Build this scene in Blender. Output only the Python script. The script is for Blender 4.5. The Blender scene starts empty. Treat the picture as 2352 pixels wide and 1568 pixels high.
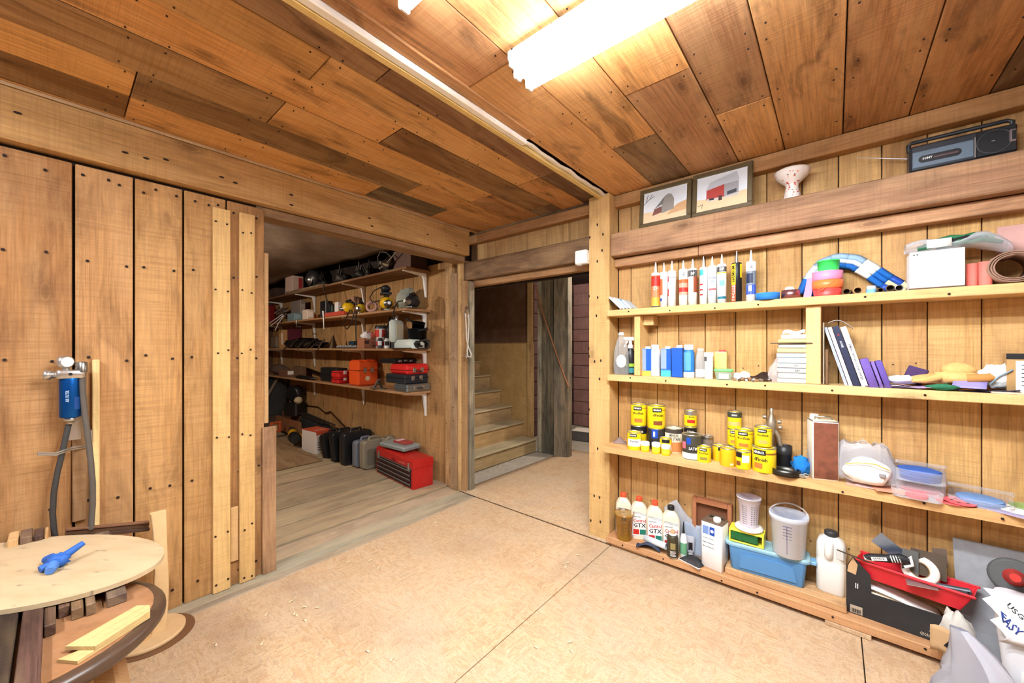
import bpy, math, random
from mathutils import Vector, Matrix, noise
RND = random.Random(11)
SC = bpy.context.scene
COL = SC.collection
PI = math.pi

# ------------------------------------------------------------ camera, light, exposure
TH = math.radians(40.1)                      # the room's walls run along x and y; the camera looks between them
FPX, CX, CY, CAMH = 880.0, 1176.0, 798.0, 1.30
cam = bpy.data.cameras.new('camera')
cam.sensor_fit = 'HORIZONTAL'
cam.sensor_width = 36.0
cam.lens = FPX / 2352 * 36.0
cam.shift_y = (CY - 784) / 2352
cam.clip_start = 0.02
camo = bpy.data.objects.new('camera', cam)
camo.location = (0, 0, CAMH)
camo.rotation_euler = (PI / 2, 0, TH)
COL.objects.link(camo)
SC.camera = camo
SC.view_settings.view_transform = 'Standard'
SC.view_settings.look = 'None'
SC.view_settings.gamma = 1.0
SC.view_settings.use_curve_mapping = False
SC.view_settings.exposure = 0.92
world = bpy.data.worlds.new('world')
SC.world = world
world.use_nodes = True
world.node_tree.nodes['Background'].inputs[0].default_value = (0.93, 0.97, 1.0, 1)
world.node_tree.nodes['Background'].inputs[1].default_value = .16   # added soft fill that enters through the rear, left open behind the camera
LAMP_W = 19.0                                # light of each pair of tubes
TUBE_POWER = 30.0                            # emission of the fluorescent tubes


def at(px, py, x=None, y=None, z=None):
    """where the line of sight through a point of the photograph meets a wall (x, y) or a level (z)"""
    u, v = px - CX, CY - py
    c, s = math.cos(TH), math.sin(TH)
    d = Vector((-s * FPX + c * u, c * FPX + s * u, v))
    if x is not None: t = x / d.x
    elif y is not None: t = y / d.y
    else: t = (z - CAMH) / d.z
    return Vector((d.x * t, d.y * t, CAMH + d.z * t))


def xa(px, y): return at(px, 800, y=y).x
def ya(px, x): return at(px, 800, x=x).y
def za(px, py, y): return at(px, py, y=y).z


def face(x, y, off=0.0):
    """turn about z that points a thing's front (local -y) at the room's middle"""
    return math.atan2(-x, y) + math.radians(off)


# ------------------------------------------------------------ materials
def lin(c):
    if isinstance(c, str):
        c = tuple(int(c[i:i + 2], 16) for i in (0, 2, 4))
    return tuple(((q / 255) / 12.92 if q / 255 <= .04045 else ((q / 255 + .055) / 1.055) ** 2.4) for q in c[:3]) + (1.0,)


MATS = {}


class NT:
    def __init__(s, name):
        s.m = bpy.data.materials.new(name)
        s.m.use_nodes = True
        s.t = s.m.node_tree
        s.b = s.t.nodes['Principled BSDF']
        s.out = s.t.nodes['Material Output']

    def n(s, typ, **kw):
        nd = s.t.nodes.new('ShaderNode' + typ)
        for k, v in kw.items():
            if k.startswith('i_'):
                nd.inputs[int(k[2:]) if k[2:].isdigit() else k[2:].replace('_', ' ')].default_value = v
            else:
                setattr(nd, k, v)
        return nd

    def l(s, a, b): s.t.links.new(a, b)

    def math(s, op, a, b=None, c=None, clamp=False):
        nd = s.n('Math', operation=op, use_clamp=clamp)
        for i, q in enumerate((a, b, c)):
            if q is None: continue
            if isinstance(q, (int, float)): nd.inputs[i].default_value = q
            else: s.l(q, nd.inputs[i])
        return nd.outputs[0]

    def mix(s, fac, a, b, mode='MIX'):
        nd = s.n('Mix', data_type='RGBA', blend_type=mode)
        for q, i in ((fac, 0), (a, 6), (b, 7)):
            if isinstance(q, (int, float)): nd.inputs[i].default_value = q
            elif isinstance(q, (tuple, list)): nd.inputs[i].default_value = q
            else: s.l(q, nd.inputs[i])
        return nd.outputs[2]

    def ramp(s, fac, stops):
        nd = s.n('ValToRGB')
        el = nd.color_ramp.elements
        while len(el) < len(stops): el.new(0.5)
        for e, (p, c) in zip(el, stops):
            e.position = p
            e.color = (c, c, c, 1) if isinstance(c, (int, float)) else c
        s.l(fac, nd.inputs[0])
        return nd.outputs[0]

    def noise(s, vec, scale, detail=3, rough=.55, dist=0.0):
        nd = s.n('TexNoise', i_Scale=scale, i_Detail=detail, i_Roughness=rough, i_Distortion=dist)
        s.l(vec, nd.inputs['Vector'])
        return nd.outputs['Fac']

    def mapped(s, vec, sc=(1, 1, 1), loc=(0, 0, 0)):
        nd = s.n('Mapping', i_Scale=sc, i_Location=loc)
        s.l(vec, nd.inputs[0])
        return nd.outputs[0]


def objvec(n):
    """object coordinates shifted by a random amount for every object"""
    tc = n.n('TexCoord')
    oi = n.n('ObjectInfo')
    cb = n.n('CombineXYZ')
    for i, k in enumerate((37.0, 19.0, 53.0)):
        n.l(n.math('MULTIPLY', oi.outputs['Random'], k), cb.inputs[i])
    ad = n.n('VectorMath', operation='ADD')
    n.l(tc.outputs['Object'], ad.inputs[0]); n.l(cb.outputs[0], ad.inputs[1])
    return ad.outputs[0], oi


def wood(name, light=None, dark=(70, 42, 18), stain=.5, knots=.8, saw=.35, grain=.5, rough=.7, bump=.25, stain_lo=.48, stain_hi=.66):
    """boards: the grain runs along the object's own x; colour = the object's colour unless light is given"""
    if name in MATS: return MATS[name]
    n = NT(name)
    v, oi = objvec(n)
    base = oi.outputs['Color'] if light is None else None
    sp = n.n('SeparateXYZ'); n.l(v, sp.inputs[0]); cb = n.n('CombineXYZ'); n.l(sp.outputs[0], cb.inputs[0]); n.l(n.math('ADD', sp.outputs[1], sp.outputs[2]), cb.inputs[1]); v = cb.outputs[0]
    g1 = n.noise(n.mapped(v, (1.3, 24, 24)), 3.2, 5, .65)
    g2 = n.noise(n.mapped(v, (2.5, 90, 90)), 2.0, 3, .6)
    lo = n.noise(n.mapped(v, (.7, 5, 5)), 1.7, 3, .6, .6)
    st = n.ramp(n.noise(n.mapped(v, (1.0, 3.2, 3.2)), 2.6, 5, .62, .8), [(stain_lo, 0), (stain_hi, 1)])
    # cathedral figure
    wv = n.n('TexWave', wave_type='BANDS', bands_direction='Y', i_Scale=9.0, i_Distortion=5.5, i_Detail=2.0)
    wv.inputs['Detail Scale'].default_value = .9
    n.l(n.mapped(v, (.35, 1.5, 1.5)), wv.inputs[0])
    # saw marks across the board
    mp = n.n('Mapping', i_Scale=(95, 3.0, 1)); mp.inputs['Rotation'].default_value = (0, 0, .22); n.l(v, mp.inputs[0])
    sw = n.noise(mp.outputs[0], 1.0, 3, .6, .4)
    swm = n.math('MULTIPLY', n.ramp(sw, [(.40, 1), (.52, 0)]), n.ramp(n.noise(v, 3.5, 3), [(.38, .25), (.6, 1)]))
    # knots
    vo = n.n('TexVoronoi', voronoi_dimensions='2D', i_Scale=1.0, i_Randomness=1.0)
    n.l(n.mapped(v, (1.5, 4.2, 1)), vo.inputs[0])
    keep = n.n('SeparateColor'); n.l(vo.outputs['Color'], keep.inputs[0])
    kd = n.ramp(vo.outputs['Distance'], [(.0, 1), (.045, .8), (.055, .25), (.066, .6), (.13, 0)])
    kn = n.math('MULTIPLY', kd, n.math('GREATER_THAN', keep.outputs[0], .5))
    if base is None: base = lin(light)
    d = lin(dark)
    c = n.mix(n.math('MULTIPLY', n.ramp(g1, [(.42, 0), (.62, 1)]), grain * .9), base, n.mix(.5, base, d))
    c = n.mix(n.math('MULTIPLY', n.ramp(g2, [(.48, 0), (.64, 1)]), grain * .9), c, n.mix(.6, base, d))
    c = n.mix(n.math('MULTIPLY', n.ramp(wv.outputs['Fac'], [(.0, 1), (.4, 0)]), grain * .6), c, n.mix(.55, base, d))
    c = n.mix(n.math('MULTIPLY', n.ramp(lo, [(.42, 0), (.6, 1)]), .4), c, n.mix(.35, base, (.9, .62, .32, 1)))
    c = n.mix(n.math('MULTIPLY', swm, saw), c, n.mix(.42, base, d))
    c = n.mix(n.math('MULTIPLY', st, stain), c, d)
    c = n.mix(n.math('MULTIPLY', kn, knots), c, n.mix(.75, base, lin((52, 26, 10))))
    n.l(c, n.b.inputs['Base Color'])
    n.b.inputs['Roughness'].default_value = rough
    n.b.inputs['Specular IOR Level'].default_value = .25
    bm = n.n('Bump', i_Strength=bump, i_Distance=.004)
    n.l(n.math('ADD', g2, n.math('MULTIPLY', swm, .5)), bm.inputs['Height'])
    n.l(bm.outputs[0], n.b.inputs['Normal'])
    MATS[name] = n.m
    return n.m


def osb(name, base, dark, pale):
    n = NT(name)
    tc = n.n('TexCoord'); v = tc.outputs['Object']
    cells = []
    for k, (rot, sc) in enumerate(((.5, (26, 110, 1)), (-.9, (100, 24, 1)), (1.9, (30, 120, 1)))):
        mp = n.n('Mapping', i_Scale=sc); mp.inputs['Rotation'].default_value = (0, 0, rot)
        wn = n.n('TexNoise', i_Scale=2.0); n.l(v, wn.inputs[0])
        n.l(v, mp.inputs[0])
        vo = n.n('TexVoronoi', i_Scale=1.0); n.l(mp.outputs[0], vo.inputs[0])
        sp = n.n('SeparateColor'); n.l(vo.outputs['Color'], sp.inputs[0])
        cells.append(sp.outputs[0])
    sel = n.ramp(n.noise(v, 9, 3), [(.45, 0), (.55, 1)])
    f = n.mix(sel, cells[0], cells[1])
    f = n.mix(n.ramp(n.noise(n.mapped(v, loc=(4, 2, 0)), 12, 2), [(.5, 0), (.6, 1)]), f, cells[2])
    c = n.mix(n.ramp(f, [(.0, 0), (1, 1)]), lin(base), lin(pale))
    c = n.mix(n.math('MULTIPLY', n.ramp(f, [(.80, 0), (.93, 1)]), .34), c, lin(dark))
    wear = n.noise(v, 1.6, 6, .65, .3)
    c = n.mix(n.math('MULTIPLY', n.ramp(wear, [(.42, 0), (.68, 1)]), .55), c, lin((188, 172, 150)))
    c = n.mix(n.math('MULTIPLY', n.ramp(n.noise(n.mapped(v, loc=(9, 1, 0)), 2.3, 5, .7), [(.5, 0), (.75, 1)]), .35), c, lin((150, 110, 72)))
    fine = n.noise(v, 160, 3, .7)
    c = n.mix(n.math('MULTIPLY', n.ramp(fine, [(.52, 0), (.66, 1)]), .4), c, lin(dark))
    n.l(c, n.b.inputs['Base Color'])
    n.b.inputs['Roughness'].default_value = .75
    bm = n.n('Bump', i_Strength=.25, i_Distance=.003); n.l(f, bm.inputs['Height']); n.l(bm.outputs[0], n.b.inputs['Normal'])
    MATS[name] = n.m
    return n.m


def mt(kind, col, rough=None, var=None):
    """plastic, metal, paint, paper, cloth, rubber, clear, card: one material per kind and colour"""
    col = tuple(int(col[i:i + 2], 16) for i in (0, 2, 4)) if isinstance(col, str) else tuple(col)
    key = (kind, col, rough, var)
    if key in MATS: return MATS[key]
    n = NT(kind + '_%02x%02x%02x' % col[:3])
    tc = n.n('TexCoord')
    v = tc.outputs['Object']
    c = lin(col)
    P = dict(plastic=(.38, 0, .10), metal=(.32, .9, .12), paint=(.45, 0, .15), paper=(.8, 0, .10), cloth=(.95, 0, .35), rubber=(.6, 0, .2), clear=(.12, 0, 0), card=(.85, 0, .25), rust=(.7, .2, .7), dusty=(.8, 0, .5), foam=(.9, 0, .25))[kind]
    rg, me, va = P
    if rough is not None: rg = rough
    if var is not None: va = var
    n.b.inputs['Roughness'].default_value = rg
    n.b.inputs['Metallic'].default_value = me
    n.b.inputs['Specular IOR Level'].default_value = .4
    if kind == 'clear':
        n.b.inputs['Base Color'].default_value = c
        tr = n.n('BsdfTransparent'); tr.inputs[0].default_value = (.97, .97, .98, 1)
        ms = n.n('MixShader')
        lw = n.n('LayerWeight', i_Blend=.35)
        f = n.math('ADD', n.math('MULTIPLY', lw.outputs['Facing'], .55), .2 if rough is None else rough)
        n.l(f, ms.inputs[0]); n.l(tr.outputs[0], ms.inputs[1]); n.l(n.b.outputs[0], ms.inputs[2])
        n.l(ms.outputs[0], n.out.inputs['Surface'])
        n.b.inputs['Roughness'].default_value = .12
    else:
        ns = n.noise(v, 26 if kind != 'cloth' else 60, 5, .65)
        nl = n.noise(v, 6, 4, .6)
        dk = tuple(q * .5 for q in c[:3]) + (1,)
        pl = tuple(min(1, q * 1.25 + .05) for q in c[:3]) + (1,)
        o = n.mix(n.math('MULTIPLY', n.ramp(ns, [(.45, 0), (.75, 1)]), va), c, dk)
        o = n.mix(n.math('MULTIPLY', n.ramp(nl, [(.45, 0), (.75, 1)]), va), o, pl if kind != 'rust' else lin((60, 30, 18)))
        n.l(o, n.b.inputs['Base Color'])
        if kind in ('cloth', 'rust', 'foam', 'card'):
            bm = n.n('Bump', i_Strength=.4, i_Distance=.002); n.l(n.noise(v, 300, 2), bm.inputs['Height']); n.l(bm.outputs[0], n.b.inputs['Normal'])
    MATS[key] = n.m
    return n.m


def pl(c, **k): return mt('plastic', c, **k)
def me(c, **k): return mt('metal', c, **k)
def pa(c, **k): return mt('paper', c, **k)
def glow(name, col, power):
    n = NT(name)
    n.b.inputs['Emission Color'].default_value = lin(col)
    n.b.inputs['Emission Strength'].default_value = power
    return n.m


# ------------------------------------------------------------ lettering outlines (made once while the scene is empty)
TXT = {}


def prepare_texts(strings):
    os_ = []
    for s in strings:
        cu = bpy.data.curves.new('lettering', 'FONT')
        cu.body = s; cu.size = 1.0; cu.align_x = 'CENTER'; cu.align_y = 'CENTER'; cu.resolution_u = 1; cu.offset = .018
        o = bpy.data.objects.new('lettering', cu); COL.objects.link(o); os_.append((s, o, cu))
    dg = bpy.context.evaluated_depsgraph_get()
    for s, o, cu in os_:
        m = bpy.data.meshes.new_from_object(o.evaluated_get(dg))
        vs = [v.co.copy() for v in m.vertices]
        w = max(v.x for v in vs) - min(v.x for v in vs)
        h = max(v.y for v in vs) - min(v.y for v in vs)
        TXT[s] = (vs, [tuple(p.vertices) for p in m.polygons], w, h)
        bpy.data.meshes.remove(m)
    for s, o, cu in os_:
        bpy.data.objects.remove(o); bpy.data.curves.remove(cu)


# ------------------------------------------------------------ mesh builder
def rrect(w, d, r, k=4, cx=0, cy=0):
    """rounded rectangle outline"""
    o = []
    r = min(r, w / 2 - 1e-4, d / 2 - 1e-4)
    for sx, sy, a in ((1, 1, 0), (-1, 1, 90), (-1, -1, 180), (1, -1, 270)):
        for i in range(k + 1):
            t = math.radians(a + 90 * i / k)
            o.append((cx + sx * (w / 2 - r) + r * math.cos(t), cy + sy * (d / 2 - r) + r * math.sin(t)))
    return o


def ell(rx, ry, k=20, cx=0, cy=0): return [(cx + rx * math.cos(2 * PI * i / k), cy + ry * math.sin(2 * PI * i / k)) for i in range(k)]


class M:
    def __init__(s): s.v, s.f, s.mi, s.sm, s.ms = [], [], [], [], []

    def add(s, vs, fs, mat, smooth=False, T=None):
        if mat not in s.ms: s.ms.append(mat)
        k = s.ms.index(mat); b = len(s.v)
        s.v += [tuple(T @ Vector(q)) if T is not None else tuple(q) for q in vs]
        s.f += [tuple(i + b for i in f) for f in fs]
        s.mi += [k] * len(fs); s.sm += [smooth] * len(fs)
        return s

    def box(s, lo, hi, mat, bev=.0, T=None):
        (x0, y0, z0), (x1, y1, z1) = lo, hi
        b = min(bev, (x1 - x0) * .45, (y1 - y0) * .45, (z1 - z0) * .45)
        if b <= 0:
            vs = [(x, y, z) for x in (x0, x1) for y in (y0, y1) for z in (z0, z1)]
            return s.add(vs, [(0, 1, 3, 2), (4, 6, 7, 5), (0, 4, 5, 1), (2, 3, 7, 6), (0, 2, 6, 4), (1, 5, 7, 3)], mat, False, T)
        vs, ix = [], {}
        X, Y, Z = (x0, x1), (y0, y1), (z0, z1)
        for i in (0, 1):
            for j in (0, 1):
                for k in (0, 1):
                    dx, dy, dz = b * (1 - 2 * i), b * (1 - 2 * j), b * (1 - 2 * k)
                    for a, q in enumerate(((X[i], Y[j] + dy, Z[k] + dz), (X[i] + dx, Y[j], Z[k] + dz), (X[i] + dx, Y[j] + dy, Z[k]))):
                        ix[i, j, k, a] = len(vs); vs.append(q)
        fs = []
        def fix(f):
            c = sum((Vector(vs[i]) for i in f), Vector()) / len(f) - Vector(((x0 + x1) / 2, (y0 + y1) / 2, (z0 + z1) / 2))
            nn = (Vector(vs[f[1]]) - Vector(vs[f[0]])).cross(Vector(vs[f[2]]) - Vector(vs[f[1]]))
            fs.append(f if nn.dot(c) > 0 else tuple(reversed(f)))
        for i in (0, 1):
            fix((ix[i, 0, 0, 0], ix[i, 1, 0, 0], ix[i, 1, 1, 0], ix[i, 0, 1, 0]))
            fix((ix[0, i, 0, 1], ix[1, i, 0, 1], ix[1, i, 1, 1], ix[0, i, 1, 1]))
            fix((ix[0, 0, i, 2], ix[1, 0, i, 2], ix[1, 1, i, 2], ix[0, 1, i, 2]))
            for j in (0, 1):
                fix((ix[i, j, 0, 0], ix[i, j, 1, 0], ix[i, j, 1, 1], ix[i, j, 0, 1]))
                fix((ix[i, 0, j, 0], ix[i, 1, j, 0], ix[i, 1, j, 2], ix[i, 0, j, 2]))
                fix((ix[0, i, j, 1], ix[1, i, j, 1], ix[1, i, j, 2], ix[0, i, j, 2]))
                for k in (0, 1):
                    fix((ix[i, j, k, 0], ix[i, j, k, 1], ix[i, j, k, 2]))
        return s.add(vs, fs, mat, False, T)

    def cbox(s, c, d, mat, bev=0, T=None):
        return s.box([c[i] - d[i] / 2 for i in range(3)], [c[i] + d[i] / 2 for i in range(3)], mat, bev, T)

    def loft(s, secs, mat, smooth=True, caps=(1, 1), T=None, closed=True):
        n = len(secs[0]); vs = [q for sec in secs for q in sec]; fs = []
        for i in range(len(secs) - 1):
            for j in range(n if closed else n - 1):
                a, b = i * n + j, i * n + (j + 1) % n
                fs.append((a, b, b + n, a + n))
        s.add(vs, fs, mat, smooth, T)
        if caps[0]: s.add(secs[0], [tuple(range(n - 1, -1, -1))], mat, False, T)
        if caps[1]: s.add(secs[-1], [tuple(range(n))], mat, False, T)
        return s

    def lathe(s, prof, mat, k=20, c=(0, 0, 0), sq=(1, 1), caps=(1, 1), T=None, smooth=True):
        secs = [[(c[0] + r * sq[0] * math.cos(2 * PI * i / k), c[1] + r * sq[1] * math.sin(2 * PI * i / k), c[2] + z) for i in range(k)] for r, z in prof]
        return s.loft(secs, mat, smooth, caps, T)

    def prism(s, out, z0, z1, mat, T=None, smooth=False, top=1.0):
        return s.loft([[(x, y, z0) for x, y in out], [(x * top, y * top, z1) for x, y in out]], mat, smooth, (1, 1), T)

    def rbox(s, w, d, h, r, mat, z=0, c=(0, 0), edge=.004, k=4, T=None, taper=1.0):
        """box with rounded plan corners and softened top and bottom edges"""
        secs = []
        for zz, ins, tp in ((0, edge, 1), (edge, 0, 1), (h - edge, 0, taper), (h, edge, taper)):
            secs.append([(x, y, z + zz) for x, y in rrect(w * tp - 2 * ins, d * tp - 2 * ins, max(r - ins, .001), k, *c)])
        return s.loft(secs, mat, True, (1, 1), T)

    def tube(s, pts, r, mat, k=6, T=None, closed=False):
        pts = [Vector(p) for p in pts]; n = len(pts)
        rs = r if isinstance(r, (list, tuple)) else [r] * n
        secs = []; up = None
        for i in range(n):
            a = pts[(i - 1) % n] if closed or i else pts[0]
            b = pts[(i + 1) % n] if closed or i < n - 1 else pts[-1]
            t = (b - a).normalized() if (b - a).length > 1e-9 else Vector((0, 0, 1))
            if up is None: up = t.orthogonal().normalized()
            up = (up - t * up.dot(t)); up = up.normalized() if up.length > 1e-6 else t.orthogonal().normalized()
            w = t.cross(up)
            secs.append([tuple(pts[i] + (up * math.cos(2 * PI * j / k) + w * math.sin(2 * PI * j / k)) * rs[i]) for j in range(k)])
        if closed: secs.append(secs[0])
        return s.loft(secs, mat, True, (not closed, not closed), T)

    def bar(s, a, b, w, d, mat, bev=0, up=(0, 0, 1)):
        """square bar from a to b"""
        a, b = Vector(a), Vector(b); x = (b - a); L = x.length; x.normalize()
        y = Vector(up).cross(x); y = y.normalized() if y.length > 1e-5 else x.orthogonal().normalized()
        z = x.cross(y)
        T = Matrix.Translation(a) @ Matrix((x, y, z)).transposed().to_4x4()
        return s.box((0, -w / 2, -d / 2), (L, w / 2, d / 2), mat, bev, T)

    def sheet(s, fn, nu, nv, mat, th=.0015, smooth=True, T=None, wrap=False):
        """bent sheet with a thickness; fn(u, v) -> point"""
        P = [[Vector(fn(i / nu, j / nv)) for j in range(nv + 1)] for i in range(nu + 1)]
        def nrm(i, j):
            a = P[min(i + 1, nu)][j] - P[max(i - 1, 0)][j]; b = P[i][min(j + 1, nv)] - P[i][max(j - 1, 0)]
            q = a.cross(b)
            return q.normalized() if q.length > 1e-12 else Vector((0, 0, 1))
        A = [P[i][j] + nrm(i, j) * th / 2 for i in range(nu + 1) for j in range(nv + 1)]
        B = [P[i][j] - nrm(i, j) * th / 2 for i in range(nu + 1) for j in range(nv + 1)]
        n = len(A); w = nv + 1; fs = []
        for i in range(nu):
            for j in range(nv):
                a, b, c, d = i * w + j, (i + 1) * w + j, (i + 1) * w + j + 1, i * w + j + 1
                fs += [(a, b, c, d), (n + d, n + c, n + b, n + a)]
        for i in range(nu):
            fs += [(i * w, n + i * w, n + (i + 1) * w, (i + 1) * w), (i * w + nv, (i + 1) * w + nv, n + (i + 1) * w + nv, n + i * w + nv)]
        for j in range(nv):
            e = nu * w
            fs += [(j, j + 1, n + j + 1, n + j), (e + j, n + e + j, n + e + j + 1, e + j + 1)]
        return s.add(A + B, fs, mat, smooth, T)

    def patch(s, r, z0, z1, a0, a1, mat, k=10, c=(0, 0), sq=(1, 1), r1=None, T=None):
        """label on a round body: angles in degrees from local -y (front), anticlockwise seen from above"""
        r1 = r if r1 is None else r1
        vs = []
        for i in range(k + 1):
            t = math.radians(a0 + (a1 - a0) * i / k - 90)
            vs += [(c[0] + r * sq[0] * math.cos(t), c[1] + r * sq[1] * math.sin(t), z0), (c[0] + r1 * sq[0] * math.cos(t), c[1] + r1 * sq[1] * math.sin(t), z1)]
        return s.add(vs, [(2 * i, 2 * i + 2, 2 * i + 3, 2 * i + 1) for i in range(k)], mat, True, T)

    def text(s, st, mat, h=None, w=None, fn=None, T=None):
        """flat lettering; fn maps (x right, y up) of the text plane to 3d; default: upright, facing -y"""
        vs, fs, tw, th = TXT[st]
        k = (h / th) if h else (w / tw)
        kx = k if not w else w / tw
        if fn is None: fn = lambda x, y: (x, 0, y)
        return s.add([fn(v.x * kx, v.y * k) for v in vs], fs, mat, False, T)

    def rtext(s, st, mat, r, z, h, w=None, a=0, c=(0, 0), slant=0):
        """lettering wrapped on a round body, centred a degrees from the front"""
        def fn(x, y):
            t = math.radians(a - 90) + (x + slant * y) / r
            return (c[0] + r * math.cos(t), c[1] + r * math.sin(t), z + y)
        return s.text(st, mat, h, w, fn)

    def blob(s, rx, ry, rz, mat, c=(0, 0, 0), amp=.15, fr=2.0, seed=0, k=14, m=8, T=None, flat=None):
        """lumpy rounded body"""
        secs = []
        for i in range(m + 1):
            ph = PI * (i + .02) / (m + .04)
            row = []
            for j in range(k):
                a = 2 * PI * j / k
                d = Vector((math.sin(ph) * math.cos(a), math.sin(ph) * math.sin(a), -math.cos(ph)))
                q = 1 + amp * noise.noise(d * fr + Vector((seed * 7.3, seed * 3.1, seed)))
                z = d.z * rz * q
                if flat is not None: z = max(z, flat)
                row.append((c[0] + d.x * rx * q, c[1] + d.y * ry * q, c[2] + z))
            secs.append(row)
        return s.loft(secs, mat, True, (1, 1), T)

    def obj(s, name, parent=None, loc=(0, 0, 0), rot=(0, 0, 0), col=None, **props):
        m = bpy.data.meshes.new(name)
        m.from_pydata(s.v, [], s.f)
        for q in s.ms: m.materials.append(q)
        m.polygons.foreach_set('material_index', s.mi)
        m.polygons.foreach_set('use_smooth', s.sm)
        m.update()
        o = bpy.data.objects.new(name, m)
        COL.objects.link(o)
        o.location = loc; o.rotation_euler = rot
        if parent is not None: o.parent = parent
        if col is not None: o.color = col
        for k, v in props.items(): o[k] = v
        return o


def thing(name, label, cat, loc=(0, 0, 0), rz=0.0, group=None, rot=None):
    o = bpy.data.objects.new(name, None)
    o.empty_display_size = .05
    COL.objects.link(o)
    o.location = loc; o.rotation_euler = rot if rot is not None else (0, 0, rz)
    o['label'] = label; o['category'] = cat
    if group: o['group'] = group
    return o


def struct(name, loc=(0, 0, 0)):
    o = bpy.data.objects.new(name, None)
    o.empty_display_size = .05
    COL.objects.link(o); o.location = loc; o['kind'] = 'structure'
    return o


def tag(o, label, cat, group=None):
    o['label'] = label; o['category'] = cat
    if group: o['group'] = group
    return o


AXR = {'x': (0, 0, 0), 'y': (0, 0, PI / 2), 'z': (0, -PI / 2, 0)}


def board(name, lo, hi, axis, mat, col, parent=None, bev=.003, **props):
    """one board between two corners, its own x along the grain axis"""
    d = [hi[i] - lo[i] for i in range(3)]
    c = [(hi[i] + lo[i]) / 2 for i in range(3)]
    dd = {'x': d, 'y': (d[1], d[0], d[2]), 'z': (d[2], d[1], d[0])}[axis]
    m = M().box([-q / 2 for q in dd], [q / 2 for q in dd], mat, bev)
    return m.obj(name, parent, c, AXR[axis], col, **props)


def jit(c, a=.06, v=.1):
    """a colour of the same kind, a little lighter or darker"""
    c = lin(c); k = 1 + RND.uniform(-v, v)
    g = .3 * c[0] + .55 * c[1] + .15 * c[2]; c = tuple(q + (g - q) * .13 for q in c[:3]); c = (c[0] * .98, c[1] * 1.01, c[2] * .94)
    return tuple(max(0, q * k * (1 + RND.uniform(-a, a) * .5)) for q in c[:3]) + (1,)

prepare_texts(['MINMAX', 'MINWAX', 'WoodFinish', 'dFinish', 'GEL STAIN', 'Castrol', 'GTX', 'SONY', 'EASY', 'USG', 'ETTE', 'A ME', 'DAP', 'PREMIUM', 'LOCTITE', 'FX',
               'Mineral Spirits', 'Paint Thinner', 'Lacquer Thinner', '150', '220', 'MAX', 'Pre-Stain', '1000', 'Polycrylic', 'ACRYLIC', 'SEALANT', 'REDGARD', 'GE', 'D',
               'RIDGID', 'AMERICAN WOODWORKER', 'SATIN', 'Titebond', 'HYDE', 'CRAFTSMAN', 'GEORGIA-PACIFIC', 'AIR FILTER', 'HOME', 'SYNTHETIC BLEND', 'ELITE', '10W-40', '||', 'P'])

# ------------------------------------------------------------ boards of the room
W_WALL = wood('rough_sawn_board', dark=(92, 56, 26), stain=.3, knots=.75, saw=.4, grain=.5)
W_LEFT = wood('rough_sawn_door_board', dark=(84, 50, 26), stain=.42, knots=.6, saw=.5, grain=.5)
W_CEIL = wood('aged_ceiling_board', dark=(58, 36, 20), stain=.55, knots=.9, saw=.3, grain=.6, stain_lo=.53, stain_hi=.68)
W_BEAM = wood('weathered_beam', dark=(70, 48, 34), stain=.4, knots=.8, saw=.35, grain=.6)
W_PALE = wood('pale_batten', dark=(112, 66, 28), stain=.22, knots=.7, saw=.3, grain=.3)
W_SHELF = wood('pine_shelf', dark=(140, 86, 40), stain=.22, knots=.7, saw=.2, grain=.4)
W_FLOOR = wood('worn_floor_plank', dark=(88, 68, 52), stain=.28, knots=.5, saw=.1, grain=.36, rough=.85)
W_GRAY = wood('grey_barn_board', dark=(44, 42, 38), stain=.5, knots=.5, saw=.2, grain=.9)
W_PLY = wood('plywood_sheet', dark=(96, 60, 34), stain=.45, knots=.3, saw=.0, grain=.7)
OSB1 = osb('strand_board', (188, 152, 112), (110, 74, 44), (212, 182, 146))
DARK = mt('dusty', (38, 24, 15))
NAIL = mt('rust', (40, 24, 16))
YEL, ORG = (212, 160, 92), (196, 146, 84)

# floor: strand board sheets, a strip of planks along the sliding door, the store room's planks
floor = struct('floor')
M().box((-8, -3.2, -.14), (2.6, 6.2, -.03), DARK).obj('subfloor', floor)
M().box((-2.385, -3.0, -.03), (-1.131, 2.345, 0), OSB1, .002).obj('osb_sheet', floor)
M().box((-1.127, -3.0, -.03), (.09, 2.60, 0), OSB1, .002).obj('osb_sheet', floor)
M().box((.094, -3.0, -.03), (1.31, 2.60, 0), OSB1, .002).obj('osb_sheet', floor)
M().box((1.314, -3.0, -.03), (2.53, 2.60, 0), OSB1, .002).obj('osb_sheet', floor)
S = M()                                              # the sheet that runs through to the stairs, humped over a sill
def hump(u, v):
    x0 = -2.60 + .04 * v
    return (x0 + (-1.13 - x0) * u, 2.35 + 1.86 * v, .004 + .035 * math.sin(PI * min(1, v * 1.0)) * min(1, u * 2.2))
S.sheet(hump, 14, 14, OSB1, .012)
S.obj('osb_sheet', floor)
M().box((-3.4, 2.42, -.03), (.2, 6.0, -.004), mt('dusty', (168, 158, 142)), .0).obj('concrete_slab', floor)
for i, (a, b, c) in enumerate(((-2.600, -2.452, (176, 160, 140)), (-2.449, -2.412, (170, 152, 130)), (-2.409, -2.388, (178, 160, 138)))):
    board('floor_plank', (a, -3.0, -.03), (b, 2.345, -.001 * i), 'y', W_FLOOR, jit(c), floor, .002)
x = -2.603
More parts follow.
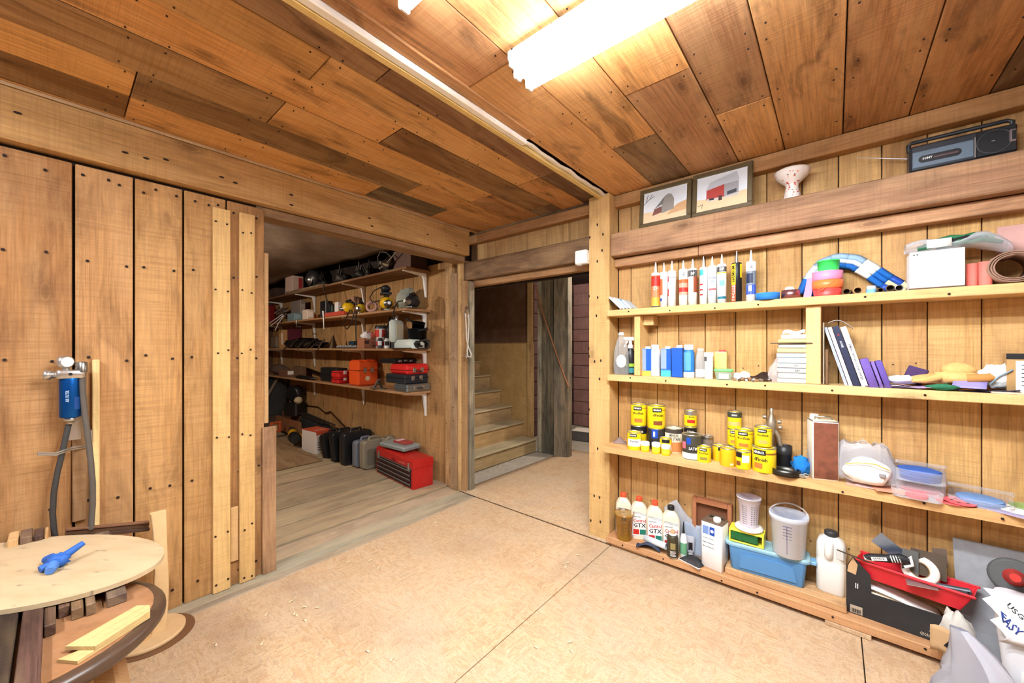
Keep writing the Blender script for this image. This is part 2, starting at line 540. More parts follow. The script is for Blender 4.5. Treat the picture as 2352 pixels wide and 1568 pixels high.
for k, w in enumerate((.20, .29, .33, .32, .31, .30, .27, .30, .30, .3, .3, .3, .3, .3, .3, .3)):
    cut = -.2 + RND.uniform(-.3, 1.1) if k > 1 else 9
    for y0, y1 in ((-.6, cut), (cut + .003, 2.5)) if cut < 2.3 else ((-.6, 2.5),):
        if y1 > y0: board('floor_plank', (x - w + .026, y0, -.03), (x, y1, RND.uniform(-.003, .001)), 'y', W_FLOOR, jit((184, 160, 130), v=.14), floor, .003)
    x -= w
o = board('plywood_sheet', (-7.2, -.4, .0015), (-4.49, 1.96, .013), 'x', W_PLY, jit((164, 128, 92)), floor, .002)
o.rotation_euler = (0, .035, 0); o.location.z += .048

# ceiling
ceil = struct('ceiling')
M().box((-2.70, -3.2, 2.37), (2.6, 2.75, 2.40), DARK).obj('ceiling_backing', ceil)
rows = [
    (-2.60, -2.462, [(-3, 1.5, (206, 142, 66)), (1.5, 2.5, (190, 128, 62))]),
    (-2.458, -2.237, [(-1.1, .193, (132, 88, 40)), (.197, 1.35, (216, 150, 72)), (1.354, 1.90, (104, 84, 62)), (1.904, 2.5, (180, 122, 62))]),
    (-2.233, -2.012, [(-1.1, .193, (222, 156, 76)), (.197, 1.50, (140, 100, 56)), (1.504, 2.5, (200, 138, 70))]),
    (-2.008, -1.779, [(-1.1, .622, (158, 112, 62)), (.626, 1.90, (210, 146, 72)), (1.904, 2.5, (170, 112, 60))]),
    (-1.775, -1.567, [(-1.1, 1.053, (218, 148, 70)), (1.057, 2.30, (126, 84, 42)), (2.304, 2.5, (112, 84, 60))]),
    (-1.563, -1.380, [(-1.1, .628, (194, 134, 66)), (.632, 1.90, (206, 146, 80)), (1.904, 2.5, (190, 126, 62))]),
    (-1.376, -1.225, [(-1.1, .80, (150, 104, 70)), (.804, 1.90, (132, 90, 62)), (1.904, 2.5, (112, 78, 56))]),
    (-1.165, -.892, [(-1.1, 1.058, (190, 126, 72)), (1.062, 2.5, (206, 144, 78))]),
    (-.888, -.664, [(-1.1, 1.078, (226, 166, 92)), (1.082, 1.868, (204, 142, 76)), (1.872, 2.5, (128, 94, 60))]),
    (-.660, -.412, [(-1.1, 1.098, (220, 158, 84)), (1.102, 1.508, (216, 146, 72)), (1.512, 2.5, (170, 116, 70))]),
    (-.408, -.202, [(-1.1, .66, (190, 130, 70)), (.664, 1.898, (160, 108, 66)), (1.902, 2.5, (200, 138, 74))]),
    (-.198, .028, [(-1.1, 2.5, (186, 128, 70))]),
    (.032, .253, [(-1.1, 2.5, (166, 110, 60))]),
    (.257, .483, [(-1.1, 2.5, (168, 110, 52))]),
    (.487, .712, [(-1.1, 2.5, (104, 72, 44))]),
    (.716, .95, [(-1.1, 2.5, (150, 100, 56))]),
    (.954, 1.8, [(-1.1, 2.5, (160, 106, 60))]),
]
for a, b, ps in rows:
    for y0, y1, c in ps:
        board('ceiling_plank', (a, y0, 2.337 + RND.uniform(-.002, .002)), (b, y1, 2.362), 'y', W_CEIL, jit(tuple(min(255, q * 1.07) for q in c), .03, .05), ceil, .0025)
M().box((-2.7, -3.2, 2.34), (2.6, -1.1, 2.365), mt('dusty', (176, 122, 66))).obj('rear_ceiling', ceil)
N = M()
for a, b, ps in rows:
    for y in (.15, .24, .58, .67, 1.01, 1.10, 1.46, 1.55, 1.86, 1.95, 2.3):
        for t in (.12, .88):
            N.lathe([(.0031, 0), (.0031, .003)], NAIL, 6, (a + (b - a) * t + RND.uniform(-.006, .006), y + RND.uniform(-.02, .02), 2.3325))
N.obj('nail_heads', ceil, kind='stuff')

# the long seam across the ceiling: yellow strip, white caulk, nailing strip
t = struct('trim_1')
board('seam_board', (-1.226, -2.8, 2.305), (-1.198, 2.45, 2.338), 'y', W_PALE, jit((236, 196, 118)), t, .002)
board('caulk_strip', (-1.197, -2.8, 2.307), (-1.164, 1.50, 2.338), 'y', mt('paint', (240, 234, 222)), (1, 1, 1, 1), t, .004)
def cl(u, v): return (-1.195 + .028 * v + .004 * math.sin(u * 31), 1.5 + .9 * u, 2.321 + .003 * math.sin(u * 17))
M().sheet(cl, 20, 1, mt('paint', (226, 218, 204)), .006).obj('caulk_strip', t)
board('nailing_strip', (-1.163, -2.8, 2.327), (-1.112, 1.50, 2.338), 'y', W_CEIL, jit((200, 138, 78)), t, .002)

# left wall: wide boards of the sliding door, its track cover above
wl = struct('wall_left')
M().box((-2.60, -3.0, -.02), (-2.553, .74, 2.33), DARK).obj('wall_backing', wl)
for a, b, c in ((-1.6, -1.1, (178, 128, 76)), (-1.095, -.62, (188, 138, 82)), (-.615, -.32, (180, 130, 78)), (-.314, .042, (178, 126, 72)), (.051, .230, (198, 148, 92)), (.237, .408, (204, 152, 90)), (.416, .588, (194, 146, 86)), (.595, .770, (186, 138, 84))):
    board('wall_plank', (-2.55, a, .0), (-2.52 + RND.uniform(-.002, .002), b, 2.098), 'z', W_LEFT, jit(tuple(q * k for q, k in zip(c, (1.0, .95, .87))), .04, .05), wl, .003)
M().box((-2.60, -3.0, 0), (-2.52, -1.6, 2.1), mt('dusty', (180, 130, 78))).obj('rear_boards', wl)
N = M()
for a, b in ((-.314, .042), (.051, .230), (.237, .408), (.416, .588), (.595, .770)):
    for z in (2.05, 1.69, 1.25, .62, .09):
        for q in (.18, .5, .82) if b - a > .3 or z > 2 else (.22, .8):
            N.lathe([(.006, 0), (.006, .004)], NAIL, 7, (0, 0, 0), T=Matrix.Translation((-2.519, a + (b - a) * q + RND.uniform(-.015, .015), z + RND.uniform(-.015, .015))) @ Matrix.Rotation(PI / 2, 4, 'Y'))
for z in (1.95, 1.62, 1.28, .83, .3, .04): 
    for y in (.545, .59, .66, .70): N.lathe([(.005, 0), (.005, .004)], NAIL, 7, T=Matrix.Translation((-2.4945, y + RND.uniform(-.008, .008), z + RND.uniform(-.02, .02))) @ Matrix.Rotation(PI / 2, 4, 'Y'))
N.obj('nail_heads', wl, kind='stuff')
board('batten', (-2.519, .528, 0.002), (-2.496, .604, 2.04), 'z', W_PALE, jit((236, 190, 114)), wl)
board('batten', (-2.519, .645, 0.002), (-2.496, .718, 2.045), 'z', W_PALE, jit((232, 184, 110)), wl)
board('batten', (-2.519, .606, ya(0, -2.5) * 0 + .135), (-2.502, .642, .43), 'z', W_PALE, jit((222, 176, 112)), wl)
board('edge_board', (-2.545, .772, .86), (-2.528, .796, 1.85), 'z', W_PALE, jit((206, 158, 104)), wl)
board('edge_board', (-2.518, .756, .0), (-2.495, .826, .842), 'z', W_BEAM, jit((186, 136, 98)), wl)
cov = struct('trim_2')                                # track cover above the sliding door
board('beam', (-2.56, -2.9, 2.117), (-2.478, 2.36, 2.325), 'y', W_WALL, jit((206, 152, 86)), cov, .004)
board('beam_edge', (-2.479, -2.9, 2.324), (-2.468, 2.36, 2.337), 'y', W_PALE, jit((214, 176, 132)), cov, .002)
N = M()
for y, z in ((-.1, 2.23), (.2, 2.19), (.27, 2.19), (.34, 2.21), (.56, 2.20), (.62, 2.19), (.9, 2.21), (.9, 2.15), (1.4, 2.2), (1.42, 2.15), (1.9, 2.2), (2.2, 2.17)):
    N.lathe([(.008, 0), (.008, .003)], NAIL, 7, T=Matrix.Translation((-2.4785, y, z)) @ Matrix.Rotation(PI / 2, 4, 'Y') @ Matrix.Diagonal((.6, 1.5, 1, 1)))
N.obj('nail_heads', cov, kind='stuff')
hd = struct('trim_3')                                 # header over the wide opening
board('header', (-2.66, .77, 2.062), (-2.53, 2.35, 2.112), 'y', W_BEAM, jit((158, 118, 80)), hd, .003)

# back wall with the shelves: boards between the ceiling strip and the floor
wb = struct('wall_back')
M().box((-1.30, 2.545, -.02), (1.9, 2.585, 2.34), DARK).obj('wall_backing', wb)
xs = [-1.149, -1.06, -.883, -.75, -.597, -.436, -.286, -.131, .015, .171, .319, .476, .63, .79, .95, 1.12, 1.4]
for i in range(len(xs) - 1):
    board('wall_plank', (xs[i] + .002, 2.516 + RND.uniform(-.002, .002), 0), (xs[i + 1] - .002, 2.54, 2.338), 'z', W_WALL, jit((214, 162, 92) if i % 3 else (204, 150, 82), .04, .07), wb, .0025)
M().box((-2.72, 2.545, 1.85), (-1.30, 2.585, 2.34), DARK).obj('wall_backing', wb)
ys = [-2.62, -2.545] + [xa(p, 2.516) for p in (1113, 1138, 1167, 1210, 1255, 1306)] + [-1.29]
for i in range(len(ys) - 1):
    board('wall_plank', (ys[i] + .0015, 2.516 + RND.uniform(-.002, .002), 1.9), (ys[i + 1] - .0015, 2.54, 2.338), 'z', W_WALL, jit((210, 162, 98), .04, .08) if i else jit((150, 116, 76)), wb, .002)
M().box((1.4, 2.516, 0), (2.5, 2.54, 2.338), mt('dusty', (206, 152, 86))).obj('wall_end', wb)
N = M()
for i in range(len(xs) - 2):
    for z in (1.95, 1.20, .30):
        for q in (.25, .75):
            N.lathe([(.003, 0), (.003, .003)], NAIL, 6, T=Matrix.Translation((xs[i] + (xs[i + 1] - xs[i]) * q, 2.514, z + RND.uniform(-.03, .03))) @ Matrix.Rotation(PI / 2, 4, 'X'))
N.obj('nail_heads', wb, kind='stuff')

t = struct('trim_4')                                  # post at the end of the shelves
board('post', (-1.302, 2.372, .0), (-1.150, 2.514, 2.335), 'z', W_PALE, jit((220, 172, 102)), t, .004)
N = M()
for px, py in ((1372, 516), (1385, 538), (1355, 545), (1383, 575), (1372, 600), (1353, 680), (1373, 683), (1370, 725), (1352, 800), (1366, 830), (1380, 828), (1353, 818), (1373, 1030), (1365, 1138), (1377, 1142), (1357, 1195), (1379, 1198), (1377, 870), (1353, 940)):
    q = at(px, py, y=2.372)
    N.lathe([(.007, 0), (.007, .003)], NAIL, 7, T=Matrix.Translation((q.x, 2.3735, q.z)) @ Matrix.Rotation(PI / 2, 4, 'X') @ Matrix.Diagonal((.8, 1.5, 1, 1)))
N.obj('nail_heads', t, kind='stuff')
t = struct('trim_5')
board('beam', (-1.148, 2.385, 1.910), (1.5, 2.513, 2.060), 'x', W_BEAM, jit((176, 128, 92)), t, .006)
t = struct('trim_6')
board('beam', (-2.63, 2.392, 1.912), (-1.304, 2.513, 2.075), 'x', W_BEAM, jit((142, 104, 74)), t, .006)
t = struct('trim_7')
board('ledger', (-1.148, 2.452, 1.848), (-.62, 2.513, 1.903), 'x', W_BEAM, jit((196, 136, 92)), t, .003)
board('ledger', (-.617, 2.448, 1.846), (1.5, 2.513, 1.905), 'x', W_BEAM, jit((204, 144, 104)), t, .003)
t = struct('trim_8')
board('ledger', (-2.60, 2.45, 1.858), (-1.304, 2.513, 1.91), 'x', W_BEAM, jit((178, 122, 74)), t, .003)
t = struct('trim_9')                                  # strips under the ceiling
board('strip', (-1.148, 2.449, 2.255), (1.5, 2.513, 2.334), 'x', W_WALL, jit((196, 138, 78)), t, .003)
t = struct('trim_10')
board('strip', (-2.60, 2.450, 2.252), (-1.304, 2.513, 2.325), 'x', W_WALL, jit((182, 128, 72)), t, .003)
board('strip_edge', (-2.56, 2.442, 2.325), (-1.304, 2.513, 2.337), 'x', W_GRAY, jit((120, 106, 90)), t, .002)
t = struct('trim_11')                                 # corner post between the two openings
board('post', (-2.80, 2.40, .0), (-2.56, 2.455, 2.09), 'z', W_WALL, jit((186, 140, 86)), t, .003)
cps = [1022, 1031, 1038, 1052, 1059, 1068]
cols = [(196, 150, 98), (214, 168, 106), (168, 132, 102), (222, 176, 112), (182, 136, 88)]
dy = [.004, .0, -.022, -.006, .004]
for i in range(5):
    a, b = xa(cps[i], 2.36), xa(cps[i + 1], 2.36)
    board('corner_board', (a, 2.36 + dy[i], 0), (b - .001, 2.40, (2.10, 2.10, 1.98, 2.10, 1.90)[i]), 'z', W_WALL, jit(cols[i], .03, .04), t, .003)
board('jamb_board', (-2.558, 2.40, 0), (-2.515, 2.457, 1.90), 'z', W_GRAY, jit((150, 140, 122)), t, .003)
N = M()
for z in (.3, .62, .8, 1.2, 1.45, 1.7, 2.0):
    for px in (1027, 1046, 1063): N.lathe([(.004, 0), (.004, .003)], NAIL, 6, T=Matrix.Translation((xa(px, 2.36), 2.336 if px == 1046 and z < 1.98 else 2.353, z + RND.uniform(-.05, .05))) @ Matrix.Rotation(PI / 2, 4, 'X'))
N.obj('nail_heads', t, kind='stuff')

# store room beyond the wide opening
ws = struct('wall_inner')
M().box((-7.6, 2.425, -.02), (-2.7, 2.455, 2.6), DARK).obj('wall_backing', ws)
x = -2.745
i = 0
while x > -7.3:
    w = (.175, .24, .20, .18, .21, .16)[i % 6]
    board('wall_plank', (x - w + .003, 2.395 + RND.uniform(-.004, .002), .0), (x, 2.42, 2.12), 'z', W_WALL, jit((190, 138, 78), .04, .1), ws, .003)
    x -= w; i += 1
wf = struct('wall_far')
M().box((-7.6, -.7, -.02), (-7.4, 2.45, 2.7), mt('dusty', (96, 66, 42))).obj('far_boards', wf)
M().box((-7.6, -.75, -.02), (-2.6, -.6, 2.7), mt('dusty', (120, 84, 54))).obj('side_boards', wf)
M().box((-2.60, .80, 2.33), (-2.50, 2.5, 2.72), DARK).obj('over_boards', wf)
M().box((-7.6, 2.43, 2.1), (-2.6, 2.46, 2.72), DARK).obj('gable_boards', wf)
cs = struct('ceiling_inner')
CS = mt('dusty', (122, 98, 76))
def sag(u, v):
    x, y = -2.62 - 4.9 * u, -.6 + 2.75 * v
    return (x, y, 2.30 + .035 * math.sin(9 * u + 3 * v) * math.sin(7 * v) + .03 * noise.noise(Vector((x * 1.7, y * 2.3, 3))) + .012 * noise.noise(Vector((x * 3 + y * 5, y * 2, 1))))
M().sheet(sag, 60, 40, CS, .006).obj('sagging_cover', cs)
M().box((-7.6, -.7, 2.60), (-2.6, 2.5, 2.66), DARK).obj('ceiling_backing', cs)

# stairs, their side wall and the grey posts beyond the low lintel
st = struct('trim_12')
HS = [.17, .355, .54, .735, .925, 1.11, 1.295]
XS = [-2.86, -3.065, -3.265, -3.46, -3.655, -3.85, -4.05, -4.25]
TREAD = (188, 168, 134)
for i, h in enumerate(HS):
    b0 = HS[i - 1] if i else .005
    ye = 3.86
    board('riser', (XS[i] - .02, 2.47, b0), (XS[i], ye, h - .022), 'y', W_FLOOR, jit((190, 148, 96) if i % 2 else (176, 142, 98)), st, .002)
    board('tread', (XS[i + 1] - .02, 2.47, h - .022), (XS[i] + .024, ye, h), 'y', W_FLOOR, jit(TREAD), st, .004)
sw = struct('wall_stair')
def slab(name, lo, hi, mat, par): M().box(lo, hi, mat, .002).obj(name, par)
slab('plywood_side', (-4.4, 3.865, .0), (-2.90, 3.88, 1.36), mt('dusty', (176, 142, 88)), sw)
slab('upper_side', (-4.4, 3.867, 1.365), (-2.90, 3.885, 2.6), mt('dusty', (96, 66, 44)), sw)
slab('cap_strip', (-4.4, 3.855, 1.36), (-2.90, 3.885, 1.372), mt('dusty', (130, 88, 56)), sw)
board('end_post', (-2.98, 3.835, .172), (-2.90, 3.862, 2.3), 'z', W_WALL, jit((186, 142, 84)), sw, .003)
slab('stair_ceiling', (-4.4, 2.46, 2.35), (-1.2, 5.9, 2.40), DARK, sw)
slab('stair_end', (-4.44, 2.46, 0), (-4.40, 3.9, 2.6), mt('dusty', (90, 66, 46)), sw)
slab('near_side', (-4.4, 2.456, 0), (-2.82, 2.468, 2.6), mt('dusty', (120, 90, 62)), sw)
gp = struct('trim_13')
def gb(p0, p1, yy, z1, c, d=.03):
    board('grey_board', (xa(p0, yy), yy, .0), (xa(p1, yy) - .002, yy + d, z1), 'z', W_GRAY, jit(c), gp, .004)
gb(1234, 1243, 3.86, 2.34, (176, 166, 148), .05)
gb(1243, 1254, 3.87, 2.34, (108, 100, 84), .06)
gb(1254, 1264, 3.88, 2.34, (92, 90, 80), .06)
gb(1264, 1274, 3.87, 2.34, (86, 84, 74), .06)
gb(1272, 1296, 3.84, 2.22, (150, 138, 116), .09)
gb(1296, 1305, 3.85, 2.22, (132, 118, 98), .09)
bw = struct('wall_block')
BR = mt('dusty', (156, 116, 108)); MO = mt('dusty', (160, 130, 120))
M().box((-3.4, 5.62, 0), (-1.0, 5.66, 2.4), MO).obj('mortar', bw)
for r in range(12):
    xo = -2.42 + (.2 if r % 2 else 0)
    for k in range(-2, 4):
        a = max(-3.36, xo - .4 + k * .40); b = min(-1.1, xo + k * .40 - .008)
        if b > a + .03: M().box((a, 5.60, r * .2 + .004), (b, 5.63, r * .2 + .194), BR, .006).obj('block', bw)
for r in range(12):
    for k in range(3):
        a = 4.2 + k * .40 + (.2 if r % 2 else 0); b = min(5.6, a + .392)
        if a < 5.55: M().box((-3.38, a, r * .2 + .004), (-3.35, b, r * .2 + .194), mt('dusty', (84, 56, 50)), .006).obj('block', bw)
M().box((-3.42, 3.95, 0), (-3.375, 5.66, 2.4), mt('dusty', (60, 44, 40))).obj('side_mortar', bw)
M().box((-1.0, 2.6, -.02), (-.94, 5.7, 2.4), mt('dusty', (120, 92, 70))).obj('end_boards', bw)

# the room's far sides, behind and beside the camera (the rear is left open for the world fill)
wr = struct('wall_right')
M().box((2.5, -3.0, -.02), (2.56, 2.6, 2.4), mt('dusty', (206, 156, 96))).obj('side_boards', wr)

# ------------------------------------------------------------ fluorescent fixtures
WH = mt('paint', (238, 238, 234))
TUBE = glow('lamp_glow', (238, 244, 255), TUBE_POWER)
GRN = pl((60, 130, 100))
def fixture(x0, y, label, L=1.24):
    t = thing('ceiling_light', label, 'light', (x0, y, 2.338), 0, 'fluorescent ceiling lights')
    m = M()
    m.loft([[(xx, -.074, -.001), (xx, -.074, -.030), (xx, -.055, -.040), (xx, .055, -.040), (xx, .074, -.030), (xx, .074, -.001)] for xx in (0, L)], WH, False)
    m.obj('housing', t)
    for s in (-1, 1):
        M().lathe([(.0195, 0), (.0195, L - .05)], TUBE, 14, T=Matrix.Translation((.025, s * .034, -.066)) @ Matrix.Rotation(PI / 2, 4, 'Y')).obj('tube', t)
        for xx in (.002, L - .022):
            so = M().cbox((xx + .01, s * .034, -.062), (.018, .036, .05), WH, .006)
            so.cbox((xx + (.024 if xx < .1 else -.004), s * .034, -.066), (.008, .03, .03), GRN, .004)
            so.obj('lamp_holder', t)
    la = bpy.data.lights.new('tube_light', 'AREA'); la.shape = 'RECTANGLE'; la.size = L - .06; la.size_y = .10; la.energy = LAMP_W; la.color = (.90, .97, .98)
    lo = bpy.data.objects.new('tube_light', la); COL.objects.link(lo); lo.location = (x0 + L / 2, y, 2.338 - .092)
    if y < 0: la.energy *= .6
    M().cbox((.002, 0, -.026), (.004, .14, .05), WH, .002).obj('end_plate', t)
    return t
fixture(-.875, 1.09, 'long white fluorescent light with two glowing tubes over the middle of the ceiling')
fixture(-.945, .60, 'second fluorescent light, only the end cap showing at the top edge')
fixture(-2.1, -.9, 'added unseen fluorescent fill light on the rear ceiling behind the viewer')  # added fixture out of view, fills the left side with light

# ------------------------------------------------------------ shelves
Z1, Z2, Z3, Z0 = 1.545, 1.122, .664, .062
YF = 2.335
SHC = (222, 170, 104)
def shelf(zt, th, y0, label, c, n=0):
    t = thing('wall_shelf', label, 'shelf', (0, 0, 0))
    if y0 < 2.3:
        M().prism([(-1.148, y0 - .006), (-.6, y0), (.05, 2.334), (1.5, 2.338), (1.5, 2.512), (-1.148, 2.512)], zt - th, zt, W_SHELF).obj('shelf_board', t, col=jit(c, .02, .02))
    else: board('shelf_board', (-1.148, y0, zt - th), (1.5, 2.512, zt), 'x', W_SHELF, jit(c, .02, .02), t, .003)
    N = M()
    for k in range(8):
        N.lathe([(.005, 0), (.005, .002)], NAIL, 6, T=Matrix.Translation((-1.05 + k * .27 + RND.uniform(-.08, .08), (y0 if y0 > 2.3 else min(y0 + .02 * k, 2.33)) - .0002, zt - th / 2 + RND.uniform(-.008, .008))) @ Matrix.Rotation(PI / 2, 4, 'X'))
    N.obj('nail_heads', t, kind='stuff')
    return t
shelf(Z1, .04, YF, 'top pine wall shelf carrying the caulk tubes and white box', (232, 184, 116))
shelf(Z2, .04, YF, 'second pine wall shelf from the top, with bottles and sanding supplies', (234, 188, 120))
shelf(Z3, .04, 2.29, 'third pine wall shelf from the top, crowded with yellow stain cans', (226, 172, 108))
t = shelf(Z0, .04, 2.325, 'lowest reddish plank shelf on blocks just above the floor', (206, 146, 98))
t2 = thing('shelf_block', 'pale wood block under the near end of the lowest plank shelf', 'block', (-.99, 2.36, 0))
board('block', (-.16, -.01, .001), (.10, .04, .0215), 'x', W_PALE, jit((214, 176, 122)), t2)
q = at(1940, 1445, z=.011)
t2 = thing('shelf_block', 'strand board offcut under the lowest plank below the black cardboard box', 'block', (q.x, q.y + .02, 0))
M().box((-.07, -.02, .001), (.09, .04, .0215), OSB1, .002).obj('block', t2)

# uprights between the shelves
def upright(px, w, z0, z1, label):
    x = xa(px, 2.36)
    t = thing('shelf_upright', label, 'upright', (x, 2.36, z0))
    board('upright_board', (-w / 2, 0, .001), (w / 2, .15, z1 - z0 - .001), 'z', W_PALE, jit((226, 182, 114)), t)
    return t
u = upright(1463, .038, Z2, Z1 - .04, 'short pale upright between top and second shelf beside the spray bottle')
M().box((.02, .05, .32), (.085, .148, .381), W_SHELF, .002).obj('corner_block', u, col=jit((214, 166, 102)))
upright(1868, .058, Z2, Z1 - .04, 'wider pale upright on second shelf between sandpaper boxes and magazines')

# ------------------------------------------------------------ placing by line of sight onto the shelves
def dep(x, y): return -math.sin(TH) * x + math.cos(TH) * y
def lat(x, y): return math.cos(TH) * x + math.sin(TH) * y
def rad(w, x, y):
    Z, L = dep(x, y), lat(x, y)
    return w / 2 * Z / FPX * Z / math.hypot(Z, L)
def hz(py, x, y): return CAMH + (CY - py) * dep(x, y) / FPX


def spot(px, py, z, w, top, ymax=2.508):
    """a round thing whose front foot is seen at (px, py) on the level z: centre, radius, height"""
    q = at(px, py, z=z); x, y, r = q.x, q.y, .05
    for _ in range(4):
        r = rad(w, x, y)
        d = Vector((q.x, q.y, 0)).normalized() * r
        x, y = q.x + d.x, min(q.y + d.y, ymax - r)
        x = xa(px, y)
    return x, y, r, hz(top, x, y) - z


def spoty(px, y, z, w, top):
    x = xa(px, y)
    return x, y, rad(w, x, y), hz(top, x, y) - z


BLK = pl((24, 24, 26)); WHT = pl((240, 240, 238)); STEEL = me((190, 190, 188)); DKG = pl((52, 54, 56))
INK = mt('paint', (26, 26, 30)); YLW = mt('paint', (240, 208, 20)); CRM = mt('paint', (236, 224, 200)); BLU = mt('paint', (24, 74, 176))
WHP = mt('paint', (244, 243, 240)); REDP = mt('paint', (206, 44, 34)); ORGP = mt('paint', (228, 116, 48)); BRNP = mt('paint', (128, 70, 40))


def can(label, px, py, z, w, top, body=YLW, bands=(), texts=(), lid=STEEL, turn=0, group=None, cat='can', name='paint_can', ymax=2.508, pos=None, yc=None):
    x, y, r, h = pos or (spoty(px, yc, z, w, top) if yc else spot(px, py, z, w, top, ymax))
    t = thing(name, label, cat, (x, y, z), face(x, y, turn), group)
    M().lathe([(r * .97, .0005), (r, .004), (r, h - .006), (r * .985, h - .004)], body, 24).obj('body', t)
    m = M(); m.lathe([(r * .985, h - .006), (r * 1.02, h - .005), (r * 1.02, h - .001), (r * .96, h), (r * .93, h - .004)], STEEL, 24, caps=(0, 0))
    m.obj('rim', t)
    M().lathe([(r * .95, h - .006), (r * .95, h - .004), (r * .8, h - .0035), (r * .78, h - .005)], lid, 24).obj('lid', t)
    if bands:
        for i, b in enumerate(bands):
            a0, a1 = (b[3], b[4]) if len(b) > 3 else (-180, 180)
            M().patch(r * (1.006 + .003 * i), h * b[0], h * b[1], a0, a1, b[2], 24).obj('label_print', t)
    if texts:
        m = M()
        for s, mat, zf, hf, wf, *a in texts:
            m.rtext(s, mat, r * 1.035, h * zf, h * hf, w=wf * r, a=a[0] if a else 0)
        m.obj('lettering', t)
    return x, y, r, h


FIN = lambda sw=ORGP: ([(.72, .90, INK, -38, 22), (.80, .83, mt('paint', (176, 110, 30)), 22, 150), (.16, .34, sw, -32, 26)],
                       [('MINMAX', WHP, .81, .085, .86, -8), ('WoodFinish', INK, .585, .12, 1.35, -4)])
b, tx = FIN()
LIDD = mt('rust', (196, 186, 166))
xB, yB, rB, hB = can('black and yellow stain can under a yellow can, nearest the post', 1467, 1016, Z3, 37, 975, INK, [(.0, .62, YLW, 10, 150), (.05, .12, WHP, -60, 0)], [('PREMIUM', CRM, .72, .13, 1.1)], LIDD, yc=2.445)
can('yellow stain can with orange swatch, on the black can nearest the post', 0, 0, Z3 + hB + .001, 0, 0, YLW, b, tx, LIDD, pos=(xB, yB, rB * 1.0, .138))
xD, yD, rD, hD = can('dark grey can with blue logo under a yellow stain can', 1508, 1018, Z3, 40, 981, mt('paint', (52, 48, 46)), [(.55, .95, BLU, -34, 8), (.62, .86, WHP, -22, -10), (.15, .4, INK, -40, 60)], [('SATIN', WHP, .28, .16, 1.2)], LIDD, yc=2.445)
b2, tx2 = FIN(BRNP)
can('yellow stain can with brown swatch, upper one beside the post-side pair', 0, 0, Z3 + hD + .001, 0, 0, YLW, b2, [('MINMAX', WHP, .81, .085, .86, -8), ('dFinish', INK, .585, .12, 1.2, -2)], LIDD, pos=(xD, yD - .004, rD * 1.04, .142), turn=14)
can('cream gel stain can with dark rim and orange picture', 1548, 1033, Z3, 42, 981, CRM, [(.80, .97, mt('paint', (70, 62, 56))), (.05, .45, mt('paint', (206, 130, 74)), -15, 70), (.38, .55, REDP, -40, -15)], [('MINWAX', INK, .72, .12, 1.0), ('GEL STAIN', INK, .58, .13, 1.35)], LIDD, yc=2.44)
can('yellow pre-stain can with white panel, front row nearest the post', 1457, 1031, Z3, 33, 990, YLW, [(.22, .62, WHP, -60, 60), (.74, .92, INK, -40, 20)], [('MINWAX', WHP, .83, .09, .9, -10), ('Pre-Stain', INK, .5, .1, 1.2)], LIDD, yc=2.337)
can('small yellow stain can half hidden behind the three little jars', 1529, 1038, Z3, 28, 1004, YLW, [(.7, .92, INK, -40, 40), (.2, .6, CRM, -30, 70)], [], STEEL, yc=2.375)
for i, (px, py, w, top) in enumerate(((1482, 1036, 20, 1014), (1507, 1039, 20, 1016), (1529, 1044, 20, 1021))):
    x, y, r, h = spoty(px, 2.325 - .002 * i, Z3, w, top)
    t = thing('sample_jar', ('little yellow stain jar with white lid, closest to the post of the three', 'middle one of three little white-lidded yellow stain jars', 'little yellow stain jar with white lid, third from the post')[i], 'jar', (x, y, Z3), face(x, y), 'little white-lidded stain jars')
    M().lathe([(r * .9, 0), (r, .003), (r, h * .62), (r * .9, h * .66)], YLW, 18).obj('body', t)
    M().patch(r * 1.012, h * .2, h * .5, -60, 60, mt('paint', (250, 224, 60))).obj('paper_label', t)
    M().lathe([(r * 1.03, h * .66), (r * 1.03, h * .97), (r * .97, h)], WHT, 18).obj('lid', t)
xI, yI, rI, hI = can('yellow and black quart can under a lone yellow can, behind the dark grey can', 1586, 1012, Z3, 29, 977, YLW, [(.6, .95, INK)], [('PREMIUM', CRM, .78, .12, 1.1)], LIDD, yc=2.468)
can('single upper yellow can with silver top band and red swatch', 0, 0, Z3 + hI + .001, 0, 0, YLW, [(.7, .97, mt('metal', (200, 200, 200))), (.22, .42, REDP, -40, 30)], [('MINWAX', INK, .6, .08, .9)], LIDD, pos=(xI, yI, rI * 1.05, .093), turn=10)
can('large dark olive can with white lower half and pink spot', 1589, 1050, Z3, 45, 995, mt('paint', (66, 64, 54)), [(.03, .27, WHP), (.62, .88, BLU, -32, -6), (.42, .70, mt('paint', (214, 110, 130)), -70, -38), (.36, .54, INK, -20, 50)], [('SATIN', WHP, .45, .12, 1.0, 10)], LIDD, yc=2.358)
can('small grey can with square picture, between the olive can and yellow ones', 1625, 1044, Z3, 28, 1000, mt('metal', (150, 140, 130)), [(.2, .85, mt('paint', (120, 104, 92)), -70, 70), (.4, .62, mt('paint', (222, 150, 80)), -25, 25)], [], LIDD, yc=2.425)
can('yellow stain can standing in front of the dark olive can', 1617, 1060, Z3, 33, 1023, YLW, *FIN(mt('paint', (150, 130, 60))), LIDD, yc=2.338)
can('yellow stain can half hidden behind the plain orange-yellow can', 1652, 1056, Z3, 32, 1021, mt('paint', (238, 190, 24)), [(.7, .92, INK, -10, 40), (.2, .36, BRNP, 10, 40)], [], LIDD, yc=2.412)
can('plain orange-yellow can without lettering, seen from its back', 1671, 1067, Z3, 35, 1027, mt('paint', (238, 180, 26)), [(.1, .2, CRM, 20, 50)], [], LIDD, yc=2.336)
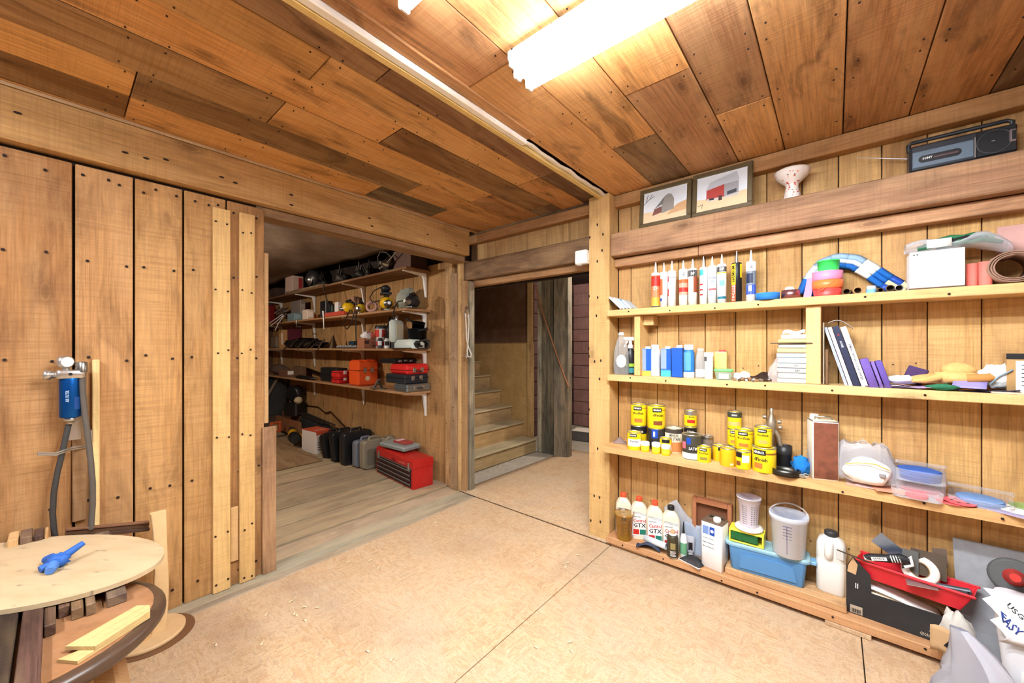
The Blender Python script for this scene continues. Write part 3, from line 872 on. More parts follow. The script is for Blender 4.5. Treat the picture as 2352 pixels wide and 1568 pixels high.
can('yellow and black can with white panel, next to the biggest can', 1707, 1072, Z3, 36, 1034, YLW, [(.66, .95, INK, -70, -10), (.4, .8, WHP, -8, 50), (.2, .45, BRNP, -60, -20)], [], LIDD, yc=2.336)
xR, yR, rR, hR = can('bottom yellow can of the stack of three', 1687, 1040, Z3, 33, 1021, YLW, [(.6, .92, INK, -40, 30)], [('MINWAX', WHP, .76, .14, .9)], LIDD, yc=2.468)
b3, tx3 = FIN(mt('paint', (196, 130, 60)))
xQ, yQ, rQ, hQ = can('middle yellow can of the stack of three', 0, 0, Z3 + hR + .001, 0, 0, YLW, b3, tx3, LIDD, pos=(xR, yR, rR * 1.02, .092))
can('top yellow can of the stack of three, with dark upper band', 0, 0, Z3 + hR + .094, 0, 0, YLW, [(.66, .97, mt('paint', (60, 66, 56))), (.2, .42, mt('paint', (222, 176, 110)), -60, 50)], [('MINWAX', WHP, .8, .1, .8)], STEEL, pos=(xR, yR, rR * 1.0, .096))
xT, yT, rT, hT = xa(1709, 2.425), 2.425, .034, hz(1030, xa(1709, 2.425), 2.425) - Z3
can('lower can hidden behind the yellow and black can', 0, 0, Z3, 0, 0, YLW, [(.6, .9, INK, -40, 30)], [], LIDD, pos=(xT, yT, rT, hT))
can('yellow stain can with orange swatch raised on a hidden can', 0, 0, Z3 + hT + .001, 0, 0, YLW, *FIN(mt('paint', (210, 120, 50))), LIDD, pos=(xT, yT, .045, .108))
xU, yU, rU, hU = can('biggest yellow stain can, in the front row beside the black canister', 1755, 1083, Z3, 56, 1024, YLW, [(.70, .90, INK, -60, 8), (.74, .80, mt('paint', (150, 90, 30)), 8, 100), (.16, .38, ORGP, -52, -8)], [('MINMAX', WHP, .80, .11, .95, -26), ('dFinish', INK, .52, .15, 1.2, -18)], LIDD, yc=2.355)
can('yellow stain can sitting on top of the biggest can', 0, 0, Z3 + hU + .001, 0, 0, YLW, *FIN(mt('paint', (226, 170, 90))), LIDD, pos=(xa(1753, yU + .01), yU + .01, rU * .74, .099))

x, y, r, h = spoty(1801, 2.445, Z3, 36, 1022)
t = thing('black_canister', 'black lidded canister beside the biggest yellow can', 'canister', (x, y, Z3), face(x, y))
M().lathe([(r, 0), (r, h * .68), (r * 1.02, h * .7)], BLK, 22).obj('body', t)
M().lathe([(r * 1.04, h * .66), (r * 1.04, h), (r * .94, h), (r * .92, h * .95)], pl((34, 34, 36)), 22).obj('lid', t)

q = at(1803, 1090, z=Z3)
t = thing('ring_strap', 'dark metal ring strap with buckle lying before the black canister', 'strap', (xa(1805, 2.342), 2.342, Z3), face(q.x, q.y))
M().lathe([(.058, .001), (.060, .001), (.060, .032), (.057, .032), (.057, .004)], me((70, 68, 64)), 24, sq=(1, .75), caps=(0, 0)).obj('band', t)
M().cbox((.062, -.012, .012), (.03, .014, .018), STEEL, .003).obj('buckle', t)

q = at(1840, 1090, z=Z3)
t = thing('blue_strap_bundle', 'crumpled bright blue strap with silver clasps beside the rusty tin', 'strap', (xa(1839, 2.405), 2.405, Z3), face(q.x, q.y))
m = M(); m.blob(.037, .034, .05, mt('cloth', (26, 120, 200)), (0, 0, .04), .5, 3.2, 4, 18, 12, flat=-.039); m.obj('webbing', t)
m = M(); m.tube([(.05 * math.cos(a) * .35 + d, -.036, .009 + .008 * math.sin(a)) for a in [k * PI / 4 for k in range(8)] for d in (-.01,)], .002, STEEL, 5, closed=True); m.tube([(.02 + .05 * math.cos(a) * .3, -.038, .009 + .008 * math.sin(a)) for a in [k * PI / 4 for k in range(8)]], .002, STEEL, 5, closed=True); m.obj('clasp', t)

# spray gun standing on its head at the wall
q = at(1772, 1018, y=2.45)
t = thing('spray_gun', 'dusty silver spray gun standing behind the yellow cans', 'spray gun', (q.x, 2.45, Z3), face(q.x, 2.45))
GN = me((176, 166, 150), rough=.5)
m = M(); m.lathe([(.014, .02), (.015, .10), (.012, .17), (.02, .19), (.022, .24), (.012, .27), (.008, .29), (.01, .31), (.004, .315)], GN, 12); m.obj('body', t)
m = M(); m.tube([(0, 0, .22), (.03, 0, .17), (.045, 0, .08), (.055, 0, .0)], [.012, .012, .011, .013], GN, 8); m.obj('handle', t)
m = M(); m.tube([(-.01, 0, .24), (-.032, 0, .21), (-.035, 0, .16)], .006, GN, 6); m.obj('trigger', t)
for k, (dx, dz) in enumerate(((.026, .245), (.03, .215), (-.022, .265))):
    M().lathe([(.009, 0), (.011, .004), (.011, .014), (.008, .018)], GN, 10, T=Matrix.Translation((dx, 0, dz)) @ Matrix.Rotation(PI / 2 if dx > 0 else -PI / 2, 4, 'Y')).obj('knob', t)
M().cbox((0, 0, .011), (.05, .04, .02), GN, .004).obj('spray_head', t)

# sandpaper scrap at the post
q = at(1420, 1018, z=Z3)
t = thing('sandpaper_scrap', 'curled grey sandpaper scrap at the post end of third shelf', 'sandpaper', (q.x, q.y + .025, Z3), face(q.x, q.y))
M().sheet(lambda u, v: (-.042 + .084 * u, -.03 + .06 * v, .002 + .03 * math.sin(PI * u) ** 2 * v), 8, 4, mt('paper', (150, 126, 122)), .002).obj('sheet', t)

# rusty rectangular tin
def tin(label, pf, pb, z, h, w, d, front, side, top, turn, handle=None, cap=None, name='rectangular_tin', rim=STEEL):
    t = thing(name, label, 'tin', (pf[0], pf[1], z), turn)
    m = M(); m.rbox(w, d, h, .008, side, edge=.003); m.obj('body', t)
    M().cbox((0, -d / 2 - .0008, h * .5), (w * .9, .001, h * .95), front).obj('front_panel', t)
    m = M(); m.rbox(w * 1.02, d * 1.02, .006, .009, rim, z=h - .004, edge=.002); m.obj('top_rim', t)
    M().cbox((0, 0, h + .002), (w * .92, d * .88, .002), top).obj('top_plate', t)
    return t
q1, q2 = at(1866, 1100, z=Z3), at(1928, 1107, z=Z3)
mid = (q1 + q2) / 2; w = (q2 - q1).length
ang = math.atan2(q2.y - q1.y, q2.x - q1.x)
nrm = Vector((-math.sin(ang), math.cos(ang), 0))
c = mid + nrm * .045
hT = hz(968, mid.x, mid.y) - Z3
RUST = mt('rust', (140, 84, 62))
t = tin('tall rusty brown tin with white sides and wire handle on third shelf', (c.x, c.y), 0, Z3, hT, w, .09, RUST, mt('paint', (230, 224, 210), var=.3), mt('paint', (226, 216, 190)), ang)
M().tube([(-w * .3, 0, hT + .003), (-w * .3, 0, hT + .016), (w * .3, 0, hT + .016), (w * .36, 0, hT + .003)], .004, me((170, 164, 150)), 6).obj('handle', t)
M().lathe([(.018, hT + .003), (.018, hT + .022), (.014, hT + .025)], WHT, 14, (-w * .28, .02, 0)).obj('screw_cap', t)

# clear bag and white respirator
CLR = mt('clear', (232, 232, 236)); CLR2 = mt('clear', (236, 238, 242), rough=.12)
q = Vector((xa(1990, 2.385), 2.325, 0))
t = thing('dust_mask', 'white cup dust mask resting on sanding discs in a torn clear bag', 'mask', (q.x, q.y + .06, Z3 + .016), face(q.x, q.y))
MW = mt('foam', (244, 240, 238))
M().blob(.078, .058, .064, MW, (0, .0, .05), .22, 1.6, 3, 22, 14, flat=-.046).obj('shell', t)
M().tube([(-.07, -.03, .08), (-.03, -.055, .10), (.03, -.056, .105), (.075, -.03, .08)], .0025, mt('rubber', (206, 180, 70)), 5).obj('strap', t)
M().cbox((.052, -.052, .058), (.022, .012, .018), mt('plastic', (150, 146, 150)), .004).obj('valve', t)
t = thing('clear_bag', 'crumpled clear plastic bag around the white dust mask', 'bag', (xa(1990, 2.425), 2.425, Z3 + .016), 0)
m = M()
def bg(u, v):
    a = 2 * PI * u; R0 = (.115 + .02 * noise.noise(Vector((math.cos(a) * 2, math.sin(a) * 2, v * 3)))) * (1 - .45 * v ** 2)
    return (R0 * 1.1 * math.cos(a) - .02 * v, R0 * .62 * math.sin(a) + .012, .004 + .17 * v + .02 * noise.noise(Vector((math.cos(a) * 3, math.sin(a) * 3, v * 5))))
m.sheet(bg, 26, 8, CLR, .0006); m.obj('film', t)

# loose papers and discs
def disc(m, c, r, th, mat, k=28, tilt=(0, 0), holes=None):
    T = Matrix.Translation(c) @ Matrix.Rotation(tilt[0], 4, 'X') @ Matrix.Rotation(tilt[1], 4, 'Y')
    m.lathe([(r, 0), (r, th)], mat, k, T=T)
    if holes:
        for a in range(5): m.lathe([(.006, th), (.006, th + .0004)], holes, 8, (r * .5 * math.cos(a * 1.257), r * .5 * math.sin(a * 1.257), 0), T=T)
    return m
q = Vector((xa(2010, 2.39), 2.345, 0))
t = thing('sanding_sheets', 'fanned stack of pink and tan sanding sheets under the dust mask', 'sandpaper', (q.x, q.y + .045, Z3), face(q.x, q.y))
for k, (dx, dy, a, c) in enumerate(((-.02, .01, .1, (210, 170, 150)), (.02, 0, -.2, (226, 190, 190)), (.07, -.01, .25, (214, 150, 120)))):
    M().box((-.08, -.045, 0), (.08, .045, .0025), mt('paper', c)).obj('sheet', t, (dx, dy, .001 + .0032 * k), (0, 0, a))
q = at(2068, 1122, z=Z3)

def clearbox(label, px, y, w, d, h, lidrot, discs, dcol, nm='disc_box', lift=0, off=0):
    x = xa(px, y)
    t = thing(nm, label, 'box', (x, y, Z3 + lift), face(x, y, off))
    m = M(); o = rrect(w, d, .03, 5)
    m.loft([[(a, b, 0) for a, b in o], [(a, b, .002) for a, b in o]], CLR, True)
    m.loft([[(a, b, .002) for a, b in o], [(a, b, h) for a, b in o]], CLR, True, (0, 0)); m.obj('tray', t)
    for k in range(discs):
        disc(M(), (RND.uniform(-.004, .004), RND.uniform(-.004, .004), .003 + k * .0032), min(w, d) * .46, .0028, dcol[k % len(dcol)]).obj('sanding_disc', t)
    m = M(); T = Matrix.Translation((0, d / 2, h)) @ Matrix.Rotation(lidrot, 4, 'X') @ Matrix.Translation((0, -d / 2, 0))
    m.loft([[(a * 1.02, b * 1.02, 0) for a, b in o], [(a * 1.02, b * 1.02, .012) for a, b in o]], CLR2, True, (0, 1), T); m.obj('lid', t)
    return t
BD = pa((60, 110, 200)); BD2 = pa((44, 92, 186)); RD = pa((236, 96, 100)); RD2 = pa((226, 80, 90)); LB = pa((120, 160, 214))
clearbox('closed clear box of red sanding discs under the blue disc box', 2112, 2.435, .15, .135, .045, 0, 6, [RD2, RD])
clearbox('open clear box stacked with blue sanding discs, on top of the red disc box', 2112, 2.435, .15, .14, .05, -.18, 13, [BD, BD2], lift=.0585, off=4)
clearbox('flat clear box with pale blue sanding discs and raised lid', 2250, 2.422, .17, .14, .03, -.30, 7, [LB, pa((90, 140, 206))])
q = Vector((xa(2105, 2.345), 2.29, 0))
t = thing('disc_tray', 'clear tray with red sanding discs overhanging the front edge of third shelf', 'tray', (q.x, q.y + .055, Z3), face(q.x, q.y))
m = M(); o = rrect(.15, .072, .03, 5)
m.loft([[(a, b, 0) for a, b in o], [(a, b, .002) for a, b in o]], CLR); m.loft([[(a, b, .002) for a, b in o], [(a * 1.03, b * 1.03, .034) for a, b in o]], CLR, True, (0, 0)); m.obj('tray', t)
for k in range(4): disc(M(), (0, 0, .003 + k * .003), .034, .0026, (RD, RD2)[k % 2]).obj('sanding_disc', t)
for i, (px, py, dz, lb) in enumerate(((2185, 1157, 0, 'red sanding disc with dark holes lying against the clear tray'), (2204, 1157, .004, 'red sanding disc overlapping its neighbour on the side away from the tray'))):
    q = Vector((xa(px, 2.37), 2.32, 0))
    o = disc(M(), (0, 0, 0), .046, .003, RD, holes=INK).obj('sanding_disc', None, (q.x, q.y + .05, Z3 + .001 + (0, .007)[i]), (.05 if i else 0, 0, i * .7))
    tag(o, lb, 'sanding disc', 'loose red sanding discs')
q = Vector((xa(2305, 2.36), 2.33, 0))
o = M().box((-.06, -.03, 0), (.06, .03, .003), mt('paper', (176, 164, 196))).obj('sandpaper_sheet', None, (q.x, q.y + .03, Z3 + .001), (0, 0, -.5)); tag(o, 'lilac sandpaper sheet under the white disc at the end of third shelf', 'sandpaper')
q = Vector((xa(2345, 2.40), 2.35, 0))
o = disc(M(), (0, 0, 0), .062, .003, pa((244, 244, 240)), holes=INK).obj('sanding_disc', None, (q.x, q.y + .05, Z3 + .006)); tag(o, 'white sanding disc with dark holes at the frame edge of third shelf', 'sanding disc')
q = Vector((xa(2365, 2.45), 2.41, 0))
o = disc(M(), (0, 0, 0), .05, .003, pa((150, 180, 110))).obj('sanding_disc', None, (q.x, q.y + .04, Z3 + .011)); tag(o, 'green sanding disc peeking above the white disc', 'sanding disc')

# ------------------------------------------------------------ top shelf: caulk tubes
TEAL = mt('paint', (70, 190, 190)); RDB = mt('paint', (196, 60, 40)); GRY = mt('paint', (150, 160, 170)); NVY = mt('paint', (30, 40, 70)); GOLD = mt('paint', (226, 170, 60))
tubes = [
    (1506, 20, 627, 602, WHP, [(.06, .92, ORGP), (.62, .9, REDP), (.06, .3, GOLD), (.02, .05, INK)], [('D', WHP, .55, .1, .9)], 'orange and red caulk tube, first from the post'),
    (1525, 18, 625, 603, WHP, [(.35, .8, mt('paint', (214, 110, 70)), -120, -20), (.18, .26, BLU, -80, -30)], [], 'white caulk tube with orange print on one side, second from the post'),
    (1543.5, 19, 622, 599, WHP, [(.3, .5, REDP, -90, -50), (.7, .85, REDP, -90, -50), (.8, .82, GRY, -60, 60)], [], 'plain white caulk tube with red marks at its edge'),
    (1569.5, 21, 618.5, 598, WHP, [(.30, .62, mt('paint', (224, 150, 120))), (.38, .5, REDP), (.62, .72, mt('paint', (230, 100, 50)))], [('GE', INK, .85, .09, .6)], 'white caulk tube with wide orange-red bands'),
    (1591, 21, 617, 595, WHP, [(.78, .95, INK), (.35, .78, mt('paint', (150, 74, 46)), 8, 120), (.1, .7, CRM, -70, 8)], [('DAP', WHP, .85, .08, .8)], 'white and brown caulk tube with black upper band'),
    (1616, 19, 614, 589, WHP, [(.78, .93, TEAL, -80, 0), (.25, .29, REDP, -60, -10), (.38, .42, REDP, -60, -10), (.52, .56, REDP, -60, -10)], [], 'white caulk tube with teal corner and short red bars'),
    (1636, 21, 611, 589, mt('paint', (228, 236, 242)), [(.66, .7, GRY, -50, 50), (.36, .41, mt('paint', (206, 90, 90)), -50, 50), (.5, .62, mt('paint', (200, 214, 226)), -50, 50)], [('ACRYLIC', NVY, .58, .05, 1.0)], 'pale grey-white caulk tube with blue and red lines'),
    (1658, 22, 607, 584, WHP, [(.80, .93, INK), (.76, .79, YLW), (.45, .58, mt('paint', (110, 190, 170)), -30, 30), (.12, .18, mt('paint', (20, 110, 130)), -60, 60)], [('DAP', WHP, .865, .08, .9)], 'white caulk tube with black top band and teal oval'),
    (1692, 24, 604, 576, INK, [(.03, .97, YLW, -120, -12), (.03, .45, mt('paint', (230, 90, 40)), -120, -12), (.62, .96, YLW, 40, 110)], [], 'black, yellow and orange adhesive tube'),
    (1725, 24, 601, 574, WHP, [(.18, .42, BLU), (.42, .76, mt('paint', (120, 130, 140))), (.46, .7, NVY, -60, 20), (.26, .4, WHP, -30, 5)], [('GE', NVY, .86, .08, .6)], 'white caulk tube with blue band and dark stripes, farthest from the post'),
]
for i, (px, w, top, tip, body, bands, texts, lb) in enumerate(tubes):
    x, y, r, h = spoty(px, 2.405, Z1, w, top)
    hn = hz(tip, x, y) - Z1
    t = thing('caulk_tube', lb, 'caulk tube', (x, y, Z1), face(x, y), 'row of caulk tubes on the top shelf')
    M().lathe([(r * .9, .001), (r, .001), (r, h - .004), (r * .9, h)], body, 18).obj('cartridge', t)
    if bands:
        for k, b in enumerate(bands):
            a0, a1 = (b[3], b[4]) if len(b) > 3 else (-180, 180)
            M().patch(r * (1.012 + .006 * k), h * b[0], h * b[1], a0, a1, b[2], 18).obj('label_print', t)
    m = M()
    for s, mat, zf, hf, wf in texts: m.rtext(s, mat, r * 1.06, h * zf, h * hf, w=wf * r)
    if i == 8:
        for s, z0, mat, sz in (('PREMIUM', .72, INK, .4), ('LOCTITE', .25, WHP, .38)):
            m.text(s, mat, w=h * sz, fn=lambda a, b, z0=z0: (r * 1.05 * math.cos(math.radians(-90 - 42) + b / r), r * 1.05 * math.sin(math.radians(-90 - 42) + b / r) - .001, h * z0 + a))
    if m.v: m.obj('lettering', t)
    nz = me((190, 196, 200)) if i == 8 else WHT
    M().lathe([(r * .34, h - .002), (r * .32, h + .008), (r * .25, h + (hn - h) * .5), (r * .1, hn)], nz, 12).obj('nozzle', t)

# booklets at the post
for i in range(4):
    x0 = -1.142 + .019 * i
    t = thing('booklet', ('white booklet leaning against the post on top shelf, outermost', 'second pale booklet leaning at the post', 'third booklet leaning at the post, bluish cover', 'innermost booklet leaning at the post, lowest lying')[i], 'booklet', (x0 + .088, 2.345 + .006 * i, Z1 + .005), 0, 'booklets leaning at the post', rot=(0, -.80, 0))
    M().box((-.0045, .002, .002), (.0045, .118, .118 - .012 * i), pa((248, 246, 240))).obj('pages', t)
    m = M(); m.box((-.006, 0, 0), (-.0046, .12, .12 - .012 * i), pa(((70, 80, 84), (236, 238, 238), (130, 170, 200), (190, 210, 222))[i])); m.box((.0046, 0, 0), (.006, .12, .12 - .012 * i), pa(((214, 214, 208), (226, 230, 232), (150, 190, 216), (200, 214, 222))[i])); m.obj('cover', t)

# tape rolls
def roll(label, px, y, z, w, h, col, core=(214, 190, 150), nm='tape_roll', inner=.62):
    x = xa(px, y); r = rad(w, x, y)
    t = thing(nm, label, 'tape roll', (x, y, z), face(x, y))
    M().lathe([(r * inner, .0005), (r, .0005), (r, h), (r * inner, h), (r * inner, .0005)], col, 26, caps=(0, 0)).obj('tape', t)
    M().lathe([(r * inner * .93, .0005), (r * inner * .995, .0005), (r * inner * .995, h), (r * inner * .93, h), (r * inner * .93, .0005)], pa(core), 22, caps=(0, 0)).obj('core', t)
    return x, y, r
roll('yellow-green masking tape roll under the back of the blue roll', 1752, 2.468, Z1, 36, .05, mt('paper', (190, 220, 170)))
roll('blue masking tape roll lying flat on the top shelf', 1763, 2.372, Z1, 56, .036, mt('paper', (40, 118, 200)))
x, y, r = roll('shiny foil and red tape roll with tissue stuck in it', 1816, 2.395, Z1, 44, .045, mt('metal', (170, 120, 122)), inner=.7)
o = M().blob(.024, .018, .032, pa((246, 244, 240)), (0, 0, .032), .5, 3, 8, flat=-.031).obj('tissue', None, (x - .006, y, Z1 + .0)); tag(o, 'white tissue tuck poking out of the foil tape roll', 'tissue')

# wavy blue and white foam arch
t = thing('foam_arch', 'bent strip with blue, white and cream waves arching behind the buckets', 'foam strip', (0, 0, 0))
pts = [at(px, py, y=2.475) for px, py in ((1850, 676), (1866, 640), (1892, 610), (1925, 598), (1962, 602), (1996, 620), (2030, 643), (2060, 660), (2078, 668))]
def arc(u):
    f = u * (len(pts) - 1); i = min(int(f), len(pts) - 2); return pts[i].lerp(pts[i + 1], f - i)
cols = [BLU, mt('foam', (40, 110, 190)), mt('foam', (214, 226, 236)), mt('foam', (150, 180, 206)), mt('foam', (20, 96, 176)), mt('foam', (236, 236, 226)), mt('foam', (232, 214, 160)), mt('foam', (30, 104, 180)), mt('foam', (232, 216, 170))]
segs = 36
zmin = Z1 + .002
for j, (w0, w1) in enumerate(((-.032, -.006), (-.006, .014), (.014, .034))):
    for k in range(9):
        m = M()
        def fs(u, v, k=k, w0=w0, w1=w1):
            uu = (k + u) / 9; p = arc(uu); d = (arc(min(1, uu + .02)) - arc(max(0, uu - .02))).normalized(); n = Vector((-d.z, 0, d.x))
            q = p + n * (w0 + (w1 - w0) * v); q.z = max(q.z, zmin + .001 * v); q.y = 2.475 + .02 * v
            return q
        sc = [4, 2, 3, 2, 2, 5, 4, 0, 8][k]; sc = 4 if j == 0 and k in (1, 3, 4) else 3 if j == 2 and k in (2, 3, 4) else 6 if j == 1 and k == 7 else sc
        m.sheet(fs, 4, 1, cols[sc], .018)
        m.obj('wave_band', t)

# nested buckets
q = xa(1900, 2.40)
x, y = q, 2.40
rB_ = rad(70, x, y)
t = thing('red_bucket', 'small red bucket with orange rim on the top shelf', 'bucket', (x, y, Z1), face(x, y))
h1 = hz(645, x, y) - Z1
M().lathe([(rB_ * .9, .001), (rB_ * .97, h1 * .55), (rB_ * .97, h1 * .55)], pl((232, 70, 64)), 22).obj('body', t)
M().lathe([(rB_ * .99, h1 * .5), (rB_ * 1.03, h1 * .52), (rB_ * 1.05, h1 * 1.0), (rB_ * .98, h1)], pl((244, 120, 60)), 22).obj('rim', t)
M().tube([(-rB_ * 1.03, -.01, h1 * .8), (-.02, -rB_ * 1.06, h1 * .35), (rB_ * .4, -rB_ * 1.0, h1 * .9), (rB_ * 1.0, -.01, h1 * .98)], .002, pl((250, 130, 70)), 5).obj('handle', t)
t = thing('pink_bucket', 'pink bucket nested in the red bucket', 'bucket', (x, y, Z1 + h1 + .001), face(x, y))
h2 = hz(625, x, y) - Z1 - h1
M().lathe([(rB_ * .96, 0), (rB_ * 1.02, .004), (rB_ * 1.04, h2), (rB_ * .97, h2)], pl((238, 140, 178)), 22).obj('body', t)
M().bar((-rB_ * 1.08, .0, h2 * .5), (-rB_ * 1.36, .01, -h1 + .004), .03, .003, pl((226, 150, 196)), up=(0, 1, 0)).obj('flap', t)
t = thing('green_tub', 'bright green tub on top of the pink bucket', 'tub', (x + .004, y, Z1 + h1 + h2 + .001), face(x, y))
r3 = rad(52, x, y); h3 = hz(600, x, y) - Z1 - h1 - h2
M().lathe([(r3 * .94, 0), (r3, h3 * .9), (r3 * 1.04, h3 * .9), (r3 * 1.04, h3), (r3 * .96, h3), (r3 * .95, h3 * .9)], pl((60, 222, 100)), 24).obj('body', t)

# short cardboard tubes and bits along the shelf
CB = mt('card', (170, 134, 92)); CBD = mt('card', (96, 72, 50))
bits = [(1944, 22, .014, CBD, 'dark cardboard tube end beside the red bucket'), (1970, 28, .016, CB, 'tan cardboard tube lying with its hollow end to the front'), (2022, 16, .010, CBD, 'small brown tube between the glass vial and larger tube'), (2044, 20, .015, CBD, 'dark brown tube with hollow end under the foam arch'), (2064, 17, .014, me((160, 160, 160)), 'steel-rimmed round socket at the foot of the foam arch')]
for px, w, r, mat, lb in bits:
    x = xa(px, 2.375)
    t = thing('cardboard_tube', lb, 'tube', (x, 2.36, Z1 + r + .001), 0, 'short tubes lying on the top shelf', rot=(PI / 2, 0, PI + RND.uniform(-.5, .5)))
    M().lathe([(r * .8, .0), (r, .0), (r, .07), (r * .8, .07), (r * .8, 0)], mat, 14, caps=(0, 0)).obj('wall', t)
    M().lathe([(r * .8, .03), (r * .8, .032)], mt('card', (60, 44, 32)), 12).obj('core', t)
x = xa(2001, 2.37)
t = thing('glass_vial', 'little clear blue-banded vial among the cardboard tubes', 'vial', (x, 2.37, Z1))
M().lathe([(.017, .001), (.018, .018)], pl((120, 180, 226)), 14).obj('base', t); M().lathe([(.016, .018), (.016, .032), (.012, .034)], mt('clear', (220, 232, 240), rough=.4), 14).obj('top', t)

# white box, bag of gloves, pink rolls, big roll
xl, xr = xa(2090, 2.345), xa(2217, 2.345)
zt = za(2150, 574, 2.345)
t = thing('white_box', 'large blank white box standing on the top shelf', 'box', (xl, 2.345, Z1), 0)
w = xr - xl; h = zt - Z1
M().box((0, .0, .006), (w, .10, h), pa((250, 250, 248)), .002).obj('carton', t)
M().box((-.001, -.0015, .001), (w + .001, .1, .0055), CBD).obj('base_flap', t)
m = M(); m.cbox((.012, -.0008, h - .012), (.006, .001, .004), INK); m.cbox((.022, -.0008, h - .012), (.006, .001, .004), INK); m.obj('print_marks', t)
x0 = xl - .008
t = thing('glove_bag', 'clear bag of green and black gloves lying across the white box', 'bag', (x0, 2.42, zt + .002), 0)
L = xa(2325, 2.40) - x0
def gl(u, v):
    a = 2 * PI * v; hh = .032 + .012 * math.sin(u * 9) + .02 * math.exp(-((u - .72) / .18) ** 2); dz = -.045 * max(0, (u - .6) / .4) ** 1.5
    return (L * u, .055 * math.cos(a) * (.5 + .5 * math.sin(PI * (.12 + .8 * u))), hh * (1 + math.sin(a)) * .62 + dz + .004 * noise.noise(Vector((u * 14, v * 9, 2))) + .006)
M().sheet(gl, 30, 14, CLR2, .0008).obj('film', t)
for k in range(7):
    z = .012 + .012 * (k % 3); cc = (mt('rubber', (30, 96, 60)), mt('rubber', (24, 26, 26)), mt('rubber', (40, 110, 72)))[k % 3]
    M().tube([(L * (.12 + .07 * k), -.03 + .01 * (k % 4), z + .006), (L * (.32 + .07 * k), -.034 + .012 * (k % 3), z + .016), (L * (.50 + .07 * k), -.03 + .008 * k % .03, z + .012 - .012 * (k > 4))], [.010, .014, .008], cc, 7).obj('glove', t)
M().sheet(lambda u, v: (.06 + .07 * u, -.052 - .003 * u, .012 + .035 * v), 3, 2, pa((236, 236, 226)), .001).obj('tag', t)
for i, (px, w, top) in enumerate(((2232, 28, 606), (2263, 33, 601))):
    x, y, r, h = spoty(px, 2.39 + .0 * i, Z1, w, top)
    t = thing('sandpaper_roll', ('pink sandpaper roll standing next to the white box', 'thicker pink sandpaper roll beside the big brown roll')[i], 'roll', (x, y, Z1), 0, 'pink sandpaper rolls')
    M().lathe([(r, .001), (r, h), (r * .35, h)], mt('paper', (236, 120, 106), var=.3), 20).obj('paper', t)
    M().lathe([(r * .35, h - .002), (r * .35, h + .001)], CBD, 12).obj('core', t)
xc, zc = xa(2330, 2.36), za(2330, 612, 2.36)
R0 = zc - Z1 - .002
t = thing('abrasive_roll', 'large loose roll of brown abrasive sheet seen end-on', 'roll', (xc, 2.35, Z1 + R0 + .004), 0)
def sp(u, v):
    a = 2.6 * 2 * PI * u + 1.5; r = R0 * (.70 + .26 * u)
    return (r * math.cos(a) * 1.12, .15 * v, r * math.sin(a))
M().sheet(sp, 70, 1, mt('paper', (150, 116, 98)), .004).obj('sheet', t)
x = xa(2345, 2.5)
o = M().sheet(lambda u, v: (.0 + .3 * u, .0, .012 + .14 * v), 2, 2, mt('paper', (206, 160, 150)), .004).obj('backing_sheet', None, (x - .06, 2.505, Z1 + .1)); tag(o, 'pinkish abrasive sheet propped at the wall above the brown roll', 'sheet')

# ------------------------------------------------------------ second shelf
def rtin(label, px0, px1, z, y, top, d, front, bands, cap, turn, texts=(), nm='solvent_tin', capmat=WHT, side=None):
    """rectangular tin with a small cap"""
    x0, x1 = xa(px0, y), xa(px1, y); w = (x1 - x0); xc = (x0 + x1) / 2
    yc = y + d / 2; h = hz(top, xc, yc) - z
    t = thing(nm, label, 'tin', (xc, yc, z + .0005), turn)
    M().rbox(w, d, h, .006, side or front, edge=.002).obj('body', t)
    m = M(); m.box((-w * .48, -d / 2 - .0009, .002), (w * .48, -d / 2 - .0003, h - .003), front); m.obj('front_panel', t)
    for z0, z1, a, b, mat in bands:
        M().box((-w / 2 + w * a, -d / 2 - .0016, h * z0), (-w / 2 + w * b, -d / 2 - .0010, h * z1), mat).obj('label_panel', t)
    m = M(); m.rbox(w * 1.02, d * 1.02, .004, .007, STEEL, z=h - .003, edge=.001); m.obj('top_rim', t)
    if cap: M().lathe([(.016, h), (.017, h + .003), (.017, h + cap - .002), (.014, h + cap)], capmat, 14, (w * .1, 0, 0)).obj('cap', t)
    for s, mat, zf, hf, wf in texts:
        T = Matrix.Translation((0, -d / 2 - .0022, h * zf)); M().text(s, mat, w=w * wf, h=h * hf, T=T).obj('lettering', t)
    return t, w, h


def bottle(label, px, y, z, w, top, body, prof, cap=None, capp=None, sq=(1, 1), bands=(), texts=(), nm='bottle', cat='bottle', turn=0, k=22):
    """round or oval bottle; prof = [(radius fraction, height fraction)]"""
    x, y, r, h = spoty(px, y, z, w, top)
    t = thing(nm, label, cat, (x, y, z + .0005), face(x, y, turn))
    M().lathe([(r * a, h * b) for a, b in prof], body, k, sq=sq).obj('body', t)
    for i, b in enumerate(bands):
        a0, a1 = (b[3], b[4]) if len(b) > 3 else (-180, 180)
        M().patch(r * (1.012 + .006 * i), h * b[0], h * b[1], a0, a1, b[2], 20, sq=sq).obj('label_print', t)
    if cap is not None: M().lathe([(r * a, h * b) for a, b in capp], cap, 18).obj('cap', t)
    if texts:
        m = M()
        for s, mat, zf, hf, wf in texts:
            m.text(s, mat, w=wf * 2 * r, h=h * hf, fn=lambda a, b: (r * 1.03 * math.sin(a / r), -r * sq[1] * 1.06 * math.cos(a / r), h * zf + b))
        m.obj('lettering', t)
    return t, x, y, r, h


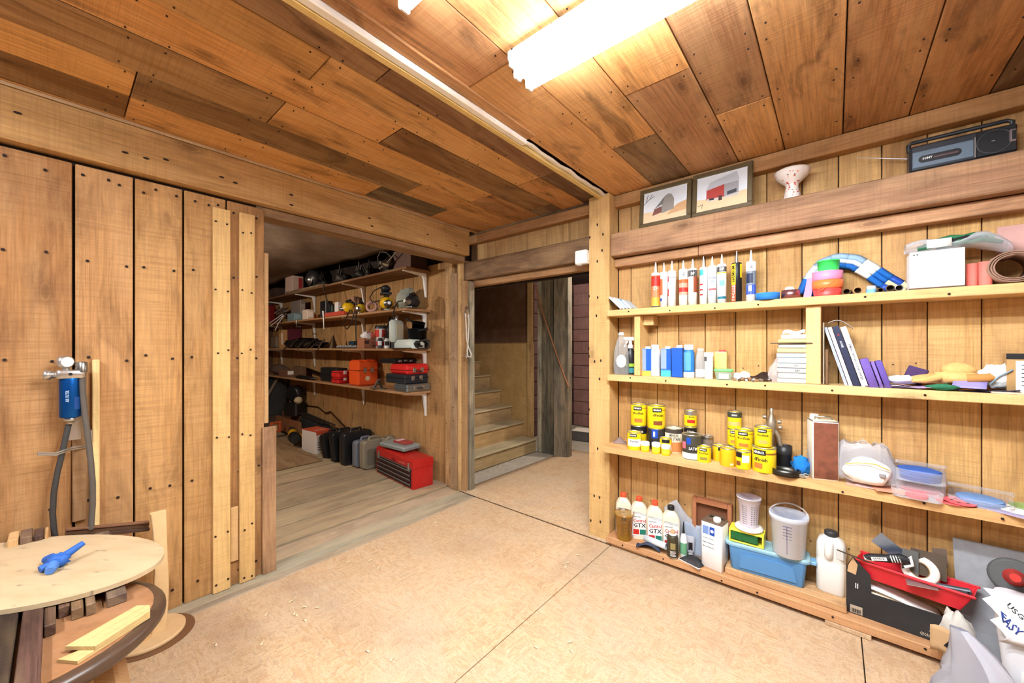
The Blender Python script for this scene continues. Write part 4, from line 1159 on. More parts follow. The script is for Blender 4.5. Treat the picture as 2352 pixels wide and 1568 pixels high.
bottle('orange can with white top, against the post on second shelf', 1405, 2.47, Z2, 15, 802, pl((232, 112, 48)), [(.96, 0), (1, .02), (1, .72), (1, .72)], WHT, [(1.0, .72), (1.0, .97), (.9, 1)], nm='spray_can', cat='can', bands=[(.55, .72, mt('paint', (226, 220, 214)))])
t, x, y, r, h = bottle('clear dish soap bottle with a white oval label beside the post', 1427, 2.40, Z2, 36, 763, mt('clear', (206, 208, 206), rough=.25),
                       [(.85, .0), (.98, .03), (1.0, .25), (.92, .45), (.96, .52), (.62, .78), (.34, .9), (.34, .93)], WHT, [(.36, .93), (.36, .985), (.2, 1.0)], sq=(1, .62))
M().lathe([(r * .9, .006), (r * .95, h * .2), (r * .93, h * .3)], mt('clear', (120, 124, 128), rough=.3), 20, sq=(1, .58)).obj('liquid', t)
m = M(); m.add([(r * .62 * math.cos(2 * PI * i / 20), -r * .64, h * .32 + h * .15 * math.sin(2 * PI * i / 20)) for i in range(20)], [tuple(range(20))], WHP); m.obj('oval_label', t)
t, x, y, r, h = bottle('black spray bottle with white trigger, behind the short upright', 1448, 2.455, Z2, 26, 800, pl((38, 38, 40)), [(.9, 0), (1, .02), (1, .72), (.62, .92), (.4, 1)], sq=(1, .7), nm='spray_bottle', bands=[(.30, .42, mt('paint', (160, 200, 60)), -70, 70), (.06, .26, mt('paint', (60, 140, 150)), -60, 60)])
m = M(); m.lathe([(r * .5, h), (r * .5, h * 1.12), (r * .3, h * 1.16), (r * .28, h * 1.3)], WHT, 14); m.obj('pump_collar', t)
m = M(); m.box((-r * 1.5, -r * .4, h * 1.3), (r * .7, r * .4, h * 1.44), WHT, .004); m.bar((-r * .5, 0, h * 1.30), (-r * 1.1, 0, h * 1.05), .008, .012, WHT); m.obj('trigger_head', t)

BL1 = mt('paint', (60, 110, 200)); BL2 = mt('paint', (20, 88, 196)); BLG = mt('paint', (140, 160, 190)); CYN = mt('paint', (70, 180, 206))
rtin('blue solvent tin with yellow foot band, next to the short upright', 1471, 1493, Z2, 2.405, 800, .06, BL1, [(0, .18, 0, 1, mt('paint', (236, 190, 70))), (.2, .97, 0, .5, BLG), (.2, .97, .55, 1, BL2)], .012, .15)
bottle('white round bottle with black print between two blue tins', 1505, 2.445, Z2, 25, 798, WHT, [(.95, 0), (1, .02), (1, .82), (.9, .92), (.7, .97), (.7, 1)], WHT, [(.72, 1.0), (.72, 1.09), (.65, 1.1)], bands=[(.2, .72, mt('paint', (214, 216, 216)), 30, 75)])
rtin('blue tin with cyan foot band and pale print, between white bottle and plain tin', 1517, 1539, Z2, 2.40, 800, .06, BL1, [(0, .22, 0, 1, CYN), (.28, .97, 0, .55, BLG), (.25, .97, .6, 1, BL2)], .012, .12)
rtin('plain deep blue tin without print on its front', 1542, 1567, Z2, 2.385, 798, .065, mt('paint', (18, 84, 200)), [], .014, .05, side=mt('paint', (44, 52, 96)))
bottle('blue bottle with wide white cap and white foot', 1582, 2.425, Z2, 26, 803, mt('paint', (40, 120, 190)), [(.96, 0), (1, .02), (1, .9), (.85, .97), (.82, 1)], WHT, [(.84, 1.0), (.84, 1.16), (.74, 1.18)], bands=[(0.01, .2, WHP), (.26, .9, mt('paint', (90, 160, 206)), -60, 20)], sq=(1, .8))
bottle('clear bottle half full of milky liquid', 1609, 2.44, Z2, 24, 801, mt('clear', (224, 228, 228), rough=.3), [(.94, 0), (1, .03), (1, .6), (.8, .82), (.6, .94), (.6, 1)], mt('clear', (236, 236, 236), rough=.5), [(.62, .94), (.62, 1.0), (.5, 1.01)], bands=[(.04, .3, WHP, -80, 80)])
bottle('white bottle with dark ring at the neck and wide white cap', 1628, 2.395, Z2, 20, 812, WHT, [(.95, 0), (1, .02), (1, .86), (1, .88)], WHT, [(1.12, .88), (1.12, 1.03), (1.02, 1.05)], bands=[(.70, .87, mt('paint', (90, 86, 84)), -180, -25), (.05, .6, mt('paint', (232, 232, 232)), -40, 40)])
rtin('pale yellow tin with small red cap behind the green-lidded tub', 1640, 1668, Z2, 2.46, 808, .045, mt('paint', (240, 222, 120)), [(.05, .4, 0, .8, mt('paint', (206, 170, 90)))], .012, .1, capmat=pl((220, 80, 60)))
x, y, r, h = spoty(1662, 2.39, Z2, 44, 848)
t = thing('plastic_tub', 'small clear tub with bright green lid', 'tub', (x, y, Z2 + .0005), face(x, y))
m = M(); o = rrect(r * 1.8, r * 1.6, .014)
m.loft([[(a * .88, b * .88, 0) for a, b in o], [(a * .9, b * .9, .004) for a, b in o], [(a, b, h * .8) for a, b in o]], mt('clear', (200, 226, 206), rough=.35), True, (1, 0)); m.obj('tub', t)
M().rbox(r * 2.0, r * 1.8, h * .24, .016, pl((110, 220, 120)), z=h * .8, edge=.003).obj('lid', t)
M().cbox((0, -r * .83, h * .36), (r * 1.0, .001, h * .5), pa((230, 236, 226))).obj('label_panel', t)
for i, (px, r, lb) in enumerate(((1691, .020, 'white plastic cap lying beside the green-lidded tub'), (1709, .024, 'larger white plastic cap next to the small silver bits'))):
    x = xa(px, 2.42)
    t = thing('white_stopper', lb, 'cap', (x, 2.42, Z2 + r + .001), 0, 'white caps lying on second shelf', rot=(PI / 2, .3 - .6 * i, .5))
    M().lathe([(r, 0), (r, .02), (r * .92, .024)], WHT, 18).obj('shell', t)
names_ = ['first', 'second', 'third', 'fourth', 'fifth', 'sixth', 'seventh', 'eighth']
for k in range(14):
    px = 1686 + k * 4.6; r = .006 + .002 * (k % 3)
    o = M().lathe([(r, 0), (r, .02 + .004 * (k % 2))], (CB, STEEL, pl((200, 200, 196)), CBD)[k % 4], 10).obj('cork', None, (xa(px, 2.36 + .012 * (k % 3)), 2.352 + .014 * (k % 3), Z2 + r + .0005), (PI / 2, 0, RND.uniform(-.8, .8)))
    tag(o, ('tan cork', 'shiny metal plug', 'pale plastic plug', 'dark brown cork')[k % 4] + ', %s along the second shelf front from the green-lidded tub' % (names_ + ['ninth', 'tenth', 'eleventh', 'twelfth', 'thirteenth', 'last'])[k], 'plug', 'small plugs along the front of second shelf')
t = thing('foil_sachet', 'crumpled dark and silver sachet leaning by the nail bag', 'sachet', (xa(1748, 2.40), 2.40, Z2), 0)
M().sheet(lambda u, v: (-.05 + .1 * u, .03 * v - .02 + .012 * math.sin(5 * u), .003 + .055 * v * (.4 + .6 * u) + .006 * math.sin(9 * u + 3 * v)), 10, 6, mt('metal', (96, 84, 84), rough=.35), .002).obj('film', t)
x, y = xa(1786, 2.405), 2.405
t = thing('nail_bag', 'clear plastic bag of nails with twisted top', 'bag', (x, y, Z2 + .0005), face(x, y))
h = hz(800, x, y) - Z2
m = M(); secs = []
for i in range(10):
    f = i / 9; rr = (.048 * (1 - f ** 1.4) + .007) * (1 if i else .85)
    secs.append([(rr * (1 + .18 * noise.noise(Vector((math.cos(a) * 2, math.sin(a) * 2, f * 6)))) * math.cos(a) + .032 * f ** 1.6, rr * .7 * math.sin(a), h * f) for a in [2 * PI * j / 16 for j in range(16)]])
m.loft(secs, mt('clear', (226, 214, 208), rough=.42)); m.obj('film', t)
for k in range(16):
    a = RND.uniform(0, PI)
    M().tube([(RND.uniform(-.025, .025), RND.uniform(-.014, .014), RND.uniform(.006, .02)), (RND.uniform(-.02, .024), RND.uniform(-.014, .014), RND.uniform(.04, .09))], .0016, me((120, 96, 90)), 4).obj('nail', t)

# sandpaper boxes in a stack
x, y = xa(1825, 2.40), 2.40
zs = [877, 866, 853.5, 842, 831, 818, 807.5, 796, 786]
zc = Z2 + .0005
names = ['lowest', 'second', 'third', 'fourth', 'fifth', 'sixth', 'seventh', 'eighth']
cl_ = [(214, 214, 206), (226, 228, 224), (206, 208, 206), (222, 224, 222), (210, 224, 228), (206, 226, 234), (220, 196, 150), (210, 212, 204)]
n_ = Z2
tops = [hz(p, x, y - .03) for p in zs]
off = tops[0] - Z2
for i in range(8):
    hh = tops[i + 1] - tops[i]
    w = .135 + .01 * ((i * 7) % 3) * .5
    t = thing('sandpaper_box', 'grey sandpaper box, %s from the bottom of its stack' % names[i], 'box', (x + .003 * ((i * 5) % 3 - 1), y, zc), RND.uniform(-.04, .1), 'stack of sandpaper boxes')
    M().rbox(w, .075, hh - .002, .004, pa(tuple(int(q * .86) for q in cl_[i])), edge=.0015).obj('carton', t)
    M().cbox((0, -.0378, hh * .5), (w * .9, .0008, hh * .6), pa(tuple(int(q * .92) for q in cl_[i]))).obj('end_label', t)
    if i in (2, 3): M().text(('220', '150')[i - 2], INK, h=hh * .4, T=Matrix.Translation((.01, -.039, hh * .5))).obj('lettering', t)
    zc += hh
o = M().box((-.10, -.05, 0), (.07, .04, .003), mt('paper', (60, 54, 50))).obj('sandpaper_sheet', None, (x, y, zc + .0005), (0, 0, .06)); tag(o, 'dark sandpaper sheet jutting from the stack of boxes', 'sandpaper'); zc += .0045
t = thing('sanding_pad', 'yellow sanding pad on the dark sheet atop the stack', 'pad', (x - .005, y, zc), .05)
M().rbox(.125, .07, .017, .004, mt('foam', (236, 206, 130)), edge=.002).obj('pad', t); zc += .0185
t = thing('sandpaper_box', 'topmost light grey box on the yellow sanding pad', 'box', (x, y, zc), -.05, 'stack of sandpaper boxes')
M().rbox(.105, .07, .022, .004, pa((206, 206, 202)), edge=.0015).obj('carton', t); zc += .023
o = M().sheet(lambda u, v: (-.045 + .09 * u, -.03 + .06 * v, .002 + .02 * (1 - math.exp(-3 * v)) + .005 * math.sin(8 * u)), 8, 6, pa((240, 240, 234)), .002).obj('folded_paper', None, (x - .003, y, zc)); tag(o, 'folded white paper lying on top of the sandpaper stack', 'paper')

# magazines leaning on the wider upright, with flat offcuts behind them
xu = xa(1868, 2.36) + .032
def leaner(label, nm, cat, px_base, y0, L, thick, depth, lean, mats, grp=None):
    xb = px_base if abs(px_base) < 5 else xa(px_base, y0)
    t = thing(nm, label, cat, (xb, y0, Z2 + .001), 0, grp, rot=(0, -lean, 0))
    M().box((-thick, .0, .001), (-.0016, depth, L), mats[0], .001).obj('pages', t)
    m = M(); m.box((-.0014, 0, 0), (0, depth + .002, L + .002), mats[1]); m.obj('front_cover', t)
    m = M(); m.box((-thick - .0016, 0, 0), (-thick - .0002, depth + .002, L + .002), mats[1]); m.obj('back_cover', t)
    m = M(); m.box((-thick - .0016, -.0012, 0), (0, -.0001, L + .002), mats[2]); m.obj('spine', t)
    return t
o = board('wood_offcut', (xu + .004, 2.38, Z2 + .001), (xu + .009, 2.49, Z2 + .30), 'z', W_BEAM, jit((196, 180, 160))); tag(o, 'thin pale wood offcut standing against the wider upright', 'wood')
o = board('wood_offcut', (xu + .014, 2.37, Z2 + .001), (xu + .024, 2.43, Z2 + .17), 'z', W_BEAM, jit((120, 84, 56))); tag(o, 'short dark wood offcut beside the pale one behind the magazines', 'wood')
MG = [(1944, 2.40, .285, .010, .105, .27, (pa((220, 220, 224)), mt('paint', (50, 54, 80)), mt('paint', (170, 176, 190)))),
      (1950, 2.39, .285, .012, .11, .27, (pa((210, 210, 216)), mt('paint', (30, 32, 52)), mt('paint', (200, 204, 214)))),
      (1958, 2.375, .29, .022, .115, .27, (pa((214, 214, 214)), mt('paint', (34, 36, 60)), mt('paint', (40, 44, 70)))),
      (1969, 2.36, .285, .020, .12, .27, (pa((226, 226, 222)), mt('paint', (120, 104, 84)), mt('paint', (232, 232, 230))))]
lbs = ['slate blue magazine leaning nearest the wider upright', 'dark navy magazine second in the leaning row', 'thick navy magazine with red star on its spine', 'white-spined magazine, outermost in the leaning row']
XB = xa(1938, 2.39)
for i, (px, y0, L, th, dp, ln, ms) in enumerate(MG):
    XB += (th + .0042) / math.cos(ln); px = XB
    t = leaner(lbs[i], 'magazine', 'magazine', px, y0, L, th, dp, ln, ms, 'leaning magazines')
    if i == 3:
        M().text('AMERICAN WOODWORKER', mt('paint', (90, 90, 96)), w=L * .6, h=.010, fn=lambda a, b: (-.010 - b, -.0020, L * .42 - a)).obj('lettering', t)
    if i == 2:
        M().lathe([(.004, 0), (.004, .0006)], REDP, 5, T=Matrix.Translation((-.012, -.0013, L * .86)) @ Matrix.Rotation(PI / 2, 4, 'X')).obj('star', t)
        M().text('HOME', mt('paint', (220, 220, 230)), w=.03, h=.008, fn=lambda a, b: (-.012 - b, -.0020, L * .7 - a)).obj('lettering', t)
t = thing('loose_page', 'torn silvery page flopping from the top of the outermost magazine', 'paper', (xa(1915, 2.365), 2.37, Z2 + .262))
M().sheet(lambda u, v: (.09 * u - .02, .002 + .05 * v, .030 * math.sin(PI * (u * .9 + .15)) - .012 * u - .004 + .024), 10, 3, pa((200, 198, 192)), .0015).obj('page', t)
PUR = mt('foam', (108, 84, 160)); PUR2 = mt('foam', (128, 104, 180)); PURD = mt('foam', (74, 52, 96))
for i, (px, L, w, ln, mat, lb) in enumerate(((1977, .135, .030, .30, PUR, 'purple sanding sponge leaning against the magazines'), (1985, .120, .012, .26, PUR2, 'thin purple abrasive pad, middle of the leaning three'), (1998, .125, .022, .22, mt('foam', (96, 76, 156)), 'dark purple sanding sponge at the outer end of the leaning three'))):
    XB += (w + .003) / math.cos(.27); ln = .27
    t = thing('sanding_sponge', lb, 'sponge', (XB, 2.345 + .004 * i, Z2 + .001), 0, 'leaning purple sanding sponges', rot=(0, -ln, 0))
    M().rbox(w, .09, L, .004, mat, c=(-w / 2, .045), edge=.003).obj('foam_block', t)

# heap of sandpaper, glove, mask at the end of second shelf
heap = [(2040, 2.36, .0, .16, .075, .1, (110, 92, 130), 'dark-backed lilac sandpaper sheet lowest at the near end of the heap'), (2085, 2.365, .004, .15, .08, -.2, (206, 184, 214), 'pale lilac sandpaper sheet with curled edge in the heap'),
        (2120, 2.36, .008, .14, .07, .15, (170, 146, 190), 'mauve sandpaper sheet in the middle of the heap'), (2245, 2.36, .0, .17, .08, .05, (44, 40, 50), 'black sandpaper sheet lying flat under the purple square'), (2275, 2.358, .004, .15, .07, -.12, (70, 66, 90), 'slate sandpaper sheet lying flat on the black sheet')]
for px, y, dz, w, d, a, c, lb in heap:
    o = M().sheet(lambda u, v: ((u - .5) * w, (v - .5) * d, .002 + .006 * (2 * u - 1) ** 2 + .003 * math.sin(7 * u + px)), 8, 4, mt('paper', c, var=.3), .0016).obj('sandpaper_sheet', None, (xa(px, y), y + .03, Z2 + dz + .0015), (0, 0, a)); tag(o, lb, 'sandpaper', 'sandpaper sheets heaped on second shelf')
o = M().blob(.045, .022, .014, mt('cloth', (40, 110, 76)), (0, 0, .0135), .5, 4, 2, flat=-.013).obj('green_scrub_pad', None, (xa(2165, 2.352), 2.356, Z2 + .001)); tag(o, 'dark green scouring pad at the front edge of second shelf', 'pad')
t = thing('sanding_sponge', 'dark plum sponge standing on edge at the heap', 'sponge', (xa(2092, 2.46), 2.46, Z2 + .018), rot=(0, .35, 0)); M().rbox(.065, .025, .075, .008, PURD, edge=.003).obj('foam_block', t)
t = thing('work_glove', 'crumpled tan leather work glove on the heap', 'glove', (xa(2195, 2.43), 2.43, Z2 + .022), face(.3, 2.43))
LG = mt('cloth', (224, 176, 108))
M().blob(.07, .04, .03, LG, (0, 0, .03), .35, 2.6, 5, 18, 10, flat=-.029).obj('palm', t)
M().blob(.05, .035, .03, LG, (.005, .01, .06), .4, 3, 9, 16, 8).obj('cuff', t)
for k, (a, L) in enumerate(((.2, .08), (-.05, .10), (-.3, .10), (-.55, .075))):
    M().tube([(-.05, -.012 * k + .01, .03), (-.05 - L * .5, -.015 * k + .012 + a * .03, .028 - .004 * k), (-.05 - L, -.016 * k + .01 + a * .05, .014)], [.017, .014, .009], LG, 8).obj('finger', t)
M().tube([(.03, -.03, .03), (.08, -.035, .035), (.11, -.02, .045), (.125, .0, .035)], [.018, .017, .016, .01], mt('cloth', (190, 134, 70)), 8).obj('thumb', t)
o = M().sheet(lambda u, v: ((u - .5) * .09, (v - .5) * .06, .002 + .03 * v), 4, 4, pa((150, 140, 210)), .002).obj('sandpaper_sheet', None, (xa(2228, 2.365), 2.372, Z2 + .014), (0, 0, -.25)); tag(o, 'bright violet sandpaper square slanting on the heap', 'sandpaper')
t = thing('cloth_mask', 'white dust mask with straps beside the label box', 'mask', (xa(2294, 2.41), 2.41, Z2 + .014), face(.5, 2.41))
M().blob(.05, .035, .05, mt('cloth', (226, 232, 236)), (0, 0, .05), .4, 2.8, 6, 18, 10, flat=-.049).obj('shell', t)
M().tube([(-.02, -.032, .02), (.0, -.042, .05), (.03, -.036, .075), (.04, -.01, .09)], .003, mt('cloth', (130, 150, 160)), 5).obj('strap', t)
t = thing('white_mask', 'flat white paper mask behind the dark sheets, nearer the magazines', 'mask', (xa(2068, 2.42), 2.42, Z2 + .017)); M().blob(.055, .03, .018, pa((224, 228, 230)), (0, 0, .018), .5, 3, 12, flat=-.0175).obj('shell', t)
x0 = xa(2312, 2.375)
t = thing('label_box', 'box with black top edge and white instruction label at the frame edge', 'box', (x0, 2.375, Z2 + .001), -.12)
h = hz(812, x0, 2.37) - Z2
M().rbox(.2, .10, h, .003, mt('card', (176, 140, 90)), c=(.1, .05), edge=.002).obj('carton', t)
M().box((-.001, -.0015, h * .86), (.2, -.0004, h), INK).obj('black_band', t); M().box((.022, -.0015, .004), (.2, -.0004, h * .82), pa((246, 246, 242))).obj('label_panel', t)
m = M()
for k in range(6): m.box((.035, -.0022, h * (.7 - .1 * k)), (.035 + .10 - .02 * (k % 3), -.0016, h * (.7 - .1 * k) + .003), INK)
m.obj('printed_lines', t, kind='stuff')
o = M().box((-.05, -.012, 0), (.12, .012, .006), pa((240, 206, 180))).obj('wood_shim', None, (xa(2325, 2.345), 2.35, Z2 + .001), (0, 0, .05)); tag(o, 'pale pinkish strip lying before the label box', 'shim')

# ------------------------------------------------------------ on the grey beam
def picture(label, px0, px1, ybot0, ybot1, top0, kind):
    yb = 2.40; x0, x1 = xa(px0, yb), xa(px1, yb)
    z0 = 2.062; h = za(px0, top0, yb + .03) - z0; w = x1 - x0
    t = thing('framed_picture', label, 'picture', (x0, yb, z0), 0, rot=(-.10, 0, 0))
    f = .026; FR = mt('paint', (92, 78, 50), var=.3)
    m = M()
    for lo, hi in (((0, 0, 0), (w, .014, f)), ((0, 0, h - f), (w, .014, h)), ((0, 0, f), (f, .014, h - f)), ((w - f, 0, f), (w, .014, h - f))):
        M().box(lo, hi, FR, .004).obj('frame_rail', t)
    M().box((f * .8, .006, f * .8), (w - f * .8, .012, h - f * .8), pa((236, 238, 240))).obj('print', t)
    W, H = w - 2 * f, h - 2 * f
    def poly(nm, pts, c, k): M().add([(f + W * a, .0055 - .0004 * k, f + H * b) for a, b in pts], [tuple(range(len(pts)))], pa(c)).obj(nm, t)
    poly('painted_sky', [(0, .35), (1, .35), (1, 1), (0, 1)], (224, 232, 238), 0)
    poly('painted_field', [(0, 0), (1, 0), (1, .38), (.6, .34), (.3, .32), (0, .36)], (226, 200, 160), 1)
    if kind == 0:
        poly('painted_bush', [(.55, .14), (1, .2), (1, .5), (.78, .42)], (206, 164, 120), 2)
        poly('painted_barn', [(.44, .22), (.72, .30), (.72, .62), (.66, .78), (.58, .82), (.5, .76), (.44, .6)], (150, 146, 140), 3)
        poly('painted_shed', [(.22, .2), (.44, .26), (.44, .46), (.26, .40)], (128, 84, 74), 3)
        poly('painted_roof', [(.24, .40), (.46, .52), (.50, .76), (.30, .46)], (120, 118, 116), 4)
        m = M()
        for p0, p1 in (((0, .62), (.1, .74)), ((.06, .7), (.1, .92)), ((.1, .74), (.26, .84)), ((.14, .76), (.2, .92))): m.bar((f + W * p0[0], .004, f + H * p0[1]), (f + W * p1[0], .004, f + H * p1[1]), .001, .003, INK, up=(0, 1, 0))
        m.obj('painted_branches', t, kind='stuff')
    else:
        poly('painted_barn_wall', [(.2, .3), (.56, .26), (.56, .66), (.2, .58)], (176, 70, 62), 2)
        poly('painted_barn_side', [(.56, .26), (.84, .34), (.84, .68), (.56, .66)], (160, 160, 164), 2)
        poly('painted_roof', [(.18, .58), (.56, .66), (.86, .69), (.80, .95), (.28, .80)], (190, 196, 204), 3)
        poly('painted_foundation', [(.22, .24), (.84, .26), (.84, .34), (.56, .3), (.22, .33)], (206, 200, 190), 3)
        poly('painted_door', [(.62, .33), (.80, .36), (.80, .46), (.62, .43)], (70, 74, 80), 4)
        poly('painted_window', [(.26, .28), (.36, .27), (.36, .33), (.26, .33)], (60, 60, 66), 4)
        poly('painted_opening', [(.45, .22), (.52, .22), (.52, .36), (.45, .36)], (80, 60, 54), 4)
        m = M(); m.bar((f + W * .02, .004, f + H * .16), (f + W * .13, .004, f + H * .2), .001, .004, INK, up=(0, 1, 0)); m.bar((f + W * .1, .004, f + H * .08), (f + W * .13, .004, f + H * .2), .001, .004, INK, up=(0, 1, 0)); m.obj('painted_fence', t, kind='stuff')
    return t
picture('smaller framed picture of a grey barn with bare branches', 1467, 1586, 518, 500, 440, 0)
picture('larger framed picture of a red barn, farther from the post', 1588, 1728, 496, 468, 405, 1)
x, y = xa(1819, 2.435), 2.435
r = rad(84, x, y); h = hz(392, x, y) - 2.061
t = thing('flower_vase', 'wide-rimmed white vase patterned with red flecks on the grey beam', 'vase', (x, y, 2.061), face(x, y))
VW = mt('paint', (226, 216, 208), var=.2)
prof = [(.50, 0), (.52, .02), (.40, .3), (.36, .45), (.40, .52), (.60, .62), (.90, .77), (1.0, .90), (1.0, .97), (.93, 1.0), (.84, .9), (.3, .62)]
M().lathe([(r * a, h * b) for a, b in prof], VW, 28).obj('body', t)
def vr(f):
    for (a, b), (c, d) in zip(prof[:8], prof[1:9]):
        if b <= f <= d: return r * (a + (c - a) * (f - b) / (d - b))
    return r * .5
FL = [mt('paint', (190, 60, 50)), mt('paint', (214, 110, 90)), mt('paint', (110, 100, 100)), mt('paint', (206, 150, 140))]
for k in range(46):
    f = RND.uniform(.06, .86); a = RND.uniform(-100, 100); da = RND.uniform(3, 7) * (.5 + .5 * r / max(vr(f), .02)); df = RND.uniform(.02, .05)
    f1 = min(f + df, .88)
    M().patch(vr(f) * 1.012, h * f, h * f1, a, a + da * 1.3, FL[k % 4], 2, r1=vr(f1) * 1.012).obj('fleck', t)
# radio
yb = 2.40
x0, x1 = xa(2089, yb), xa(2338, yb); z0 = 2.061
w = x1 - x0; h = za(2089, 338, yb) - z0
t = thing('portable_radio', 'black portable cassette radio with aerial on the grey beam', 'radio', (x0, yb, z0), 0)
RB = pl((40, 44, 50), var=.25); RG = mt('plastic', (96, 112, 128)); SPK = mt('plastic', (24, 26, 28))
M().box((0, 0, .001), (w, .09, h), RB, .008).obj('body', t)
M().box((w * .03, -.003, h * .14), (w * .62, .001, h * .74), RG, .003).obj('front_panel', t)
o = [(w * .30 + a, h * .42 + b) for a, b in rrect(w * .42, h * .26, h * .13, 6)]
m = M(); m.loft([[(a, -.0045, b) for a, b in o], [(a, -.002, b) for a, b in o]], BLK, False); m.obj('cassette_window', t)
o = [(w * .36 + a, h * .42 + b) for a, b in rrect(w * .24, h * .06, h * .03, 4)]
m = M(); m.loft([[(a, -.0055, b) for a, b in o], [(a, -.0044, b) for a, b in o]], mt('plastic', (90, 64, 66)), False); m.obj('tape_slot', t)
M().text('SONY', WHP, w=w * .10, h=h * .09, T=Matrix.Translation((w * .18, -.0056, h * .43))).obj('lettering', t)
M().text('SONY', mt('metal', (120, 126, 130)), w=w * .16, h=h * .09, T=Matrix.Translation((w * .18, -.0042, h * .66))).obj('lettering', t)
M().box((w * .625, -.006, h * .08), (w * .637, .001, h * .80), STEEL, .001).obj('chrome_bar', t)
M().box((w * .645, -.004, h * .06), (w * .99, .001, h * .95), SPK, .004).obj('speaker_grille', t)
m = M()
m.lathe([(h * .40, 0), (h * .42, .0015), (h * .40, .002), (h * .38, .0015)], mt('plastic', (54, 58, 62)), 30, T=Matrix.Translation((w * .80, -.0042, h * .5)) @ Matrix.Rotation(PI / 2, 4, 'X'), caps=(0, 0)); m.obj('speaker_ring', t)
m = M(); m.cbox((w * .79, -.006, h * .52), (w * .03, .002, h * .03), STEEL); m.obj('speaker_badge', t)
m = M(); m.box((w * .925, -.009, h * .36), (w * .985, -.003, h * .78), me((170, 160, 164)), .002); m.obj('latch', t)
M().box((w * .945, -.0105, h * .42), (w * .978, -.0088, h * .72), BLK).obj('latch_opening', t)
m = M(); m.tube([(w * .01, .045, h * .92), (w * .005, .045, h * 1.20), (w * .04, .045, h * 1.27), (w * .94, .045, h * 1.27), (w * .99, .045, h * 1.20), (w * .985, .045, h * .92)], .008, RB, 8); m.obj('handle', t)
q1 = at(1965, 362, y=2.47)
M().tube([(0, .07, h * .78), (q1.x - x0, q1.y - yb, q1.z - z0)], [.0028, .0012], STEEL, 6).obj('aerial', t)

# white electrical box on the low lintel, rope on its hook
q = at(1328, 595, y=2.385)
t = thing('electrical_box', 'white electrical box on the beam beside the post', 'electrical box', (q.x, 2.385, q.z), 0)
M().box((0, -.05, -.048), (.092, .0, .048), WHT, .006).obj('cover', t)
for dz in (-.03, .032): M().lathe([(.004, 0), (.004, .002)], GRY, 8, T=Matrix.Translation((.0925, -.024, dz)) @ Matrix.Rotation(PI / 2, 4, 'Y')).obj('screw', t)
m = M(); m.box((.012, -.040, -.054), (.05, -.012, -.048), mt('plastic', (220, 220, 216)), .002); m.obj('clip', t)
q = at(1076, 720, y=2.352)
t = thing('hanging_rope', 'pale looped rope with metal clip hanging on the corner post hook', 'rope', (q.x, 2.345, q.z))
ROPE = mt('cloth', (196, 190, 178))
M().lathe([(.013, 0), (.018, .003), (.015, .008), (.008, .012)], mt('rust', (110, 80, 54)), 12, T=Matrix.Translation((-.012, .0, .05)) @ Matrix.Rotation(PI / 2, 4, 'X')).obj('hook_plate', t)
M().tube([(.026 * math.cos(a), -.016, .0 + .036 * math.sin(a)) for a in [2 * PI * k / 14 for k in range(14)]], .005, me((150, 146, 140)), 6, closed=True).obj('ring', t)
m = M(); m.tube([(-.01, -.02, .0), (.0, -.022, -.1), (.006, -.022, -.22), (.03, -.022, -.30), (.066, -.022, -.355), (.06, -.022, -.385), (.02, -.022, -.38), (.014, -.022, -.33), (.03, -.022, -.2), (.036, -.022, -.08), (.03, -.02, -.01)], .006, ROPE, 7); m.obj('rope', t)
M().tube([(.004, -.022, -.35), (.0, -.022, -.38), (.012, -.022, -.40), (.022, -.022, -.375)], .004, STEEL, 6).obj('clip', t)
t = thing('leaning_cable', 'thin brown cable slanting across the grey boards by the stairs', 'cable', (0, 0, 0))
pts = [at(px, py, y=3.82) for px, py in ((1230, 655), (1244, 710), (1262, 765), (1284, 830), (1298, 868), (1306, 888))]
M().tube(pts, .009, mt('rubber', (150, 96, 60)), 6).obj('cable', t)
q = at(1322, 1012, z=.0)
t = thing('floor_carton', 'small white-topped dark carton on the floor beyond the grey boards', 'box', (q.x + .06, q.y + .15, .0), .2)
M().box((-.15, -.12, .001), (.15, .12, .13), mt('card', (92, 88, 84), var=.5), .004).obj('carton', t); M().box((-.152, -.122, .131), (.152, .122, .137), pa((236, 228, 210))).obj('lid', t)

